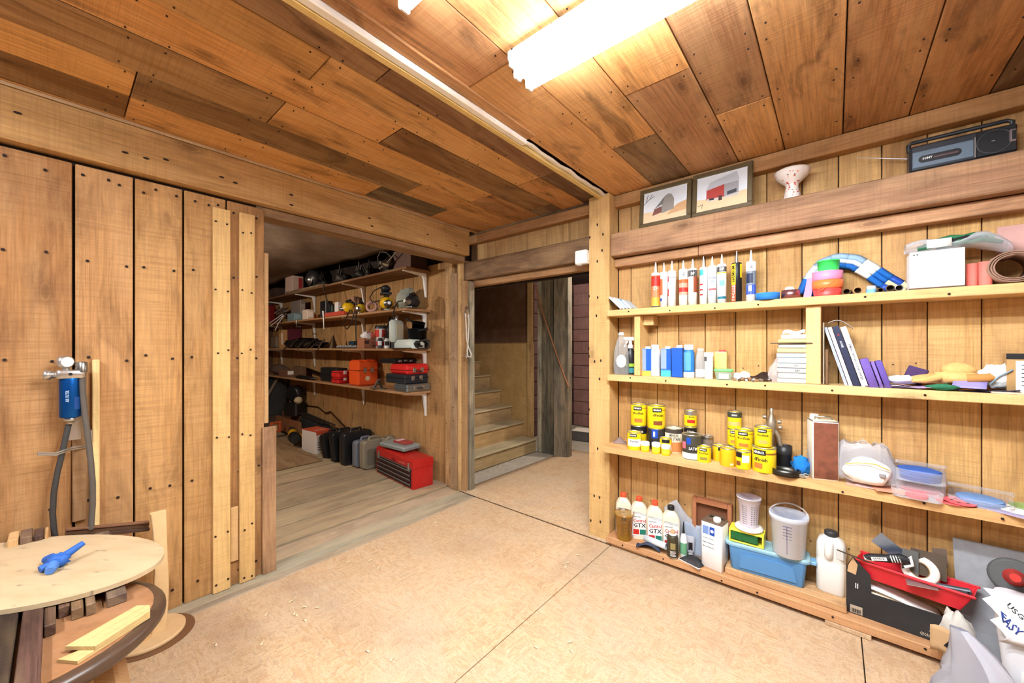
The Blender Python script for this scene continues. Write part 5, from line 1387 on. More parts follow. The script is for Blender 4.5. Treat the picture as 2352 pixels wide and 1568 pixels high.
# ------------------------------------------------------------ lowest shelf
def oil(i, label, px, y, w, top, capc, capm):
    x, y, r, h = spoty(px, y, Z0, w, top)
    t = thing('oil_bottle', label, 'bottle', (x, y, Z0 + .0005), face(x, y, 8), 'white motor oil bottles')
    m = M(); secs = []
    for f, a in ((0, .92), (.02, 1), (.62, 1), (.70, .97), (.78, .82), (.84, .56), (.88, .36), (.92, .34)):
        secs.append([(p, q, h * f) for p, q in rrect(2 * r * a, 2 * r * (.62 if a > .5 else a), r * .38 * a if a > .5 else r * a * .98, 4)])
    m.loft(secs, mt('plastic', (238, 230, 208))); m.obj('body', t)
    m = M(); m.lathe([(r * .38, h * .9), (r * .40, h * .905), (r * .40, h * .985), (r * .34, h)], capm, 14); m.obj('cap', t)
    ym = -r * .62 - .001
    M().cbox((-r * .05, ym, h * .36), (r * 1.7, .001, h * .56), WHP).obj('label_panel', t)
    for nm, lo, hi, mat in (('red_square', (-r * .8, h * .12), (-r * .1, h * .24), REDP), ('green_square', (.0, h * .12), (r * .7, h * .24), mt('paint', (40, 130, 110)))):
        M().box((lo[0], ym - .0015, lo[1]), (hi[0], ym - .0007, hi[1]), mat).obj(nm, t)
    M().text('Castrol', REDP, w=r * 1.5, h=h * .085, T=Matrix.Translation((-r * .05, ym - .0012, h * .45))).obj('lettering', t)
    M().text('GTX', INK, w=r * 1.5, h=h * .10, T=Matrix.Translation((-r * .05, ym - .0012, h * .335))).obj('lettering', t)
    M().text('SYNTHETIC BLEND', INK, w=r * .9, h=h * .025, T=Matrix.Translation((-r * .35, ym - .0012, h * .545))).obj('lettering', t)
    for k in range(2): M().bar((-r * .85, ym - .001, h * (.64 + .03 * k)), (r * .75, ym - .001, h * (.59 + .03 * k)), .001, .003, GRY, up=(0, 1, 0)).obj('stripe', t)
RC = pl((228, 84, 50))
oil(0, 'white oil bottle with red cap in the corner by the post', 1432, 2.455, 36, 1131, 0, RC)
oil(1, 'white oil bottle with red cap, second from the post', 1468, 2.455, 38, 1140, 0, RC)
oil(2, 'white oil bottle with red cap, third from the post', 1504, 2.435, 39, 1149, 0, RC)
oil(3, 'white oil bottle with black cap', 1541, 2.435, 41, 1160, 0, pl((30, 34, 34)))
x, y, r, h = spoty(1434, 2.372, Z0, 42, 1176)
t = thing('measuring_cup', 'amber translucent mixing cup in front of the first oil bottle', 'cup', (x, y, Z0 + .0005), face(x, y))
AMB = mt('clear', (176, 130, 40), rough=.55)
M().lathe([(r * .78, 0), (r * .8, .004), (r * .98, h * .93), (r * 1.08, h * .93), (r * 1.08, h), (r * .97, h)], AMB, 24, caps=(1, 0)).obj('cup', t)
m = M()
for k in range(16):
    m.patch(r * (.80 + .012 * k) * 1.015, h * (.12 + .045 * k), h * (.128 + .045 * k), -25, -5 if k % 3 else 10, INK, 4); m.patch(r * (.80 + .012 * k) * 1.015, h * (.12 + .045 * k), h * (.128 + .045 * k), 25, 45, INK, 3)
m.obj('scale_marks', t, kind='stuff')
M().rtext('FX', INK, r * 1.04, h * .86, h * .1, a=-2).obj('lettering', t)
t = thing('dark_sheet', 'dark blue-black abrasive sheet folded on the front of the lowest shelf', 'sandpaper', (xa(1492, 2.36), 2.365, Z0 + .001), .2)
M().sheet(lambda u, v: (-.075 + .14 * u, -.045 + .09 * v, .003 + .03 * max(0, math.sin(3.2 * u - 1.5 * v)) + .012 * math.sin(5 * v)), 12, 8, mt('paper', (50, 62, 84), var=.35), .002).obj('sheet', t)
t = thing('paper_roll', 'short pale grey paper roll on the dark abrasive sheet', 'roll', (xa(1505, 2.35), 2.352, Z0 + .052), rot=(0, PI / 2, -.15))
M().lathe([(.016, -.07), (.019, -.07), (.019, .07), (.016, .07), (.016, -.07)], pa((206, 214, 222)), 18, caps=(0, 0)).obj('paper', t)
t, x, y, r, h = bottle('dark olive aerosol bottle with tan cap at the shelf front', 1545, 2.352, Z0, 27, 1227, mt('paint', (66, 58, 40)), [(.96, 0), (1, .02), (1, .84), (.9, .95), (.62, 1), (.6, 1.0)], mt('plastic', (206, 160, 120)), [(.42, 1.0), (.42, 1.1), (.34, 1.2), (.1, 1.22)], nm='aerosol_bottle', bands=[(.02, .05, STEEL)])
M().lathe([(r * .64, h * .985), (r * .64, h * 1.05), (r * .5, h * 1.06)], WHT, 16).obj('collar', t)
m = M(); m.patch(r * 1.02, h * .42, h * .7, -22, 28, mt('paint', (150, 136, 90)), 8); m.obj('label_print', t)
m = M()
for k in range(5): m.patch(r * 1.02, h * (.12 + .05 * k), h * (.14 + .05 * k), -26 + 4 * (k % 2), 34 - 5 * (k % 3), WHP, 6)
m.obj('printed_lines', t, kind='stuff')
t, x, y, r, h = bottle('little white glue bottle with green label and black nozzle', 1570, 2.395, Z0, 17, 1224, WHT, [(.9, 0), (1, .04), (1, .7), (.7, .9), (.45, 1)], INK, [(.4, 1), (.3, 1.12), (.22, 1.3), (.08, 1.5)], bands=[(.14, .62, mt('paint', (110, 170, 130)), -80, 80)], nm='glue_bottle')
x, y = xa(1586, 2.43), 2.43
t = thing('glue_tube', 'grey glue tube standing on its cap beside the little glue bottle', 'tube', (x, y, Z0 + .0005), face(x, y), )
m = M(); m.loft([[(a * .6, b * .6, .015) for a, b in ell(.022, .016, 16)], [(a, b, .03) for a, b in ell(.022, .016, 16)], [(a * 1.1, b * .12, .115) for a, b in ell(.022, .016, 16)]], mt('plastic', (190, 190, 200))); m.obj('body', t)
M().lathe([(.012, 0), (.013, .014)], WHT, 12).obj('cap', t); M().cbox((0, -.0135, .06), (.022, .001, .045), INK).obj('label_panel', t)
CLB = mt('clear', (214, 220, 230), rough=.38)
t = thing('plastic_sheet', 'folded clear plastic bag standing behind the oil bottles', 'bag', (xa(1560, 2.495), 2.478, Z0 + .001), 0)
M().sheet(lambda u, v: (-.085 + .17 * u, .012 * math.sin(6 * u), .28 * v * (1 - .45 * abs(u - .42)) + .012 * math.sin(5 * u)), 12, 6, CLB, .003).obj('film', t)
t = thing('plastic_bag', 'grey-blue plastic bag standing between glue tube and white tin', 'bag', (xa(1612, 2.46), 2.458, Z0 + .001), -.15)
M().sheet(lambda u, v: (-.09 + .17 * u, -.02 + .03 * math.sin(5 * u) * v, .26 * v * (.72 + .28 * u) * (1 - .2 * abs(math.sin(4 * u)))), 14, 8, mt('clear', (190, 204, 224), rough=.55), .003).obj('film', t)
t = thing('black_bag', 'small clear bag of black pellets on the lowest shelf front', 'bag', (xa(1592, 2.365), 2.37, Z0 + .001), -.3)
M().sheet(lambda u, v: (-.06 + .12 * u, -.045 + .09 * v, .003 + .03 * math.sin(PI * u) * math.sin(PI * v)), 10, 8, mt('plastic', (46, 46, 50), rough=.2, var=.8), .004).obj('film', t)
M().box((-.064, -.05, 0), (.064, -.034, .004), pa((220, 216, 210))).obj('header_strip', t)
yb = 2.49
t = thing('wooden_tray', 'small brown wooden tray frame standing at the wall', 'frame', (xa(1592, yb), yb, Z0 + .001), 0)
w = xa(1682, yb) - xa(1592, yb); h = za(1600, 1140, yb) - Z0
for lo, hi in (((0, -.02, 0), (.022, .018, h)), ((w - .022, -.02, 0), (w, .018, h)), ((.022, -.02, h - .03), (w - .022, .018, h)), ((.022, -.02, 0), (w - .022, .018, .02))):
    M().box(lo, hi, mt('card', (170, 110, 74)), .003).obj('rail', t)
M().box((.02, .010, .02), (w - .02, .016, h - .03), mt('card', (120, 74, 48))).obj('back_panel', t)
# white rectangular tin
q1, q2, q3 = at(1610, 1298, z=Z0), at(1658, 1318, z=Z0), at(1674, 1288, z=Z0)
ang = math.atan2(q2.y - q1.y, q2.x - q1.x); w = (q2 - q1).length; nrm = Vector((-math.sin(ang), math.cos(ang), 0)); d = .10
c = (q1 + q2) / 2 + nrm * d / 2
h = hz(1196, c.x, c.y) - Z0
t = thing('solvent_tin', 'tall white rectangular solvent tin with rusty top', 'tin', (c.x, c.y, Z0 + .0005), ang)
M().rbox(w, d, h, .010, mt('paint', (240, 242, 244)), edge=.004).obj('body', t)
M().rbox(w * 1.01, d * 1.01, .006, .011, mt('rust', (120, 98, 80)), z=h, edge=.002).obj('top_plate', t)
M().tube([(-w * .3, .02, h + .006), (-w * .3, .02, h + .02), (w * .32, .03, h + .02), (w * .34, .03, h + .006)], .006, mt('rust', (90, 76, 62)), 6).obj('handle', t)
M().lathe([(.018, h + .006), (.02, h + .008), (.02, h + .026), (.017, h + .03)], WHT, 14, (w * .18, -.02, 0)).obj('cap', t)
M().box((-w * .42, -d / 2 - .001, h * .74), (-w * .12, -d / 2 - .0004, h * .92), mt('paint', (120, 150, 210))).obj('label_panel', t)
M().box((-w * .08, -d / 2 - .001, h * .74), (w * .16, -d / 2 - .0004, h * .92), BLU).obj('label_panel', t)
M().lathe([(.009, 0), (.009, .0006)], WHP, 14, T=Matrix.Translation((w * .04, -d / 2 - .0008, h * .83)) @ Matrix.Rotation(PI / 2, 4, 'X')).obj('emblem', t)
for s, z_ in (('Lacquer Thinner', .66), ('Paint Thinner', .56), ('Mineral Spirits', .47)): M().text(s, INK, w=w * .55, h=h * .03, T=Matrix.Translation((-w * .14, -d / 2 - .001, h * z_))).obj('lettering', t)
# blue tote on loose strips
ZB = .099
t = thing('loose_strips', 'pair of long wood strips lying under the blue tote and white jug', 'wood strips', (xa(1664, 2.35), 2.36, Z0 + .0005))
for k in range(3): board('strip', (0, .048 * k, 0), (xa(1945, 2.36) - xa(1664, 2.35), .048 * k + .044, ZB - Z0 - .001), 'x', W_PALE, jit((206, 156, 104)), t)
q1, q2 = at(1678, 1303, z=ZB), at(1848, 1352, z=ZB)
ang = math.atan2(q2.y - q1.y, q2.x - q1.x); w = (q2 - q1).length; nrm = Vector((-math.sin(ang), math.cos(ang), 0)); d = .12
c = (q1 + q2) / 2 + nrm * d * .5
ht = hz(1268, *(((q1 + q2) / 2).xy)) - ZB
ht = za(1760, 1262, ((q1 + q2) / 2).y) - ZB
t = thing('storage_tote', 'blue plastic tote with pale lid on the lowest shelf', 'tote', (c.x, c.y, ZB + .0005), ang)
TB = pl((84, 138, 190)); TL = pl((150, 186, 196)); TLB = pl((116, 168, 204))
m = M(); secs = []
for f, a in ((0, .98), (.03, 1.0), (1, 1.06)): secs.append([(p, q, ht * f * .86) for p, q in rrect(w * a, d * a, .018, 4)])
m.loft(secs, TB); m.obj('bin', t)
o = [(-w * .37, .018), (w * .40, .018), (w * .36, ht * .58), (w * .30, ht * .66), (-w * .30, ht * .66), (-w * .35, ht * .58)]
m = M(); m.loft([[(a, -d / 2 - .006 - .03 * d * b / ht, b) for a, b in o], [(a, -d / 2 + .004, b) for a, b in o]], TB, False); m.obj('raised_panel', t)
m = M(); o = rrect(w * 1.16, d * 1.12, .03, 5)
m.loft([[(a, b, ht * .84) for a, b in o], [(a, b, ht * .88) for a, b in o]], TLB, True); m.loft([[(a, b, ht * .885) for a, b in o], [(a, b, ht * .955) for a, b in o], [(a * .97, b * .95, ht * .975) for a, b in o], [(a * .92, b * .86, ht * .975) for a, b in o], [(a * .91, b * .85, ht * .955) for a, b in o]], TL, True); m.obj('lid', t)
for sx in (-1, 1): M().cbox((sx * w * .61, 0, ht * .82), (.03, .06, .018), TLB, .004).obj('handle', t)
zt = ZB + ht * .96 + .0015
AX, AY = Vector((math.cos(ang), math.sin(ang), 0)), nrm
def on(u, v): return c + AX * (u * w) + AY * (v * d)
# sponge box, pad and cups on the lid
p = on(-.27, -.05)
t = thing('sponge_box', 'yellow open-fronted box holding a green scouring pad on the tote lid', 'box', (p.x, p.y, zt), ang - .06)
YB = pl((232, 224, 70))
sw, sd, sh = w * .50, .095, .068
for lo, hi in (((-sw / 2, -sd / 2, 0), (-sw / 2 + .008, sd / 2, sh)), ((sw / 2 - .008, -sd / 2, 0), (sw / 2, sd / 2, sh)), ((-sw / 2 + .008, -sd / 2, sh - .01), (sw / 2 - .008, sd / 2, sh)), ((-sw / 2 + .008, -sd / 2, 0), (sw / 2 - .008, sd / 2, .006))):
    M().box(lo, hi, YB, .002).obj('box_side', t)
M().cbox((-.01, -.004, sh * .5), (sw * .8, sd * .84, sh * .72), mt('cloth', (30, 96, 46)), .006).obj('scouring_pad', t)
t = thing('polishing_pad', 'round white woolly pad on the yellow sponge box', 'pad', (p.x + .008, p.y, zt + sh + .001), 0)
m = M(); m.lathe([(.055, 0), (.066, .006), (.068, .014), (.058, .022)], mt('cloth', (240, 232, 226)), 30); m.obj('pad', t)
zc = zt + sh + .0245
x, y = p.x + .008, p.y; r = rad(56, x, y); h = hz(1140, x, y) - zc
t = thing('mixing_cup', 'white mixing cup with printed scales standing on the woolly pad', 'cup', (x, y, zc), face(x, y), rot=(.0, .0, face(x, y)))
CUPW = mt('clear', (232, 226, 240), rough=.7)
M().lathe([(r * .74, 0), (r * .76, .003), (r * .90, h * .80), (r * .97, h * .82), (r * 1.0, h * .97), (r * 1.05, h * .97), (r * 1.05, h), (r * .97, h), (r * .86, h * .78), (r * .7, .006)], CUPW, 26).obj('cup', t)
m = M()
for k in range(9):
    m.patch(r * (.78 + .014 * k) * 1.01, h * (.12 + .075 * k), h * (.13 + .075 * k), -40, -10, mt('paint', (70, 70, 90)), 4)
    for j in range(3): m.patch(r * (.78 + .014 * k) * 1.01, h * (.12 + .075 * k), h * (.145 + .075 * k), 12 + 16 * j, 20 + 16 * j, mt('paint', (110, 110, 130)), 2)
m.patch(r * .90, h * .1, h * .78, -32, -30.5, mt('paint', (70, 70, 90)), 2, r1=r * .91)
m.obj('scale_marks', t, kind='stuff')
p = on(.30, -.22)
x, y = p.x, p.y; r = rad(90, x, y); h = hz(1178, x, y) - zt
t = thing('measuring_bucket', 'large translucent measuring bucket with pour lip on the tote lid', 'bucket', (x, y, zt), face(x, y, -6))
BK = mt('clear', (222, 228, 240), rough=.62)
M().lathe([(r * .80, 0), (r * .84, .004), (r * .96, h * .86), (r * 1.03, h * .88), (r * 1.04, h), (r * .98, h), (r * .92, h * .84), (r * .79, .008)], BK, 30).obj('bucket', t)
M().tube([(r * 1.0 * math.cos(a), r * 1.0 * math.sin(a), h * (1.0 + .12 * math.sin(max(0, min(PI, (a - .3) * 1.25))))) for a in [.3 + k * .26 for k in range(11)]], .004, mt('clear', (240, 236, 232), rough=.8), 6).obj('bail_handle', t)
M().lathe([(r * .84, h * .52), (r * .86, h * .54)], mt('clear', (120, 150, 200), rough=.5), 28).obj('liquid', t)
m = M(); disc(m, (.0, .01, h * .56), r * .55, .004, BLU); m.obj('blue_disc', t)
m = M()
for k in range(10): m.patch(r * (.82 + .014 * k) * 1.015, h * (.1 + .075 * k), h * (.112 + .075 * k), -12, 16, mt('paint', (60, 66, 110)), 4); 
m.patch(r * .85, h * .1, h * .8, 0, 1.5, mt('paint', (60, 66, 110)), 2, r1=r * .96)
m.obj('scale_marks', t, kind='stuff')
# jug
q1, q2 = at(1873, 1352, z=ZB), at(1943, 1376, z=ZB)
ang = math.atan2(q2.y - q1.y, q2.x - q1.x); w = (q2 - q1).length; nrm = Vector((-math.sin(ang), math.cos(ang), 0)); d = .085
c = (q1 + q2) / 2 + nrm * d / 2
h = hz(1228, c.x, c.y) - ZB
t = thing('plastic_jug', 'white plastic jug with black cap at the end of the lowest shelf', 'jug', (c.x, c.y, ZB + .0005), ang)
JW = mt('plastic', (228, 228, 224), var=.03)
m = M(); secs = []
for f, a, b in ((0, .93, .93), (.025, 1, 1), (.56, 1, 1), (.58, .97, .97), (.60, 1, 1), (.84, .98, .98), (.93, .82, .85), (.985, .45, .5), (1, .34, .36)): secs.append([(p, q, h * f) for p, q in rrect(w * a, d * b, .028 * min(a, 1), 5)])
m.loft(secs, JW); m.obj('body', t)
M().lathe([(.024, h * .985), (.027, h), (.027, h + .018), (.023, h + .021)], pl((50, 52, 54)), 18).obj('cap', t)
m = M(); m.tube([(-.005, -d * .28, h * .92), (-.005, -d * .47, h * .86), (-.006, -d * .54, h * .76), (-.006, -d * .52, h * .66), (-.006, -d * .45, h * .62)], [.018, .019, .018, .017, .012], JW, 10); m.obj('handle', t)
M().cbox((w * .30, -d * .5, h * .76), (w * .26, .004, h * .22), mt('plastic', (206, 206, 202)), .002).obj('handle_recess', t)

# ------------------------------------------------------------ at the end: cardboard box, red tray, tools, sheet metal, bags
q1, q2 = at(1948, 1398, z=.08), at(2190, 1480, z=.08)
q1 = at(1944, 1402, z=Z0 + .002); q2 = at(2188, 1488, z=Z0 + .002)
ang = math.atan2(q2.y - q1.y, q2.x - q1.x); w = (q2 - q1).length; nrm = Vector((-math.sin(ang), math.cos(ang), 0)); d = .20
if q1.y + d > 2.50: d = max(.12, 2.50 - max(q1.y, q2.y) - .005)
h = za(1944, 1345, q1.y) - Z0
t = thing('cardboard_box', 'torn black and brown cardboard box full of papers at the shelf end', 'box', (q1.x, q1.y, Z0 + .0005), ang)
BC = mt('card', (44, 42, 42), var=.2); KR = mt('card', (196, 160, 118))
h = max(h, .085)
M().box((0, 0, 0), (w, .004, h), BC).obj('front_side', t); M().box((0, d - .004, 0), (w, d, h * 1.3), KR).obj('back_side', t)
M().box((0, .004, 0), (.004, d - .004, h * 1.15), BC).obj('end_side', t); M().box((w - .004, .004, 0), (w, d - .004, h), KR).obj('end_side', t); M().box((.004, .004, 0), (w - .004, d - .004, .004), KR).obj('bottom', t)
m = M(); m.add([(0, -.001, h), (w * .26, -.001, h), (w * .25, -.001, h * 1.7), (w * .07, -.001, h * 2.25), (0, -.001, h * 1.8)], [(0, 1, 2, 3, 4)], BC); m.add([(w * .01, -.0016, h * 1.6), (w * .10, -.0016, h * 1.55), (w * .12, -.0016, h * 1.95), (w * .07, -.0016, h * 2.2), (w * .02, -.0016, h * 1.85)], [(0, 1, 2, 3, 4)], KR)
m.obj('torn_flap', t)
M().box((-.003, .0, h * .2), (-.001, .10, h * 2.0), KR).obj('side_flap', t)
M().box((w * .04, -.0014, h * .04), (w * .17, -.0006, h * .34), pa((176, 160, 140))).obj('label_panel', t)
m = M()
for k in range(12): m.box((w * (.055 + .008 * k), -.002, h * .07), (w * (.058 + .008 * k + .002 * (k % 3)), -.0015, h * .22), INK)
m.obj('barcode', t, kind='stuff')
M().text('GEORGIA-PACIFIC', pa((190, 180, 160)), w=w * .24, h=h * .12, T=Matrix.Translation((w * .84, -.0015, h * .16))).obj('lettering', t)
m = M(); m.add([(w * .80, -.0015, h * .32), (w * .88, -.0015, h * .32), (w * .84, -.0015, h * .62)], [(0, 1, 2)], pa((190, 180, 160))); m.obj('emblem', t)
M().text('||', WHP, w=w * .03, h=h * .2, T=Matrix.Translation((w * .11, -.0022, h * 1.15))).obj('lettering', t)
BX = (q1, Vector((math.cos(ang), math.sin(ang), 0)), nrm, w, d, h)
def inb(u, v, z): return q1 + BX[1] * (u * w) + BX[2] * (v * d) + Vector((0, 0, z))
cc = [(236, 232, 236), (226, 208, 186), (240, 236, 228), (206, 200, 214), (236, 220, 200), (244, 240, 234), (230, 214, 190), (240, 240, 238)]
for k in range(8):
    p = inb(.56 + .012 * (k % 3), .48, Z0 * 0 + .012 + h * .12 * k)
    o = M().sheet(lambda u, v: ((u - .5) * w * (.76 - .015 * k), (v - .5) * d * .86, .004 * math.sin(4 * u + k) + .010 * k * (.5 - u) * .5 + .006), 8, 3, pa(cc[k]), .004).obj('paper_sheet', None, p, (0, 0, ang + .02 * (k % 3 - 1)))
    tag(o, ('pinkish white', 'tan', 'cream white', 'grey-lilac', 'peach', 'off-white', 'kraft-coloured', 'plain white')[k] + ' sheet, %s from the bottom in the black cardboard box' % names[k], 'paper', 'papers in the cardboard box')
# red tray lying tilted on the box
a_, b_ = at(1962, 1283, y=2.40), at(2237, 1372, y=2.30)
t = thing('red_tray', 'dusty red plastic mud tray tilted on the cardboard box', 'tray', tuple(a_))
dirv = (b_ - a_); L = dirv.length; X = dirv.normalized(); Zv = Vector((0, 0, 1)); Zv = (Zv - X * Zv.dot(X)).normalized(); Y = Zv.cross(X)
t.matrix_world = Matrix.Translation(a_) @ Matrix((X, Y, Zv)).transposed().to_4x4()
RT = pl((206, 36, 48), var=.25)
tw, th_ = .11, .075
def wall(nm, pts, n):
    m = M(); nn = Vector(n) * .003
    m.loft([[tuple(Vector(p)) for p in pts], [tuple(Vector(p) + nn) for p in pts]], RT, False); m.obj(nm, t)
wall('front_wall', [(.0, 0, 0), (L, 0, 0), (L - .04, .018, -th_), (.03, .018, -th_)], (0, 1, 0))
wall('back_wall', [(.0, tw, 0), (L, tw, 0), (L - .04, tw - .018, -th_), (.03, tw - .018, -th_)], (0, -1, 0))
wall('end_wall', [(0, 0, 0), (0, tw, 0), (.03, tw - .018, -th_), (.03, .018, -th_)], (1, 0, 0))
wall('end_wall', [(L, 0, 0), (L, tw, 0), (L - .04, tw - .018, -th_), (L - .04, .018, -th_)], (-1, 0, 0))
wall('tray_bottom', [(.03, .018, -th_), (L - .04, .018, -th_), (L - .04, tw - .018, -th_), (.03, tw - .018, -th_)], (0, 0, .6))
M().box((-.006, -.008, -.004), (L + .006, .002, .005), RT, .002).obj('rim', t); M().box((-.006, tw - .002, -.004), (L + .006, tw + .008, .005), RT, .002).obj('rim', t)
TR = t.matrix_world.copy()
def intray(u, v, z): return TR @ Vector((u * L, v * tw, z))
# things in the tray
def knife(label, px0, py0, px1, py1, y, blade_w, hl, hm, bm, nm='putty_knife'):
    a, b = at(px0, py0, y=y), at(px1, py1, y=y)
    t = thing(nm, label, 'putty knife', tuple(a))
    d = b - a; X = d.normalized(); Yv = Vector((0, 1, 0)); Yv = (Yv - X * Yv.dot(X)).normalized(); Zz = X.cross(Yv)
    t.matrix_world = Matrix.Translation(a) @ Matrix((X, Yv, Zz)).transposed().to_4x4()
    L = d.length
    return t, L
t, L2 = knife('clean broad putty knife blade standing up behind the brush handle', 2012, 1232, 2090, 1290, 2.43, 0, 0, 0, 0)
M().loft([[(0, -.001, -.03), (0, .001, -.03), (0, .001, .03), (0, -.001, .03)], [(L2, -.001, -.028), (L2, .001, -.028), (L2, .001, .022), (L2, -.001, .022)]], me((150, 170, 200), rough=.35, var=.4), False).obj('blade', t)
M().tube([(L2, 0, 0), (L2 + .03, 0, 0), (L2 + .06, 0, 0)], [.012, .014, .010], BLK, 8).obj('handle', t)
a, b = at(1985, 1280, y=2.38), at(2085, 1284, y=2.38)
t = thing('ribbed_tool', 'black tool with ribbed grip and white-lettered panel in the red tray', 'tool', tuple(a), rot=(0, -math.atan2(b.z - a.z, b.x - a.x) , 0))
L3 = (b - a).length
M().tube([(0, 0, 0), (L3 * .15, 0, .003), (L3 * .6, 0, .0), (L3 * .85, 0, .004), (L3, 0, -.006)], [.010, .016, .017, .019, .014], mt('rubber', (28, 28, 30)), 12).obj('grip', t)
M().lathe([(.0105, 0), (.0155, .03)], WHT, 12, T=Matrix.Rotation(PI / 2, 4, 'Y')).obj('end_cap', t)
m = M(); m.cbox((L3 * .35, -.0165, .003), (L3 * .36, .002, .014), WHP); m.obj('label_panel', t)
M().text('HYDE', INK, w=L3 * .26, h=.009, T=Matrix.Translation((L3 * .35, -.0178, .003))).obj('lettering', t)
for k in range(4): M().tube([(L3 * (.64 + .06 * k), -.0175 * math.cos(q_), .017 * math.sin(q_) + .002) for q_ in (-.9, -.4, .1, .6, 1.0)], .0022, WHT, 5).obj('rib', t)
M().tube([(L3 * .98, 0, -.004), (L3 * 1.08, -.004, .014), (L3 * 1.06, -.006, -.022), (L3 * .86, -.008, -.03)], .006, mt('rubber', (236, 236, 232)), 7).obj('guard', t)
for i, (px, py, hgt, wd, y, c, rz, lb) in enumerate(((2072, 1312, .10, .05, 2.40, (96, 96, 94), -.1, 'grey drywall sanding sheet on edge in the tray'), (2092, 1314, .105, .105, 2.405, (84, 72, 60), -.05, 'dark brown sandpaper square standing in the tray'), (2146, 1300, .075, .05, 2.43, (120, 104, 92), .5, 'grey-brown sandpaper scrap sticking up at the tray back'))):
    q = at(px, py, y=y)
    o = M().box((0, 0, 0), (wd, .003, hgt), mt('paper', c)).obj('sandpaper_sheet', None, tuple(q), (-.12, 0, rz)); tag(o, lb, 'sandpaper')
q = at(2115, 1310, y=2.415)
t = thing('drywall_tape', 'white roll of drywall tape tucked behind the brown sandpaper square', 'tape roll', tuple(q), rot=(1.15, 0, -.3))
M().lathe([(.032, -.025), (.058, -.025), (.058, .025), (.032, .025), (.032, -.025)], pa((240, 232, 220)), 26, caps=(0, 0)).obj('tape', t)
M().lathe([(.029, -.025), (.0315, -.025), (.0315, .025), (.029, .025), (.029, -.025)], CB, 22, caps=(0, 0)).obj('core', t)
a, b = at(2152, 1345, y=2.335), at(2222, 1338, y=2.335)
t = thing('taping_knife', 'plaster-caked taping knife lying on the rim of the red tray', 'putty knife', tuple(a), rot=(0, -.12, 0))
Lk = (b - a).length
M().box((0, -.012, -.008), (Lk, .012, .010), mt('metal', (120, 128, 136), rough=.6, var=.8), .004).obj('handle', t); M().lathe([(.004, 0), (.004, .001)], INK, 10, T=Matrix.Translation((Lk * .9, -.0122, .002)) @ Matrix.Rotation(PI / 2, 4, 'X')).obj('hang_hole', t)
M().box((-.09, -.03, -.006), (0, .03, -.003), mt('metal', (190, 192, 192), rough=.5, var=.6)).obj('blade', t)
a, b = at(1922, 1262, y=2.36), at(2070, 1320, y=2.40)
t = thing('steel_rod', 'thin dark rod lying from the jug into the red tray', 'rod', tuple(a)); M().tube([(0, 0, 0), tuple(b - a)], .003, me((110, 106, 100)), 6).obj('rod', t)
# galvanised sheet against the wall
yg = 2.50
p = [at(2187, 1228, y=yg), at(2352, 1240, y=yg)]
x0 = p[0].x; zt = p[0].z
t = thing('metal_sheet', 'large scratched grey metal sheet leaning on the wall under third shelf', 'sheet', (x0, 2.36, .002), rot=(-math.atan2(.135, zt), 0, 0))
M().box((.0, 0, 0), (.62, .003, zt * 1.02), mt('paint', (150, 152, 156), rough=.4, var=.4), .001).obj('sheet', t)
q = at(2330, 1326, y=2.38)
t = thing('grinder_disc', 'round grey rubber disc with red centre leaning before the metal sheet', 'disc', tuple(q), rot=(PI / 2 - .35, 0, -.2))
M().lathe([(.062, 0), (.068, .005), (.066, .012), (.058, .014)], mt('rubber', (78, 80, 80)), 30).obj('pad', t)
M().lathe([(.03, .014), (.026, .03), (.018, .06), (.014, .12)], mt('plastic', (190, 44, 34)), 18).obj('handle', t)
# plaster bag
q = at(2345, 1500, z=0)
zl = .0
t = thing('plaster_bag', 'white joint compound bag with blue lettering, folded open at the frame edge', 'bag', (.63, 2.24, .002), face(.60, 2.2, 4))
m = M(); secs = []
for f, a, sh in ((0, .9, 0), (.05, 1, 0), (.35, 1.03, 0), (.62, 1.0, -.015), (.8, .95, -.03), (.92, .90, -.04), (1, .86, -.045)):
    secs.append([(p_ * (1 + .04 * noise.noise(Vector((p_ * 18, q_ * 18, f * 4)))) + sh, q_ * (1 + .05 * noise.noise(Vector((q_ * 16, p_ * 9, f * 5)))), (.38 * f)) for p_, q_ in rrect(.30 * a, .16 * a, .04, 5)])
m.loft(secs, pa((222, 222, 226))); m.obj('sack', t)
m = M()
def flap(u, v): return (-.20 + .36 * u + (1 - u) ** 9 * (.05 * v + .016 * math.sin(17 * v)), -.06 - .05 * math.sin(PI * v * .6) + .008 * math.sin(9 * u), .405 - .15 * v + .006 * math.sin(13 * u + 4 * v))
M().sheet(flap, 12, 8, pa((228, 228, 232)), .003).obj('folded_flap', t)
NB = mt('paint', (30, 56, 130))
def ontoflap(s, mat, u, v, wd, hh, rot):
    def fn(a, b):
        ca, sa = math.cos(rot), math.sin(rot); uu = u + (a * ca - b * sa) / .36; vv = v - (a * sa + b * ca) / .15
        p_ = Vector(flap(uu, vv)); return (p_.x, p_.y - .004, p_.z)
    M().text(s, mat, w=wd, h=hh, fn=fn).obj('lettering', t)
ontoflap('USG', INK, .20, .26, .040, .015, -.5); ontoflap('EASY', NB, .15, .55, .066, .026, -.55); ontoflap('ETTE', NB, .40, .16, .08, .032, -.4); ontoflap('A ME', NB, .34, .84, .07, .026, -.55)
m = M(); m.cbox((-.092, -.122, .335), (.02, .002, .022), REDP); m.obj('red_mark', t)
M().cbox((-.06, -.089, .13), (.11, .002, .07), WHP).obj('label_panel', t)
m = M()
for k in range(14): m.box((-.105 + .006 * k, -.0915, .108), (-.102 + .006 * k + .001 * (k % 2), -.0902, .152), INK)
m.obj('barcode', t, kind='stuff')
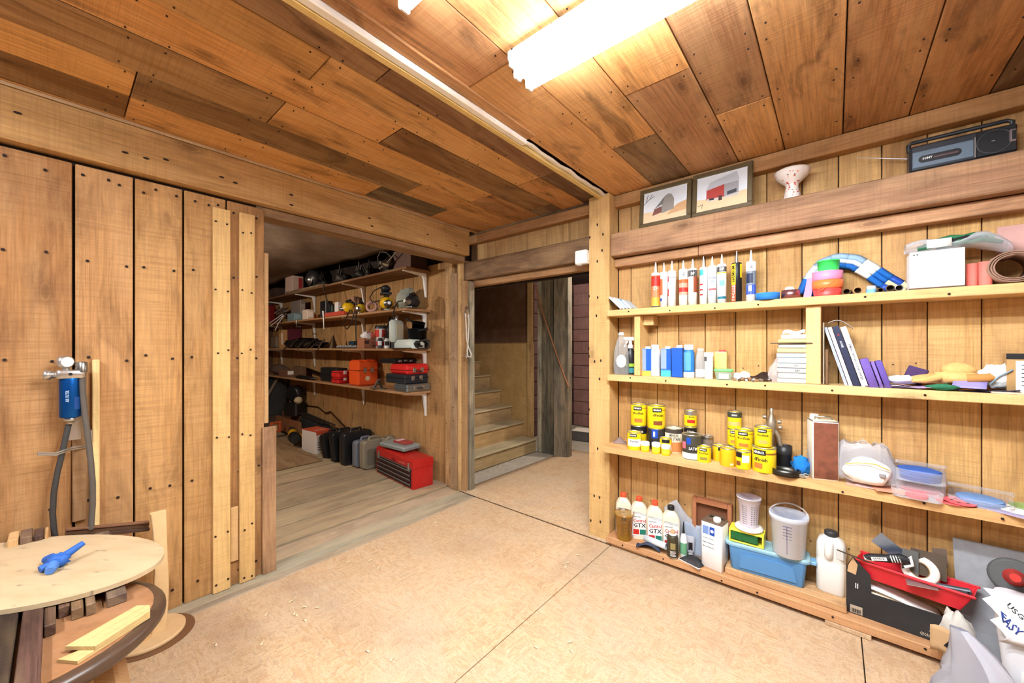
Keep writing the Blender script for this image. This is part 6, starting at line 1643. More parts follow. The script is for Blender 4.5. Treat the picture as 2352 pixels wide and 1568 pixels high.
# crumpled paper sack with a letter
t = thing('paper_sack', 'crumpled grey and kraft paper sack between red tray and plaster bag', 'sack', (.375, 2.315, .002), -.2)
M().blob(.052, .045, .125, mt('paper', (200, 196, 188)), (0, 0, .122), .35, 2.4, 8, 18, 12, flat=-.12).obj('sack', t)
M().sheet(lambda u, v: (-.07 + .12 * u, -.055 - .006 * math.sin(5 * u), .08 + .10 * v + .012 * math.sin(6 * u)), 8, 5, KR, .003).obj('kraft_panel', t)
M().text('P', INK, h=.05, T=Matrix.Translation((-.01, -.066, .135)) @ Matrix.Rotation(.5, 4, 'Y')).obj('lettering', t)
# thin white carrier bag
q = at(2240, 1540, z=0)
t = thing('carrier_bag', 'thin white plastic carrier bag drooping beside the shelf end', 'bag', (.425, 2.10, .002), face(.43, 2.15))
BAGM = mt('clear', (214, 216, 228), rough=.62)
m = M(); secs = []
for i in range(11):
    f = i / 10
    rr = .10 * (1 - f ** 1.2) + .02; cx_ = -.015 - .07 * f + .03 * math.sin(f * 3)
    secs.append([(cx_ + rr * 1.15 * math.cos(a) * (1 + .10 * math.sin(6 * a + 5 * f) + .26 * noise.noise(Vector((math.cos(a) * 2.2, math.sin(a) * 2.2, f * 3)))), rr * .6 * math.sin(a) * (1 + .14 * math.sin(7 * a + 4 * f) + .3 * noise.noise(Vector((math.cos(a) * 3, math.sin(a) * 3, f * 3 + 9)))), .275 * f) for a in [2 * PI * j / 22 for j in range(40)]])
m.loft(secs, BAGM); m.obj('film', t)
m = M(); m.add([(.01, -.066, .04), (.03, -.068, .07), (.05, -.066, .045), (.032, -.066, .02)], [(0, 1, 2, 3)], REDP); m.obj('red_print', t)
# wood chips on the floor
for k in range(26):
    px, py = RND.choice(((860, 1290), (700, 1395), (1000, 1185), (560, 1470), (1300, 1290), (1500, 1325), (640, 1420), (1270, 1480), (900, 1500)))
    q = at(px + RND.uniform(-70, 70), py + RND.uniform(-16, 16), z=.002)
    if q.x < -2.36 or q.y > 2.25: continue
    o = M().sheet(lambda u, v: (-.012 + .024 * u, -.004 + .008 * v, .001 + .003 * math.sin(PI * u)), 3, 1, mt('card', (236, 214, 176)), .0012).obj('wood_chip', None, (q.x, q.y, .0015), (0, 0, RND.uniform(0, 3))); tag(o, 'pale curled wood chip lying on the strand board floor', 'wood chip', 'wood chips on the floor')

# ------------------------------------------------------------ bench corner at the sliding door
def lp(px, py, z):
    q = at(px, py, z=z); return q
W_DARK = wood('dark_walnut', dark=(26, 16, 12), stain=.4, knots=.2, saw=.1, grain=.9, rough=.55)
STOOL = mt('paint', (78, 58, 44), rough=.35, var=.35)
SX, SY, ZS = -1.69, -.055, .50
t = thing('round_stool', 'dark round-edged wooden stool with splayed legs carrying lumber', 'stool', (SX, SY, 0), TH)
M().lathe([(.24, ZS - .05), (.272, ZS - .045), (.285, ZS - .03), (.285, ZS - .014), (.278, ZS - .004), (.262, ZS), (.0, ZS)], STOOL, 44, caps=(1, 0)).obj('seat', t)
M().lathe([(.256, ZS + .0002), (.256, ZS + .0012)], mt('dusty', (150, 104, 66)), 40).obj('worn_top', t)
for a in (18, -38, -70, 110, 160, 215):
    c_, s_ = math.cos(math.radians(a)), math.sin(math.radians(a))
    M().bar((c_ * .17, s_ * .17, ZS - .05), (c_ * .235, s_ * .235, .002), .055, .05, W_WALL, .006, up=(s_, -c_, 0)).obj('leg', t, col=jit((176, 132, 84)))
t = thing('low_trestle', 'low dark trestle under the far ends of the lumber by the wall', 'trestle', (-2.28, -.02, 0))
M().box((-.10, -.34, ZS - .05), (.10, .10, ZS), STOOL, .01).obj('top_beam', t)
for sx in (-1, 1):
    for y in (-.28, .05): M().bar((sx * .05, y, ZS - .05), (sx * .10, y, .002), .05, .05, W_WALL, .005, up=(0, 1, 0)).obj('leg', t, col=jit((150, 110, 72)))
lum = [   # px of the near end (two sides), py of its upper edge, thickness, colour, far x
    (-40, 32, 1500, .035, (58, 44, 40), -2.36), (40, 98, 1500, .035, (96, 64, 56), -2.36),
    (101, 131, 1434, .032, (104, 70, 54), -2.34), (134, 163, 1392, .032, (112, 76, 58), -2.34), (163, 195, 1396, .032, (120, 84, 56), -2.34),
    (197, 223, 1386, .034, (104, 74, 58), -2.32), (244, 296, 1366, .03, (92, 72, 66), -2.34)]
lbl = ['very dark wide walnut plank lying nearest the frame edge on the stool', 'reddish walnut plank beside the very dark one', 'dark walnut stick with square end reaching farthest over the stool', 'second short walnut stick counting from the reddish plank', 'walnut stick with a pale sapwood streak', 'walnut stick next to the dark gap', 'wide dark walnut offcut under the rim of the oval board']
for (a, b, py, th, c, xf), lb in zip(lum, lbl):
    zt = ZS + .0018 + th
    qa, qb = at(a, py, z=zt), at(b, py, z=zt)
    xe = (qa.x + qb.x) / 2 if a > 0 or b > 60 else -1.28
    if py == 1500: xe = -1.37
    qa, qb = at(a, py, x=xe), at(b, py, x=xe)
    ya_, yb_ = sorted((at(a, py, z=zt).y, at(b, py, z=zt).y))
    o = board('walnut_plank', (xf, ya_, ZS + .0018), (xe, yb_ - .002, zt), 'x', W_DARK, jit(c), None, .002); tag(o, lb, 'lumber', 'walnut pieces laid over the stool')
# two pale shims
def flat(nm, pts, z, th, mat, col, label, cat):
    P = [at(px, py, z=z + th) for px, py in pts]; c = sum(P, Vector()) / len(P)
    e = max(((P[i], P[(i + 1) % len(P)]) for i in range(len(P))), key=lambda k: (k[1] - k[0]).length); d = (e[1] - e[0]); a = math.atan2(d.y, d.x)
    R_ = Matrix.Rotation(-a, 4, 'Z')
    pp = [R_ @ (p - c) for p in P]
    ar = sum(pp[i].x * pp[(i + 1) % len(pp)].y - pp[(i + 1) % len(pp)].x * pp[i].y for i in range(len(pp)))
    out = [(p.x, p.y) for p in (pp if ar > 0 else pp[::-1])]
    o = M().prism(out, 0, th, mat).obj(nm, None, (c.x, c.y, z), (0, 0, a), col); tag(o, label, cat, 'pale shims on the stool'); return o
flat('wood_shim', [(131, 1514), (178, 1518), (345, 1412), (338, 1398), (215, 1478)], ZS + .002, .008, W_PALE, jit((214, 176, 112)), 'lower pale tapered shim lying on the stool', 'shim')
flat('wood_shim', [(149, 1484), (219, 1484), (345, 1402), (344, 1389), (314, 1390)], ZS + .0105, .010, W_PALE, jit((220, 184, 120)), 'upper pale tapered shim lying across the other', 'shim')
# oval board
zo = ZS + .0018 + .036
c_, s_ = math.cos(TH), math.sin(TH)
LX, LD = -1.66, 1.30
t = thing('oval_board', 'pale oval plywood board with grey smudges lying on the lumber', 'board', (c_ * LX - s_ * LD, s_ * LX + c_ * LD, zo), TH)
OV = NT('oval_ply'); tc = OV.n('TexCoord'); n1 = OV.noise(OV.mapped(tc.outputs['Object'], (2, 6, 1)), 3, 4); n2 = OV.noise(OV.mapped(tc.outputs['Object'], (5, 14, 1)), 2, 3)
cc = OV.mix(OV.math('MULTIPLY', OV.ramp(n1, [(.45, 0), (.7, 1)]), .45), lin((196, 172, 136)), lin((168, 140, 102)))
cc = OV.mix(OV.math('MULTIPLY', OV.ramp(n2, [(.62, 0), (.72, 1)]), .7), cc, lin((112, 102, 84))); OV.l(cc, OV.b.inputs['Base Color']); OV.b.inputs['Roughness'].default_value = .6
M().prism(ell(.43, .235, 56), .0, .014, OV.m).obj('plywood', t)
q = at(132, 1300, z=zo + .015)
t = thing('blue_balloon', 'knotted limp blue and white rubber glove on the oval board', 'glove', (q.x, q.y, zo + .0145), TH)
BLG_ = mt('rubber', (40, 96, 180), var=.5)
M().blob(.03, .024, .022, BLG_, (0, 0, .021), .45, 3.2, 3, 16, 10, flat=-.02).obj('knot', t)
for pts, r in ((((.0, .0, .02), (.012, .03, .035), (.022, .06, .05)), [.014, .012, .009]), (((0, 0, .02), (-.03, .008, .028), (-.052, .012, .016)), [.014, .012, .013]), (((0, -.01, .016), (.018, -.03, .016), (.034, -.05, .013)), [.015, .016, .012]), (((0, -.005, .016), (-.008, -.028, .014), (-.012, -.04, .012)), [.014, .012, .011])):
    M().tube(pts, r, BLG_ if r[0] < .015 else mt('rubber', (70, 120, 196), var=.6), 9).obj('finger', t)
# round-footed stand
q = at(352, 1462, z=.02)
t = thing('wooden_stand', 'pale wooden upright on a round plywood foot at the wall', 'stand', (-2.36, .265, 0), 0)
M().lathe([(.125, .003), (.128, .006), (.128, .018), (.125, .020)], mt('paint', (222, 186, 138), var=.2), 44).obj('round_foot', t)
M().lathe([(.150, .0005), (.150, .0028)], mt('paint', (120, 84, 56)), 44, (.01, .01, 0)).obj('felt_ring', t)
hp = hz(1176, -2.35, .29)
m = M(); secs = []
for i in range(9):
    f = i / 8; w = .026 + .003 * math.sin(f * 7); xo = .010 * math.sin(f * 3.1)
    secs.append([(p, q_ + xo, .0205 + (hp - .02) * f) for p, q_ in rrect(.03, w * 1.9, .006, 3, .015, .03)])
m.loft(secs, mt('paint', (226, 192, 142), var=.2)); m.obj('upright', t)
M().bar((.03, -.005, .03), (.05, -.055, .022), .05, .03, mt('paint', (206, 168, 116), var=.2), .004).obj('foot_block', t)
a, b = at(150, 1222, x=-2.43), at(342, 1204, x=-2.43)
t = thing('picture_rail', 'dark brown grooved moulding propped along the wall behind the oval board', 'moulding', tuple(a))
d = b - a
for k, (dz, th, c) in enumerate(((0, .016, (92, 62, 44)), (.014, .010, (122, 84, 60)), (-.016, .014, (70, 48, 36)))): M().bar((.0 + .008 * k, 0, dz), (d.x + .008 * k, d.y, d.z + dz), .02, th, mt('paint', c, rough=.4), .002).obj('moulding_bead', t)
M().bar((.0, .012, -.02), (.0, .012, -a.z + .005), .02, .02, STOOL).obj('prop', t)
for i, (px0, px1, top, c, lb) in enumerate(((16, 44, 1242, (206, 160, 104), 'pale board end behind the oval board nearest the frame edge'), (45, 76, 1236, (116, 84, 74), 'dark walnut block behind the oval board'), (77, 102, 1232, (104, 74, 66), 'second dark walnut block behind the oval board'), (103, 113, 1228, (214, 164, 104), 'thin pale strip ending the row of blocks behind the oval board'))):
    xk = -2.36; y0, y1 = ya(px0, xk), ya(px1, xk); z1 = at(px0, top, x=xk).z
    o = board('lumber_block', (xk - .10, y0, ZS + .001), (xk, y1 - .002, max(z1, ZS + .05)), 'z', W_DARK if i in (1, 2) else W_PALE, jit(c)); tag(o, lb, 'lumber')

# air filter regulator on the sliding door
xr_ = -2.44
q0 = at(162, 905, x=xr_); yR = q0.y
rz_ = rad(54, xr_, yR); zb, zt = hz(957, xr_, yR), hz(868, xr_, yR)
t = thing('air_regulator', 'blue air filter bowl with chrome head and gauge on the door boards', 'air filter', (xr_, yR, zb), face(xr_, yR))
CHR = me((206, 204, 200), rough=.28)
H_ = zt - zb
M().lathe([(rz_ * .94, 0), (rz_, .006), (rz_, H_ * .97), (rz_ * .97, H_)], mt('metal', (24, 92, 176), rough=.35), 28).obj('bowl', t)
m = M(); m.rbox(rz_ * 2.5, rz_ * 2.1, .034, .012, CHR, z=H_, edge=.004); m.obj('head', t)
M().lathe([(.012, H_ + .034), (.012, H_ + .045)], CHR, 12, (-.012, 0, 0)).obj('gauge_stem', t)
M().lathe([(.024, 0), (.026, .004), (.026, .022), (.022, .026)], CHR, 24, T=Matrix.Translation((-.012, -.013, H_ + .068)) @ Matrix.Rotation(PI / 2 - .0, 4, 'X') @ Matrix.Rotation(.5, 4, 'Y') @ Matrix.Translation((0, 0, -.02))).obj('gauge', t)
M().lathe([(.020, 0), (.020, .001)], WHP, 20, T=Matrix.Translation((-.012, -.014, H_ + .068)) @ Matrix.Rotation(PI / 2, 4, 'X') @ Matrix.Rotation(.5, 4, 'Y') @ Matrix.Translation((0, 0, .0068))).obj('gauge_dial', t)
M().lathe([(.014, 0), (.014, .012), (.02, .014), (.02, .03), (.016, .034)], CHR, 12, T=Matrix.Translation((-rz_ * 1.2, 0, H_ + .016)) @ Matrix.Rotation(-PI / 2, 4, 'Y')).obj('side_knob', t)
M().lathe([(.008, -.03), (.011, -.028), (.011, -.018), (.02, -.016), (.022, -.006), (.016, 0)], CHR, 8).obj('drain_nut', t)
M().lathe([(.007, H_ + .034), (.010, H_ + .038), (.007, H_ + .05), (.010, H_ + .054), (.010, H_ + .066)], CHR, 10, (rz_ * .65, 0, 0)).obj('fitting', t)
M().lathe([(.006, 0), (.006, .002)], INK, 12, T=Matrix.Translation((0, -rz_ * 1.05, H_ + .018)) @ Matrix.Rotation(PI / 2, 4, 'X')).obj('screw', t)
m = M(); m.patch(rz_ * 1.012, H_ * .2, H_ * .52, 18, 60, mt('paint', (20, 66, 130)), 5); m.obj('rating_plate', t)
M().text('AIR FILTER', mt('paint', (170, 200, 230)), w=H_ * .3, h=.010, fn=lambda a, b: (rz_ * 1.02 * math.sin(-.25 - b / rz_), -rz_ * 1.02 * math.cos(-.25 - b / rz_), H_ * .55 + a)).obj('lettering', t)
M().bar((rz_ * .3, rz_ * .8, -.1), (rz_ * .3, rz_ * .8, H_ + .02), .04, .02, STEEL, up=(0, 1, 0)).obj('mount', t)
HS_ = mt('rubber', (58, 56, 54))
t = thing('air_hose', 'black air hose hanging from the drain of the blue filter', 'hose', (0, 0, 0))
M().tube([at(px, py, x=-2.455) for px, py in ((158, 974), (152, 1000), (143, 1040), (132, 1085), (124, 1130), (121, 1180), (124, 1215), (130, 1262))], .0095, HS_, 9).obj('hose', t)
t = thing('air_hose', 'dark dusty air hose looping down from the chrome head beside the yellow stick', 'hose', (0, 0, 0))
M().tube([at(px, py, x=-2.42) for px, py in ((189, 838), (188, 850), (190, 900), (196, 960), (203, 1010), (209, 1060), (213, 1110), (213, 1160), (209, 1215))], .010, mt('rubber', (92, 84, 76)), 9).obj('hose', t)
M().lathe([(.016, 0), (.016, .04), (.012, .044)], me((130, 126, 120)), 12, (at(189, 838, x=-2.42).x, at(189, 838, x=-2.42).y, at(189, 838, x=-2.42).z - .03)).obj('hose_fitting', t)
t = thing('yellow_stick', 'pale square stick standing at the door boards beside the hoses', 'stick', (0, 0, 0))
y0, y1 = ya(212, -2.49), ya(229, -2.49)
board('stick', (-2.515, y0, .002), (-2.49, y1, at(215, 826, x=-2.49).z), 'z', W_PALE, jit((240, 204, 136)), t)
board('mount_board', (-2.516, ya(166, -2.50), .55), (-2.497, ya(200, -2.50), 1.2), 'z', W_WALL, jit((166, 120, 80)), tag(bpy.data.objects.new('mount_strip', None), 'brown mounting strip behind the air hoses', 'strip')); COL.objects.link(bpy.data.objects['mount_strip'])
t = thing('wire_hook', 'bent double steel wire hook sticking out from the door boards', 'hook', (0, 0, 0))
for dz in (0, .008): M().tube([at(198, 1027, x=-2.495) + Vector((0, 0, dz)), at(165, 1032, x=-2.45) + Vector((0, 0, dz)), at(128, 1045, x=-2.40) + Vector((0, 0, dz)), at(86, 1044, x=-2.385) + Vector((0, 0, dz))], .0035, STEEL, 6).obj('wire', t)
M().cbox(tuple(at(207, 1000, x=-2.485)), (.01, .016, .05), STEEL, .003).obj('clasp', t)

# ------------------------------------------------------------ store room: shelves and what is on them
YS0, YS1 = 2.10, 2.388
ZT = [2.062, 1.672, 1.290, .876]
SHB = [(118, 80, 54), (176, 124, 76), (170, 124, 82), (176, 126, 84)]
nmx = ['topmost store room shelf under the sagging ceiling', 'second store room shelf, with the yellow power tools', 'third store room shelf, with the black pots', 'lowest store room shelf, with orange and red toolboxes']
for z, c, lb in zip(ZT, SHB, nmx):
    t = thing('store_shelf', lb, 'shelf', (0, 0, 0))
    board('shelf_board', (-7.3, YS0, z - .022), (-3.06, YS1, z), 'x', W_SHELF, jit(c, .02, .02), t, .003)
    for x in (-3.14, -4.34, -5.70, -6.95):
        m = M()
        def arm(pts, w0):
            m.loft([[(x + sx * w0, y, zz) for y, zz in pts] for sx in (-1, 1)], WHP, False)
        arm([(YS1 - .002, z - .023), (YS0 + .02, z - .023), (YS0 + .02, z - .030), (YS1 - .045, z - .052), (YS1 - .035, z - .075), (YS1 - .008, z - .26), (YS1 - .002, z - .26)], .012)
        m.obj('bracket', t)


def nook(pl_, pc, pr, y0):
    xr = xa(pc, y0); y1 = min(ya(pr, xr), 2.383); xl = xa(pl_, y0)
    return min(xl, xr - .03), xr, y0, max(y1, y0 + .02)


def crate(label, name, cat, edges, y0, z, top, col, kind='plastic', bev=.008, parts=(), group=None, base=None):
    xl, xr, y0, y1 = nook(*edges, y0)
    zt = za(edges[1], top, y0) if base is None else base
    w, d, h = xr - xl, y1 - y0, max(zt - z, .02)
    t = thing(name, label, cat, (xr, y0, z + .0008), 0, group)     # origin at the near front corner: body lies to -x, +y
    M().box((-w, 0, 0), (0, d, h), mt(kind, col), bev).obj('body', t)
    for p in parts:
        nm, lo, hi, c, k = p
        M().box((-w * lo[0] if lo[0] > hi[0] else -w * hi[0], d * min(lo[1], hi[1]), h * lo[2]), (-w * min(lo[0], hi[0]), d * max(lo[1], hi[1]), h * hi[2]), mt(k, c), .0).obj(nm, t)
    return t, w, d, h


def side(nm, y0, y1, z0, z1, c, k='plastic', out=.004):            # a plate on the face that looks into the room (+x)
    return (nm, (out * -4, y0, z0), (.002, y1, z1), c, k)
SH = []
# topmost shelf
z = ZT[0]
crate('white carton with red corner far along the topmost store room shelf', 'carton', 'box', (655, 672, 697, ), 2.13, z, 632, (206, 176, 160), 'card', .004, [side('red_corner', .55, .9, .0, .9, (170, 50, 44), 'card')])
crate('low brown tray at the far end of the topmost store room shelf', 'wooden_tray', 'tray', (622, 634, 660), 2.12, z, 660, (70, 50, 40), 'card', .003)
o = board('trim_stick', (-6.0, 2.105, z + .001), (-4.95, 2.125, z + .03), 'x', W_BEAM, jit((140, 116, 90))); tag(o, 'pale brown trim stick along the front of the topmost store room shelf', 'stick')
o = board('trim_stick', (-4.9, 2.15, z + .001), (-4.1, 2.20, z + .02), 'x', W_BEAM, jit((130, 100, 72))); tag(o, 'flat wood strip lying behind the coiled cord on the topmost shelf', 'stick')


def power_tool(label, px, pw, y, z, top, bc, gc, name='power_tool', ang=0, cord=None, up=False):
    """motor body, grip, nose and cord"""
    x = xa(px, y); s = rad(pw, x, y); h = hz(top, x, y) - z
    t = thing(name, label, 'power tool', (x, y, z + .001), 0)
    A, G = pl(bc), pl(gc)
    T = Matrix.Rotation(ang, 4, 'Z')
    m = M(); m.tube([(0, -s * 1.0, h * .42), (0, -s * .6, h * .46), (0, s * .3, h * .48), (0, s * .8, h * .44)], [h * .22, h * .36, h * .38, h * .30], A, 12, T); m.obj('motor_housing', t)
    m = M(); m.tube([(0, s * .5, h * .5), (0, s * .9, h * .75), (0, s * .2, h * .98), (0, -s * .5, h * .85)], [h * .12, h * .13, h * .13, h * .12], G, 9, T); m.obj('grip', t)
    m = M(); m.lathe([(h * .26, 0), (h * .2, s * .25), (h * .1, s * .5), (h * .1, s * .7)], me((150, 148, 144)), 12, T=T @ Matrix.Translation((0, -s * .9, h * .42)) @ Matrix.Rotation(PI / 2, 4, 'X')); m.obj('nose', t)
    M().cbox((0, -s * .1, h * .06), (s * .9, s * 1.5, h * .11), mt('metal', (120, 118, 116)), .004, T).obj('base_plate', t)
    if cord: M().tube([Vector(p) - Vector((x, y, z + .001)) for p in cord], .006, mt('rubber', (26, 26, 26)), 6).obj('cord', t)
    return t
power_tool('black and silver nailer on the topmost shelf near the white carton', 722, 26, 2.20, z, 612, (46, 44, 44), (30, 30, 32))
power_tool('dark saw with bare wheel on the topmost shelf, near the bracket end', 905, 46, 2.22, z, 585, (56, 46, 40), (30, 28, 28))
t = thing('cord_loop', 'stiff looped cable around the dark saw on the topmost shelf', 'cable', (0, 0, 0))
M().tube([at(px, py, y=2.13) for px, py in ((870, 612), (868, 590), (874, 578), (888, 580), (900, 592), (893, 606), (880, 614), (872, 616))], .006, mt('rubber', (90, 82, 74)), 6).obj('cable', t)
M().tube([at(px, py, y=2.12) for px, py in ((871, 617), (888, 604), (902, 588), (910, 579))], .006, mt('rubber', (150, 140, 128)), 6).obj('cable', t)
for k, (px, w, top, c, lb) in enumerate(((748, 30, 622, (40, 36, 34), 'dark open wire basket on the topmost shelf'), (790, 40, 607, (66, 58, 52), 'dull grey metal casting on the topmost shelf'), (835, 40, 600, (44, 40, 38), 'black clamp heap on the topmost shelf'), (858, 22, 596, (60, 54, 48), 'dark hand plane beside the dark saw'))):
    x = xa(px, 2.24); r = rad(w, x, 2.24); h = hz(top, x, 2.24) - z
    t = thing(('wire_basket', 'metal_casting', 'clamp_heap', 'hand_plane')[k], lb, ('basket', 'casting', 'clamp', 'plane')[k], (x, 2.24, z + .001))
    M().blob(r, .10, max(h * .26, .02), mt('metal', c, rough=.6, var=.6), (0, 0, max(h * .26, .02)), .6, 4.4, k + 2, 16, 10, flat=-max(h * .255, .0195)).obj('body', t)
    for j in range(3): M().tube([(-r * .8 + r * .5 * j, -.06, h * .2), (-r * .5 + r * .5 * j, -.05, h * (.75 + .2 * (j % 2))), (-r * .1 + r * .5 * j, -.03, h * .35)], .008, mt('metal', (90, 84, 78), rough=.5), 6).obj('rod', t)
t = thing('coiled_cord', 'coil of pale brown cord on the topmost shelf edge', 'cord', (xa(735, 2.14), 2.17, z + .012))
M().tube([(.13 * math.cos(a * .9) * (1 - .02 * (k_ % 9)), .05 * math.sin(a * .9), .004 * (k_ % 5) + .003) for k_, a in enumerate([k * .5 for k in range(40)])], .007, mt('cloth', (140, 104, 74)), 5).obj('coil', t)
M().tube([at(px, py, y=2.09) - Vector((xa(735, 2.14), 2.17, z + .012)) for px, py in ((744, 646), (743, 662), (748, 680), (755, 700), (758, 712))], .006, mt('rubber', (50, 40, 34)), 6).obj('hanging_end', t)
o = M().box((-.30, 0, 0), (0, .20, .20), mt('metal', (96, 74, 66), rough=.6), .004).obj('metal_duct', None, (-3.10, 2.18, z + .001)); tag(o, 'brownish metal duct box at the near end of the topmost shelf', 'duct')

# second shelf
z = ZT[1]
t, w, d, h = crate('dark red can at the far end of the second store room shelf', 'gas_can', 'can', (608, 618, 634), 2.12, z, 700, (120, 22, 26), 'plastic', .02)
M().lathe([(.02, h), (.02, h + .03)], INK, 10, (-w * .4, d * .5, 0)).obj('cap', t)
t = thing('wire_tangle', 'tangle of pale and brown wires spilling over the second store room shelf', 'wire', (0, 0, 0))
for k in range(14):
    a = RND.uniform(0, 6)
    M().tube([at(632 + RND.uniform(-6, 34), 728 - RND.uniform(0, 22), y=2.2 + .02 * (k % 5)) for _ in range(4)], .007, mt('rubber', [(150, 120, 104), (110, 86, 76), (190, 180, 168)][k % 3]), 5).obj('wire', t)
for pts in (((650, 725), (635, 738), (622, 748)), ((652, 725), (640, 742), (632, 758)), ((648, 722), (634, 732), (620, 741))): M().tube([at(px, py, y=2.085) for px, py in pts], .008, WHT, 5).obj('cable_end', t)
for (lb, nm, ct, e, y, top, c, k) in (
    ('grey ribbed handheld vacuum leaning on the second store room shelf', 'handheld_vacuum', 'vacuum', (668, 690, 702), 2.22, 688, (136, 126, 118), 'plastic'),
    ('teal-grey small parts box on the second store room shelf', 'parts_box', 'box', (660, 676, 695), 2.12, 718, (126, 150, 156), 'plastic'),
    ('white carton with open lid on the second store room shelf', 'carton', 'box', (694, 706, 722), 2.12, 710, (226, 206, 186), 'card'),
    ('black charger bank standing on the second store room shelf', 'charger', 'charger', (735, 748, 765), 2.20, 690, (30, 30, 34), 'plastic'),
    ('dark green tool case behind the red folders', 'tool_case', 'case', (740, 762, 776), 2.24, 700, (30, 46, 40), 'plastic'),
    ('white bottle box next to the first yellow tool', 'carton', 'box', (768, 776, 784), 2.14, 693, (226, 222, 214), 'paper'),
    ('red flat folders lying at the edge of the second store room shelf', 'red_folders', 'folder', (745, 790, 812), 2.095, 713, (190, 70, 50), 'card'),
    ('brown paper bag behind the yellow tools', 'paper_bag', 'bag', (800, 812, 826), 2.28, 680, (170, 130, 100), 'card')):
    crate(lb, nm, ct, e, y, z, top, c, k, .006, [side('face_plate', .15, .85, .25, .8, tuple(min(255, q + 30) for q in c), k)])
x = xa(718, 2.27); o = M().blob(.05, .05, .05, pl((206, 90, 50)), (0, 0, .05), .4, 3, 3, flat=-.049).obj('orange_clamp', None, (x, 2.27, z + .001)); tag(o, 'orange plastic clamp behind the white carton', 'clamp')
YT = (236, 190, 20)
power_tool('yellow sander with black grip, first of the yellow tools on the second shelf', 801, 26, 2.16, z, 690, YT, (34, 34, 34), ang=-.5, cord=[at(px, py, y=2.09) for px, py in ((804, 712), (797, 726), (788, 745), (797, 756), (808, 742), (812, 722), (806, 712))])
power_tool('small yellow trim router, between the sander and the pink tape ring', 830, 20, 2.16, z, 694, (226, 196, 40), (40, 40, 40), ang=.4, cord=[at(px, py, y=2.15) for px, py in ((832, 694), (826, 684), (820, 682), (817, 690), (820, 702))])
x = xa(852, 2.16); r = rad(28, x, 2.16)
t = thing('tape_ring', 'big pinkish ring leaning on the second store room shelf', 'ring', (x, 2.17, z + r + .002), rot=(PI / 2 - .2, 0, 1.0)); M().lathe([(r * .6, -.02), (r, -.02), (r, .02), (r * .6, .02), (r * .6, -.02)], mt('card', (214, 170, 160)), 22, caps=(0, 0)).obj('ring', t)
power_tool('bright yellow belt sander under the black orbital sander', 888, 38, 2.17, z, 676, (244, 196, 20), (40, 38, 34), ang=1.2, cord=[at(px, py, y=2.14) for px, py in ((872, 690), (856, 694), (849, 684), (858, 668), (874, 660))])
x = xa(888, 2.2)
t = thing('orbital_sander', 'black and silver orbital sander stacked on the yellow belt sander', 'power tool', (x, 2.19, hz(677, x, 2.19)), 1.1)
M().rbox(.11, .16, .02, .02, mt('metal', (70, 74, 78)), edge=.004).obj('base_pad', t); M().blob(.05, .085, .04, pl((40, 42, 44)), (0, 0, .06), .12, 2, 1).obj('housing', t); M().lathe([(.03, .02), (.03, .035)], pl((60, 130, 190)), 14).obj('blue_skirt', t); M().cbox((.048, -.0, .07), (.006, .08, .02), WHP, .002).obj('label_plate', t)
t = thing('clear_bag', 'greenish clear bag standing behind the black planer', 'bag', (xa(930, 2.26), 2.27, z + .001))
M().blob(.11, .09, .115, mt('clear', (190, 196, 180), rough=.6), (0, 0, .113), .3, 2.2, 5, 18, 12, flat=-.112).obj('film', t)
power_tool('black planer with blue side plate at the near end of the second shelf', 948, 38, 2.18, z, 674, (36, 38, 42), (24, 24, 26), ang=.3, cord=[at(px, py, y=2.09) for px, py in ((930, 690), (915, 692), (908, 702), (904, 716), (904, 735), (905, 752))])
t = thing('thin_cord', 'thin black cord hanging from the second to the third store room shelf', 'cord', (0, 0, 0)); M().tube([at(px, py, y=2.09) for px, py in ((818, 714), (817, 740), (818, 790))], .006, mt('rubber', (24, 24, 24)), 6).obj('cord', t)
t = thing('hanging_strap', 'pale strap hanging below the red folders', 'strap', (0, 0, 0)); M().tube([at(px, py, y=2.088) for px, py in ((742, 714), (743, 730), (744, 756))], [.012, .008, .004], WHT, 6).obj('strap', t)
t = thing('bent_crank', 'small bent steel crank hanging under the second store room shelf', 'crank', (0, 0, 0)); M().tube([at(px, py, y=2.09) for px, py in ((681, 734), (681, 750), (690, 750))], .007, STEEL, 6).obj('crank', t)

# third shelf
z = ZT[2]
crate('cloudy plastic jug in the far corner of the third store room shelf', 'plastic_jug', 'jug', (622, 634, 648), 2.16, z, 772, (126, 108, 92), 'plastic', .02)
crate('tan cardboard box on the third store room shelf', 'carton', 'box', (640, 646, 674), 2.18, z, 757, (196, 146, 92), 'card', .004, [side('label_panel', .0, .12, .2, .8, (226, 216, 200), 'paper')])
crate('purple-red box beside the tan cardboard box', 'carton', 'box', (660, 672, 706), 2.26, z, 755, (96, 26, 44), 'card', .004)
t = thing('wrench_heap', 'heap of black pliers, clamps and wrenches on the third store room shelf', 'tool heap', (xa(700, 2.2), 2.2, z + .001))
M().blob(.62, .10, .07, mt('metal', (34, 32, 34), rough=.5, var=.6), (0, 0, .066), .5, 3, 7, 24, 10, flat=-.065).obj('pile', t, kind='stuff')
for k in range(16):
    p0 = at(652 + k * 5.2, 802 - 2.0 * (k % 5) - (k % 3) * 3, y=2.09) - t.location; p1 = at(668 + k * 5.2, 792 - 4 * (k % 4), y=2.11) - t.location
    M().tube([p0, p0.lerp(p1, .5) + Vector((0, 0, .02)), p1], .010, [me((150, 146, 140)), mt('rubber', (40, 30, 34)), me((90, 84, 80))][k % 3], 5).obj('tool_handle', t)
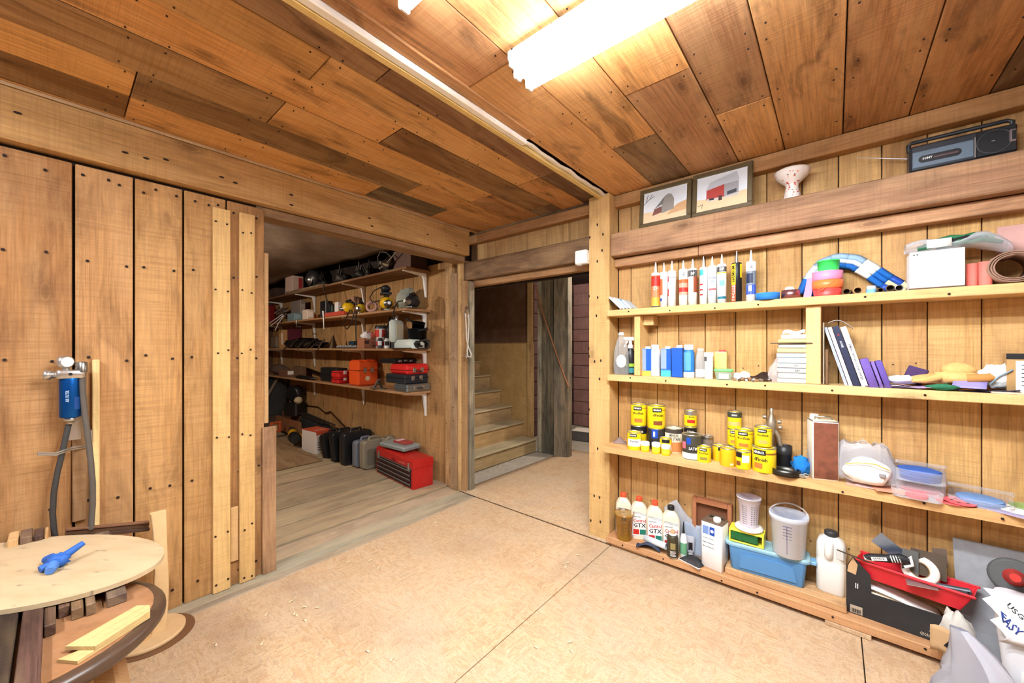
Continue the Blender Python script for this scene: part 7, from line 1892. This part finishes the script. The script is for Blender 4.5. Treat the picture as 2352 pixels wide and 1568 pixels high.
t = thing('drill_bit_stand', 'small pyramid stand of drill bits on the third store room shelf', 'stand', (xa(765, 2.2), 2.2, z + .001)); M().lathe([(.06, 0), (.05, .02), (.02, .12), (.008, .16)], mt('metal', (80, 62, 44), rough=.5, var=.8), 10).obj('bits', t); M().lathe([(.07, -.0005), (.07, .004)], CBD, 14).obj('base', t)
t = thing('bit_strip', 'black strip holding a row of shiny sockets on the third shelf', 'socket set', (xa(800, 2.13), 2.13, z + .001))
M().box((-.30, -.02, 0), (.28, .03, .012), BLK, .002).obj('rail', t)
for k in range(14): M().lathe([(.014, .012), (.014, .03 + .004 * (k % 3))], STEEL, 10, (-.27 + .04 * k, .004, 0)).obj('socket', t)
crate('dark blue battery box behind the sockets', 'battery_box', 'box', (800, 812, 823), 2.24, z, 783, (40, 66, 80), 'plastic', .004)
t, w, d, h = crate('brown cardboard box with red print and white bag spilling out', 'carton', 'box', (820, 836, 868), 2.10, z, 776, (160, 104, 74), 'card', .004, [side('printed_panel', .05, .35, .45, .75, (70, 44, 36), 'card'), side('printed_panel', .5, .85, .5, .62, (150, 50, 50), 'card'), side('printed_panel', .55, .9, .25, .33, (60, 44, 40), 'card')])
M().blob(w * .4, d * .3, .05, mt('clear', (240, 240, 240), rough=.8), (-w * .3, d * .3, h + .02), .5, 3, 2).obj('white_bag', t); M().blob(w * .2, d * .3, .04, mt('paper', (214, 110, 90)), (-w * .2, d * .55, h + .03), .3, 3, 3).obj('red_pouch', t)
t = thing('screw_jar', 'jar of red and white packets with dark lid on the third shelf', 'jar', (xa(878, 2.3), 2.29, z + .001))
r = rad(30, xa(878, 2.3), 2.29); h = hz(748, xa(878, 2.3), 2.29) - z
M().lathe([(r * .96, 0), (r, .01), (r, h * .86)], mt('paint', (206, 200, 196)), 20).obj('body', t); M().patch(r * 1.01, h * .5, h * .82, -30, 120, REDP, 12).obj('label_print', t); M().patch(r * 1.02, h * .1, h * .3, 0, 90, mt('paint', (170, 30, 36)), 8).obj('label_print', t); M().patch(r * 1.03, h * .3, h * .84, 40, 62, WHP, 4).obj('label_print', t); M().lathe([(r * 1.03, h * .86), (r * 1.03, h), (r * .95, h)], DKG, 20).obj('lid', t)
for px, w_, top, c, lb in ((873, 12, 776, (44, 42, 42), 'small dark spray can before the jar of packets'), (889, 13, 777, (226, 226, 220), 'little white carton-like bottle beside the small dark can')):
    x = xa(px, 2.13); r = rad(w_, x, 2.13); h = hz(top, x, 2.13) - z
    t = thing('small_can', lb, 'can', (x, 2.13, z + .001)); M().lathe([(r, 0), (r, h * .86), (r * .7, h * .9), (r * .7, h)], mt('paint', c), 14).obj('body', t); M().patch(r * 1.02, h * .3, h * .7, 0, 100, mt('paint', tuple(255 - q for q in c)), 8).obj('label_print', t)
t = thing('chuck_heap', 'tall dark heap of clamps and cable beside the white appliance', 'clamp', (xa(898, 2.26), 2.27, z + .001)); M().blob(.07, .06, .15, mt('metal', (50, 46, 44), rough=.5, var=.7), (0, 0, .149), .6, 4, 3, 16, 14, flat=-.148).obj('pile', t)
GW = pl((196, 206, 198))
x = xa(915, 2.16)
t = thing('white_appliance', 'grey-white flat appliance standing on edge against the pots', 'appliance', (x - .02, 2.15, z + .06), rot=(0, 0, .5)); M().rbox(.07, .20, .22, .03, GW, edge=.02).obj('body', t); M().cbox((.037, 0, .11), (.004, .14, .16), mt('plastic', (214, 206, 180)), .002).obj('face_plate', t); M().tube([(0, 0, .22), (.01, 0, .26), (.0, .0, .265)], [.02, .014, .006], STEEL, 8).obj('nozzle', t); M().cbox((0, 0, -.03), (.05, .12, .058), DKG, .004).obj('foot', t)
t = thing('scroll_saw_base', 'pale grey machine base with round dial under the pots', 'machine', (xa(938, 2.16), 2.17, z + .001))
M().loft([[(x_, y_, zz) for x_, y_ in rrect(.30 * s, .16 * s, .03, 4)] for zz, s in ((0, 1), (.05, 1), (.085, .8))], GW).obj('body', t); M().lathe([(.032, 0), (.034, .006), (.02, .012)], INK, 18, T=Matrix.Translation((.149, -.02, .04)) @ Matrix.Rotation(PI / 2, 4, 'Y')).obj('dial', t); M().cbox((-.02, -.02, .004), (.32, .2, .007), DKG).obj('base_plate', t)
t = thing('sander_cord', 'thick black cable curling on the third shelf end', 'cable', (0, 0, 0)); M().tube([at(px, py, y=2.12) for px, py in ((935, 798), (950, 790), (968, 782), (980, 780), (986, 790), (982, 800), (960, 800))], .008, mt('rubber', (30, 30, 30)), 6).obj('cable', t)
x = xa(958, 2.23); r = rad(46, x, 2.23)
zp = hz(778, x, 2.23)
t = thing('griddle_pan', 'black lidded pan under the cooking pots', 'pan', (x, 2.25, z + .001)); M().lathe([(r * .9, 0), (r * 1.05, .03), (r * 1.1, zp - z - .012), (r * .6, zp - z - .002), (0, zp - z - .002)], mt('metal', (40, 40, 42), rough=.35), 24, caps=(1, 0)).obj('body', t); M().tube([(r * .9, -.06, .03), (r * 1.3, -.09, .03), (r * 1.5, -.06, .02)], .01, BLK, 6).obj('handle', t)
h = hz(755, x, 2.23) - zp
POT = mt('metal', (30, 31, 33), rough=.3)
t = thing('cooking_pot', 'black saucepan with side handle on the lidded pan', 'pot', (x, 2.23, zp)); M().lathe([(r * .9, 0), (r * .95, .004), (r, h), (r * 1.05, h), (r * .95, h - .004), (r * .9, .01)], POT, 26).obj('body', t); M().tube([(r * .8, -r * .4, h * .8), (r * 1.3, -r * .2, h * .86), (r * 1.7, .0, h * .98)], [.012, .012, .014], BLK, 8).obj('handle', t)
t = thing('small_pot', 'smaller black pot tilted inside the saucepan', 'pot', (x + .01, 2.23, zp + h * .75), rot=(.1, .3, 0)); M().lathe([(r * .45, 0), (r * .6, .02), (r * .68, h * .9), (r * .72, h * .9), (r * .64, h * .88), (r * .4, .02)], POT, 22).obj('body', t); M().tube([(-r * .5, -.02, h * .8), (-r * 1.0, -.04, h * .9), (-r * 1.4, -.05, h * 1.0)], .011, BLK, 7).obj('handle', t)

# lowest shelf
z = ZT[3]
t = thing('cloth_bundle', 'dusty brown cloth bundle in the far corner of the lowest store room shelf', 'cloth', (xa(640, 2.24), 2.25, z + .001)); M().blob(.28, .10, .08, mt('cloth', (96, 76, 64)), (0, 0, .078), .3, 2.5, 2, 18, 10, flat=-.077).obj('cloth', t)
t, w, d, h = crate('open brown box with white label on the lowest store room shelf', 'carton', 'box', (640, 660, 680), 2.12, z, 850, (120, 84, 60), 'card', .004, [side('label_panel', .05, .95, .35, .85, (226, 222, 210), 'paper')])
crate('second brown box with torn flap behind the labelled one', 'carton', 'box', (672, 690, 704), 2.2, z, 842, (104, 76, 54), 'card', .004)
t = thing('tool_scatter', 'scatter of dark hand tools on the lowest store room shelf', 'tools', (xa(700, 2.14), 2.15, z + .001)); M().blob(.30, .05, .022, mt('metal', (56, 54, 56), rough=.5, var=.7), (0, 0, .02), .6, 4, 9, 20, 8, flat=-.0195).obj('pile', t, kind='stuff')
t = thing('caulk_gun', 'dark caulk gun lying slanted behind the scattered tools', 'tool', (xa(722, 2.25) - .1, 2.335, z + .02)); M().tube([(-.35, 0, .09), (0, 0, .05), (.35, 0, .005)], .026, mt('metal', (52, 44, 40)), 8).obj('barrel', t); M().tube([(.3, -.04, .0), (.36, -.06, -.005), (.4, -.05, .0)], .02, pl((226, 190, 60)), 7).obj('yellow_grip', t)
def case(label, e, y0, z, top, col, name='tool_case', cat='case', latch=STEEL, base=None, kind='plastic', group=None, seam=.5, bev=.014, n=2, handle=True):
    t, w, d, h = crate(label, name, cat, e, y0, z, top, col, kind, bev, (), group, base)
    M().box((-w - .001, -.0015, h * seam - .004), (.0015, d + .0, h * seam + .004), mt('plastic', tuple(int(q * .55) for q in col))).obj('seam', t)
    for k in range(n):
        yy = d * (k + 1) / (n + 1)
        M().box((.0, yy - .018, h * seam - min(.03, h * .25)), (.008, yy + .018, h * seam + min(.03, h * .25)), latch, .003).obj('latch', t)
    if handle: M().tube([(.004, d * .38, h * (seam - .1)), (.03, d * .42, h * (seam - .12)), (.03, d * .58, h * (seam - .12)), (.004, d * .62, h * (seam - .1))], .006, mt('plastic', (40, 40, 40)), 6).obj('handle', t)
    return t, w, d, h
case('flat black case lying slanted beside the red organisers', (735, 772, 800), 2.16, z, 846, (30, 32, 34), n=2)
r1, w1, d1, h1 = case('lower red organiser box with clear lid on the lowest store room shelf', (760, 777, 822), 2.105, z, 869, (206, 40, 40), name='organiser_box', cat='box', latch=WHT, handle=False, seam=.8)
case('upper red organiser box stacked on its twin', (760, 777, 822), 2.105, z + h1 + .002, 853, (216, 48, 44), name='organiser_box', cat='box', latch=WHT, handle=False, seam=.8)
t, w, d, h = case('tall orange toolbox with two steel latches and a sticker', (800, 822, 870), 2.105, z, 829, (232, 88, 34), name='orange_toolbox', cat='toolbox', seam=.62, bev=.02, handle=False)
M().lathe([(.03, 0), (.03, .001)], mt('paint', (230, 206, 170)), 7, T=Matrix.Translation((.002, d * .45, h * .3)) @ Matrix.Rotation(PI / 2, 4, 'Y')).obj('sticker', t)
for k in range(3): M().box((-w * .9, d * (.1 + .35 * k), h), (-w * .05, d * (.2 + .35 * k), h + .008), pl((220, 80, 30)), .002).obj('lid_rib', t)
t = thing('bracket_tool', 'silver guide fence tool on the shelf edge before the orange toolbox', 'tool', (xa(872, 2.115), 2.125, z + .001), .3); M().box((-.12, -.02, 0), (.06, .02, .012), me((150, 156, 150))).obj('base', t); M().bar((-.08, 0, .012), (-.02, 0, .10), .03, .012, me((190, 196, 190))).obj('arm', t); M().bar((.02, 0, .012), (-.03, 0, .08), .03, .01, me((120, 126, 120))).obj('brace', t)
c1 = case('silver aluminium case at the bottom of the stack on the lowest shelf', (905, 935, 1003), 2.11, z, 884, (168, 178, 182), kind='metal', seam=.6, bev=.01)
zz = z + c1[3] + .002
c2 = case('black ribbed case on the silver one', (885, 930, 1003), 2.11, zz, 861, (40, 44, 50), seam=.6, bev=.012)
zz += c2[3] + .002
c3 = case('bright red case, third in the stack', (895, 934, 999), 2.12, zz, 837, (214, 42, 36), seam=.4, bev=.02)
zz += c3[3] + .002
case('slim black case with chrome locks topping the stack', (872, 905, 975), 2.12, zz, 824, (26, 28, 30), seam=.5, bev=.008, n=3)

# on the store room floor
FL = Vector((-3.66, 2.15, 0)); FR = Vector((-2.935, 2.085, 0))
ang = math.atan2(FR.y - FL.y, FR.x - FL.x); w = (FR - FL).length
t = thing('red_toolbox', 'red steel tool chest with grey drawers on the store room floor', 'toolbox', tuple(FR), ang)
REDM = mt('paint', (190, 34, 28), rough=.4, var=.3)
d, h = .215, .275
M().box((-w, 0, .001), (0, d, h * .68), REDM, .004).obj('chest', t)
m = M(); m.loft([[(x_, 0, h * .685), (x_, 0, h * .93), (x_, .02, h * .985), (x_, d * .5, h), (x_, d, h * .96), (x_, d, h * .685)] for x_ in (-w - .002, .002)], REDM, False); m.obj('lid', t)
for k in range(4):
    z0 = h * (.06 + .15 * k)
    dr = M().box((-w + .025, -.006, z0), (-.03, .0, z0 + h * .125), mt('metal', (72, 72, 74), rough=.4)); dr = dr.obj('drawer', t)
    M().box((-w + .03, -.016, z0 + h * .085), (-.035, -.006, z0 + h * .122), mt('metal', (176, 176, 176), rough=.35), .003).obj('pull', dr)
M().box((-w + .01, -.008, h * .655), (-.015, .0, h * .70), mt('metal', (150, 150, 150)), .002).obj('trim_strip', t)
for xx in (-w + .06, -.07): M().box((xx - .014, -.010, h * .60), (xx + .014, .0, h * .86), STEEL, .004).obj('latch', t)
M().box((-w * .5 - .025, -.009, h * .72), (-w * .5 + .025, .0, h * .80), mt('paint', (150, 24, 22)), .003).obj('lock_plate', t)
M().text('CRAFTSMAN', mt('paint', (226, 150, 140)), w=.12, h=.014, T=Matrix.Translation((-w * .28, -.002, h * .77))).obj('lettering', t)
p = FR + Vector((math.cos(ang), math.sin(ang), 0)) * (-w * .62) + Vector((-math.sin(ang), math.cos(ang), 0)) * .115
t = thing('grey_case', 'flat grey plastic case lying on the red tool chest', 'case', (p.x, p.y, h + .018), ang + .15); M().rbox(.40, .21, .042, .02, pl((150, 160, 158)), edge=.008).obj('shell', t); M().rbox(.403, .213, .004, .02, pl((96, 104, 104)), z=.02, edge=.001).obj('seam', t); M().cbox((-.05, -.108, .021), (.05, .008, .02), pl((130, 138, 136)), .003).obj('latch', t)
M().cbox((0, 0, -.008), (.3, .12, .0155), pl((90, 96, 96)), .003).obj('feet', t)
t = thing('red_booklet', 'small dusty red box with white label on the grey case', 'box', (p.x + .03, p.y + .02, h + .0615), ang + .1); M().rbox(.20, .10, .022, .004, mt('paint', (176, 70, 66), var=.3), edge=.003).obj('carton', t); M().cbox((-.05, -.0, .0226), (.06, .09, .0008), pa((236, 206, 206))).obj('label_panel', t)


def flatcase(label, x, y0, dd, th, hgt, col, yaw=0, lean=0, name='upright_case', handle=True, panel=None):
    """case standing on its edge: broad face looks into the room (+x)"""
    t = thing(name, label, 'case', (x, y0, .002), rot=(0, lean, yaw))
    m = M(); o = rrect(dd, hgt, .035, 5, dd / 2, hgt / 2)
    C = pl(col); D = pl(tuple(int(q * .82) for q in col))
    m.loft([[(-th, a, b) for a, b in [((p - dd / 2) * .96 + dd / 2, (q - hgt / 2) * .97 + hgt / 2) for p, q in o]], [(-th * .9, a, b) for a, b in o], [(-th * .52, a, b) for a, b in o]], C); m.obj('half_shell', t)
    m = M(); m.loft([[(-th * .48, a, b) for a, b in o], [(-th * .1, a, b) for a, b in o], [(0, a, b) for a, b in [((p - dd / 2) * .96 + dd / 2, (q - hgt / 2) * .97 + hgt / 2) for p, q in o]]], C); m.obj('half_shell', t)
    m = M(); o2 = rrect(dd * .97, hgt * .97, .03, 4, dd / 2, hgt / 2); m.loft([[(-th * .52, a, b) for a, b in o2], [(-th * .48, a, b) for a, b in o2]], pl(tuple(int(q * .5) for q in col)), False); m.obj('seam', t)
    m = M(); o2 = rrect(dd * .74, hgt * .56, .02, 4, dd / 2, hgt * .42); m.loft([[(-.001, a, b) for a, b in o2], [(.005, a, b) for a, b in o2]], D, False); m.obj('raised_panel', t)
    if handle:
        m = M(); m.tube([(-th * .5, dd * .30, hgt * .98), (-th * .5, dd * .34, hgt * 1.09), (-th * .5, dd * .66, hgt * 1.09), (-th * .5, dd * .70, hgt * .98)], .013, C, 8); m.obj('handle', t)
    for yy in (.18, .82): M().cbox((-th * .5, dd * yy, hgt * 1.0), (th * .5, .03, .014), D, .003).obj('latch', t)
    return t
flatcase('tan tool case standing upright beside the red tool chest', -3.80, 2.09, .27, .10, .30, (150, 142, 124), .05)
flatcase('second tan tool case partly hidden against the wall', -3.68, 2.275, .105, .09, .33, (156, 146, 126), 0, handle=False)
flatcase('blue-grey tool case next to the tan case', -3.93, 2.07, .26, .09, .285, (122, 128, 140), .04)
flatcase('ribbed black tool case behind the blue-grey one', -4.10, 2.02, .35, .11, .35, (40, 40, 42), .06)
flatcase('black hard case leaning beside the ribbed one', -4.30, 2.02, .35, .10, .33, (32, 33, 35), .08, -.18)
flatcase('soft black case slumped behind the orange and white box', -4.53, 2.03, .34, .10, .30, (28, 29, 31), .08, -.35)
Q = at(712, 1041, z=0)
t = thing('grinder_carton', 'tool carton with orange top and white front on the store room floor', 'box', (-4.80, 2.02, .002), .10)
M().box((-.34, 0, 0), (0, .20, .27), pa((226, 218, 210)), .004).obj('carton', t)
M().box((-.342, -.002, .271), (.002, .202, .275), mt('card', (206, 86, 50))).obj('orange_top', t); M().box((-.343, .201, .0), (.001, .203, .27), mt('card', (170, 60, 36))).obj('orange_side', t); M().box((.0005, .0, .232), (.002, .20, .272), mt('card', (206, 86, 50))).obj('orange_band', t)
m = M()
for k in range(4): m.box((.001, .02, .05 + .03 * k), (.0018, .06 + .02 * (k % 2), .058 + .03 * k), INK)
m.tube([(.002, .15, .03), (.002, .11, .07), (.002, .12, .10), (.002, .16, .10)], .002, INK, 4); m.obj('printed_lines', t, kind='stuff')
M().text('RIDGID', WHP, w=.12, h=.03, T=Matrix.Translation((-.10, .09, .2755)) @ Matrix.Rotation(-PI / 2, 4, 'X') @ Matrix.Rotation(PI / 2, 4, 'Z') @ Matrix.Rotation(PI / 2, 4, 'X') if False else Matrix.Translation((-.1, .10, .2762)) @ Matrix.Rotation(PI / 2, 4, 'Z') @ Matrix.Rotation(-PI / 2, 4, 'X')).obj('lettering', t)
t = thing('reciprocating_saw', 'yellow and black reciprocating saw with steel bit on the plywood sheet', 'power tool', (-5.33, 2.0, .055), -.2)
A_ = Vector((0, -.02, .075)); B_ = Vector((-.62, .02, .10))
M().tube([A_ + Vector((.05, 0, 0)), A_, A_ + Vector((-.10, 0, .0))], [.055, .072, .070], pl((34, 34, 34)), 14).obj('rear_cap', t)
M().tube([(-.10, -.02, .08), (-.22, -.01, .09), (-.30, .0, .09)], [.066, .060, .055], pl((236, 176, 24)), 14).obj('motor_housing', t)
M().tube([(-.05, .05, .07), (-.14, .09, .05), (-.24, .06, .06)], .028, pl((236, 176, 24)), 9).obj('grip', t)
M().tube([(-.30, .0, .09), (-.40, .01, .10), (-.50, .015, .10)], [.055, .05, .036], pl((44, 44, 44)), 12).obj('front_boot', t)
M().tube([(-.50, .015, .10), (-.72, .03, .12)], .010, STEEL, 8).obj('bit', t)
t = thing('brown_track', 'brown wooden track with grooves on the store room floor', 'track', (-6.28, 2.17, .05), .0)
for k, (y_, hh, c) in enumerate(((0, .20, (150, 96, 56)), (.05, .14, (116, 72, 44)), (.10, .26, (128, 84, 54)))): M().box((-.5, y_, 0), (.55, y_ + .045, hh), mt('card', c), .004).obj('rail', t)
t = thing('orange_jig', 'orange bracket jig standing by the brown track', 'jig', (-6.05, 1.93, .09), .3)
for lo, hi in (((-.02, 0, 0), (0, .16, .03)), ((-.02, 0, .03), (0, .03, .16)), ((-.02, .13, .03), (0, .16, .16)), ((-.02, .03, .13), (0, .13, .16))): M().box(lo, hi, pl((206, 100, 50)), .003).obj('bracket_side', t)
M().cbox((-.05, .08, .06), (.06, .09, .10), mt('card', (226, 176, 120)), .01).obj('clamp_block', t)
t = thing('miter_motor', 'black motor head with round guard standing in the far corner', 'power tool', (-6.05, 2.25, .30), .4)
M().cbox((0, 0, .10), (.24, .20, .195), mt('metal', (66, 64, 62), rough=.5), .02).obj('pedestal', t); M().lathe([(.10, 0), (.12, .02), (.12, .10), (.09, .12)], BLK, 20, T=Matrix.Translation((.0, .06, .33)) @ Matrix.Rotation(PI / 2, 4, 'X')).obj('guard', t); M().tube([(-.16, .05, .30), (0, .04, .33), (.06, .0, .42)], [.05, .05, .03], pl((34, 34, 36)), 10).obj('motor_housing', t)
M().blob(.06, .05, .05, mt('cloth', (196, 176, 140)), (.12, -.06, .24), .3, 3, 4).obj('dust_cap', t)
t = thing('instrument_case', 'dark slant-topped instrument case at the far end of the store room', 'case', (-6.62, 2.0, .25), 0)
pr = [(.0, 0), (.34, 0), (.34, .52), (.30, .58), (.22, .60), (.02, .22), (.0, .12)]
T_ = Matrix(((0, 0, 1, 0), (1, 0, 0, 0), (0, 1, 0, 0), (0, 0, 0, 1)))
M().prism([(a, b) for a, b in pr], -.30, .0, mt('rubber', (44, 46, 48)), T_).obj('shell', t)
M().tube([(.0, a, b) for a, b in ((.0, .02), (.0, .12), (.02, .22), (.22, .60), (.30, .58), (.34, .52))], .022, mt('rubber', (112, 96, 80)), 7).obj('edge_band', t)
t = thing('floor_crate', 'low dark crate under the slant-topped case', 'crate', (-6.62, 1.99, .002)); M().box((-.4, 0, 0), (.04, .37, .246), mt('card', (70, 56, 46)), .006).obj('crate', t); M().box((.0405, .01, .1), (.043, .36, .15), mt('card', (96, 76, 60))).obj('slat', t)
t = thing('cooler_box', 'blue cooler box with grey lid deep in the store room', 'cooler', (-7.06, 1.92, .002)); M().box((-.25, 0, 0), (0, .30, .60), pl((30, 56, 140)), .02).obj('body', t); M().box((-.26, -.01, .601), (.01, .31, .66), pl((112, 112, 120)), .015).obj('lid', t)
t = thing('tarp_bundle', 'folded dark green tarp above the blue cooler', 'tarp', (-7.19, 2.09, .665)); M().blob(.13, .16, .08, mt('cloth', (58, 58, 46)), (0, 0, .078), .2, 2, 5, 18, 12, flat=-.077).obj('tarp', t)
t = thing('tripod_bag', 'long black bag with folded stand slumped along the store room wall', 'bag', (-5.22, 2.295, .002), 0)
M().loft([[(xx, yy * s, .005 + (zz + 1) * .5 * s2) for yy, zz in [(.075 * math.cos(2 * PI * j / 14), math.sin(2 * PI * j / 14)) for j in range(14)]] for xx, s, s2 in ((-.75, .5, .2), (-.62, .95, .36), (-.3, 1, .34), (.1, .95, .28), (.42, .5, .2), (.52, .1, .05))], mt('cloth', (26, 27, 29))).obj('bag', t)
for k in range(3): M().tube([(-.75 + .1 * k, -.06 + .03 * k, .36), (.1 + .1 * k, -.05 + .03 * k, .30)], .010, me((110, 110, 112)), 6).obj('leg_tube', t)
t = thing('bent_rod', 'thin bent brown rod propped along the store room wall', 'rod', (0, 0, 0)); M().tube([(-6.0, 2.385, .44), (-5.6, 2.38, .46), (-5.35, 2.375, .40), (-5.2, 2.37, .44), (-4.4, 2.375, .14), (-4.3, 2.37, .012)], .009, mt('metal', (110, 84, 62)), 6).obj('rod', t)
t = thing('floor_rod', 'long thin rod lying along the edge of the plywood sheet', 'rod', (0, 0, 0)); M().tube([(-6.9, 1.78, .022), (-5.2, 1.56, .022)], .008, mt('metal', (120, 92, 80)), 6).obj('rod', t)
# added fill light for the store room, unseen and without a fixture
lb = bpy.data.lights.new('store_fill', 'POINT'); lb.energy = 40; lb.color = (1, .9, .78); lb.shadow_soft_size = .04
lo = bpy.data.objects.new('store_fill', lb); COL.objects.link(lo); lo.location = (-4.3, .35, 2.1)
lb = bpy.data.lights.new('passage_fill', 'POINT'); lb.energy = 55; lb.color = (1, .93, .85); lb.shadow_soft_size = .05  # added point light, unseen, lifts the passage and block wall
lo = bpy.data.objects.new('passage_fill', lb); COL.objects.link(lo); lo.location = (-1.45, 4.3, 2.2)
lb = bpy.data.lights.new('stair_fill', 'POINT'); lb.energy = 14; lb.color = (1, .9, .76); lb.shadow_soft_size = .05  # another added light with no lamp in view, brightens the stairs
lo = bpy.data.objects.new('stair_fill', lb); COL.objects.link(lo); lo.location = (-1.5, 2.9, 2.2)
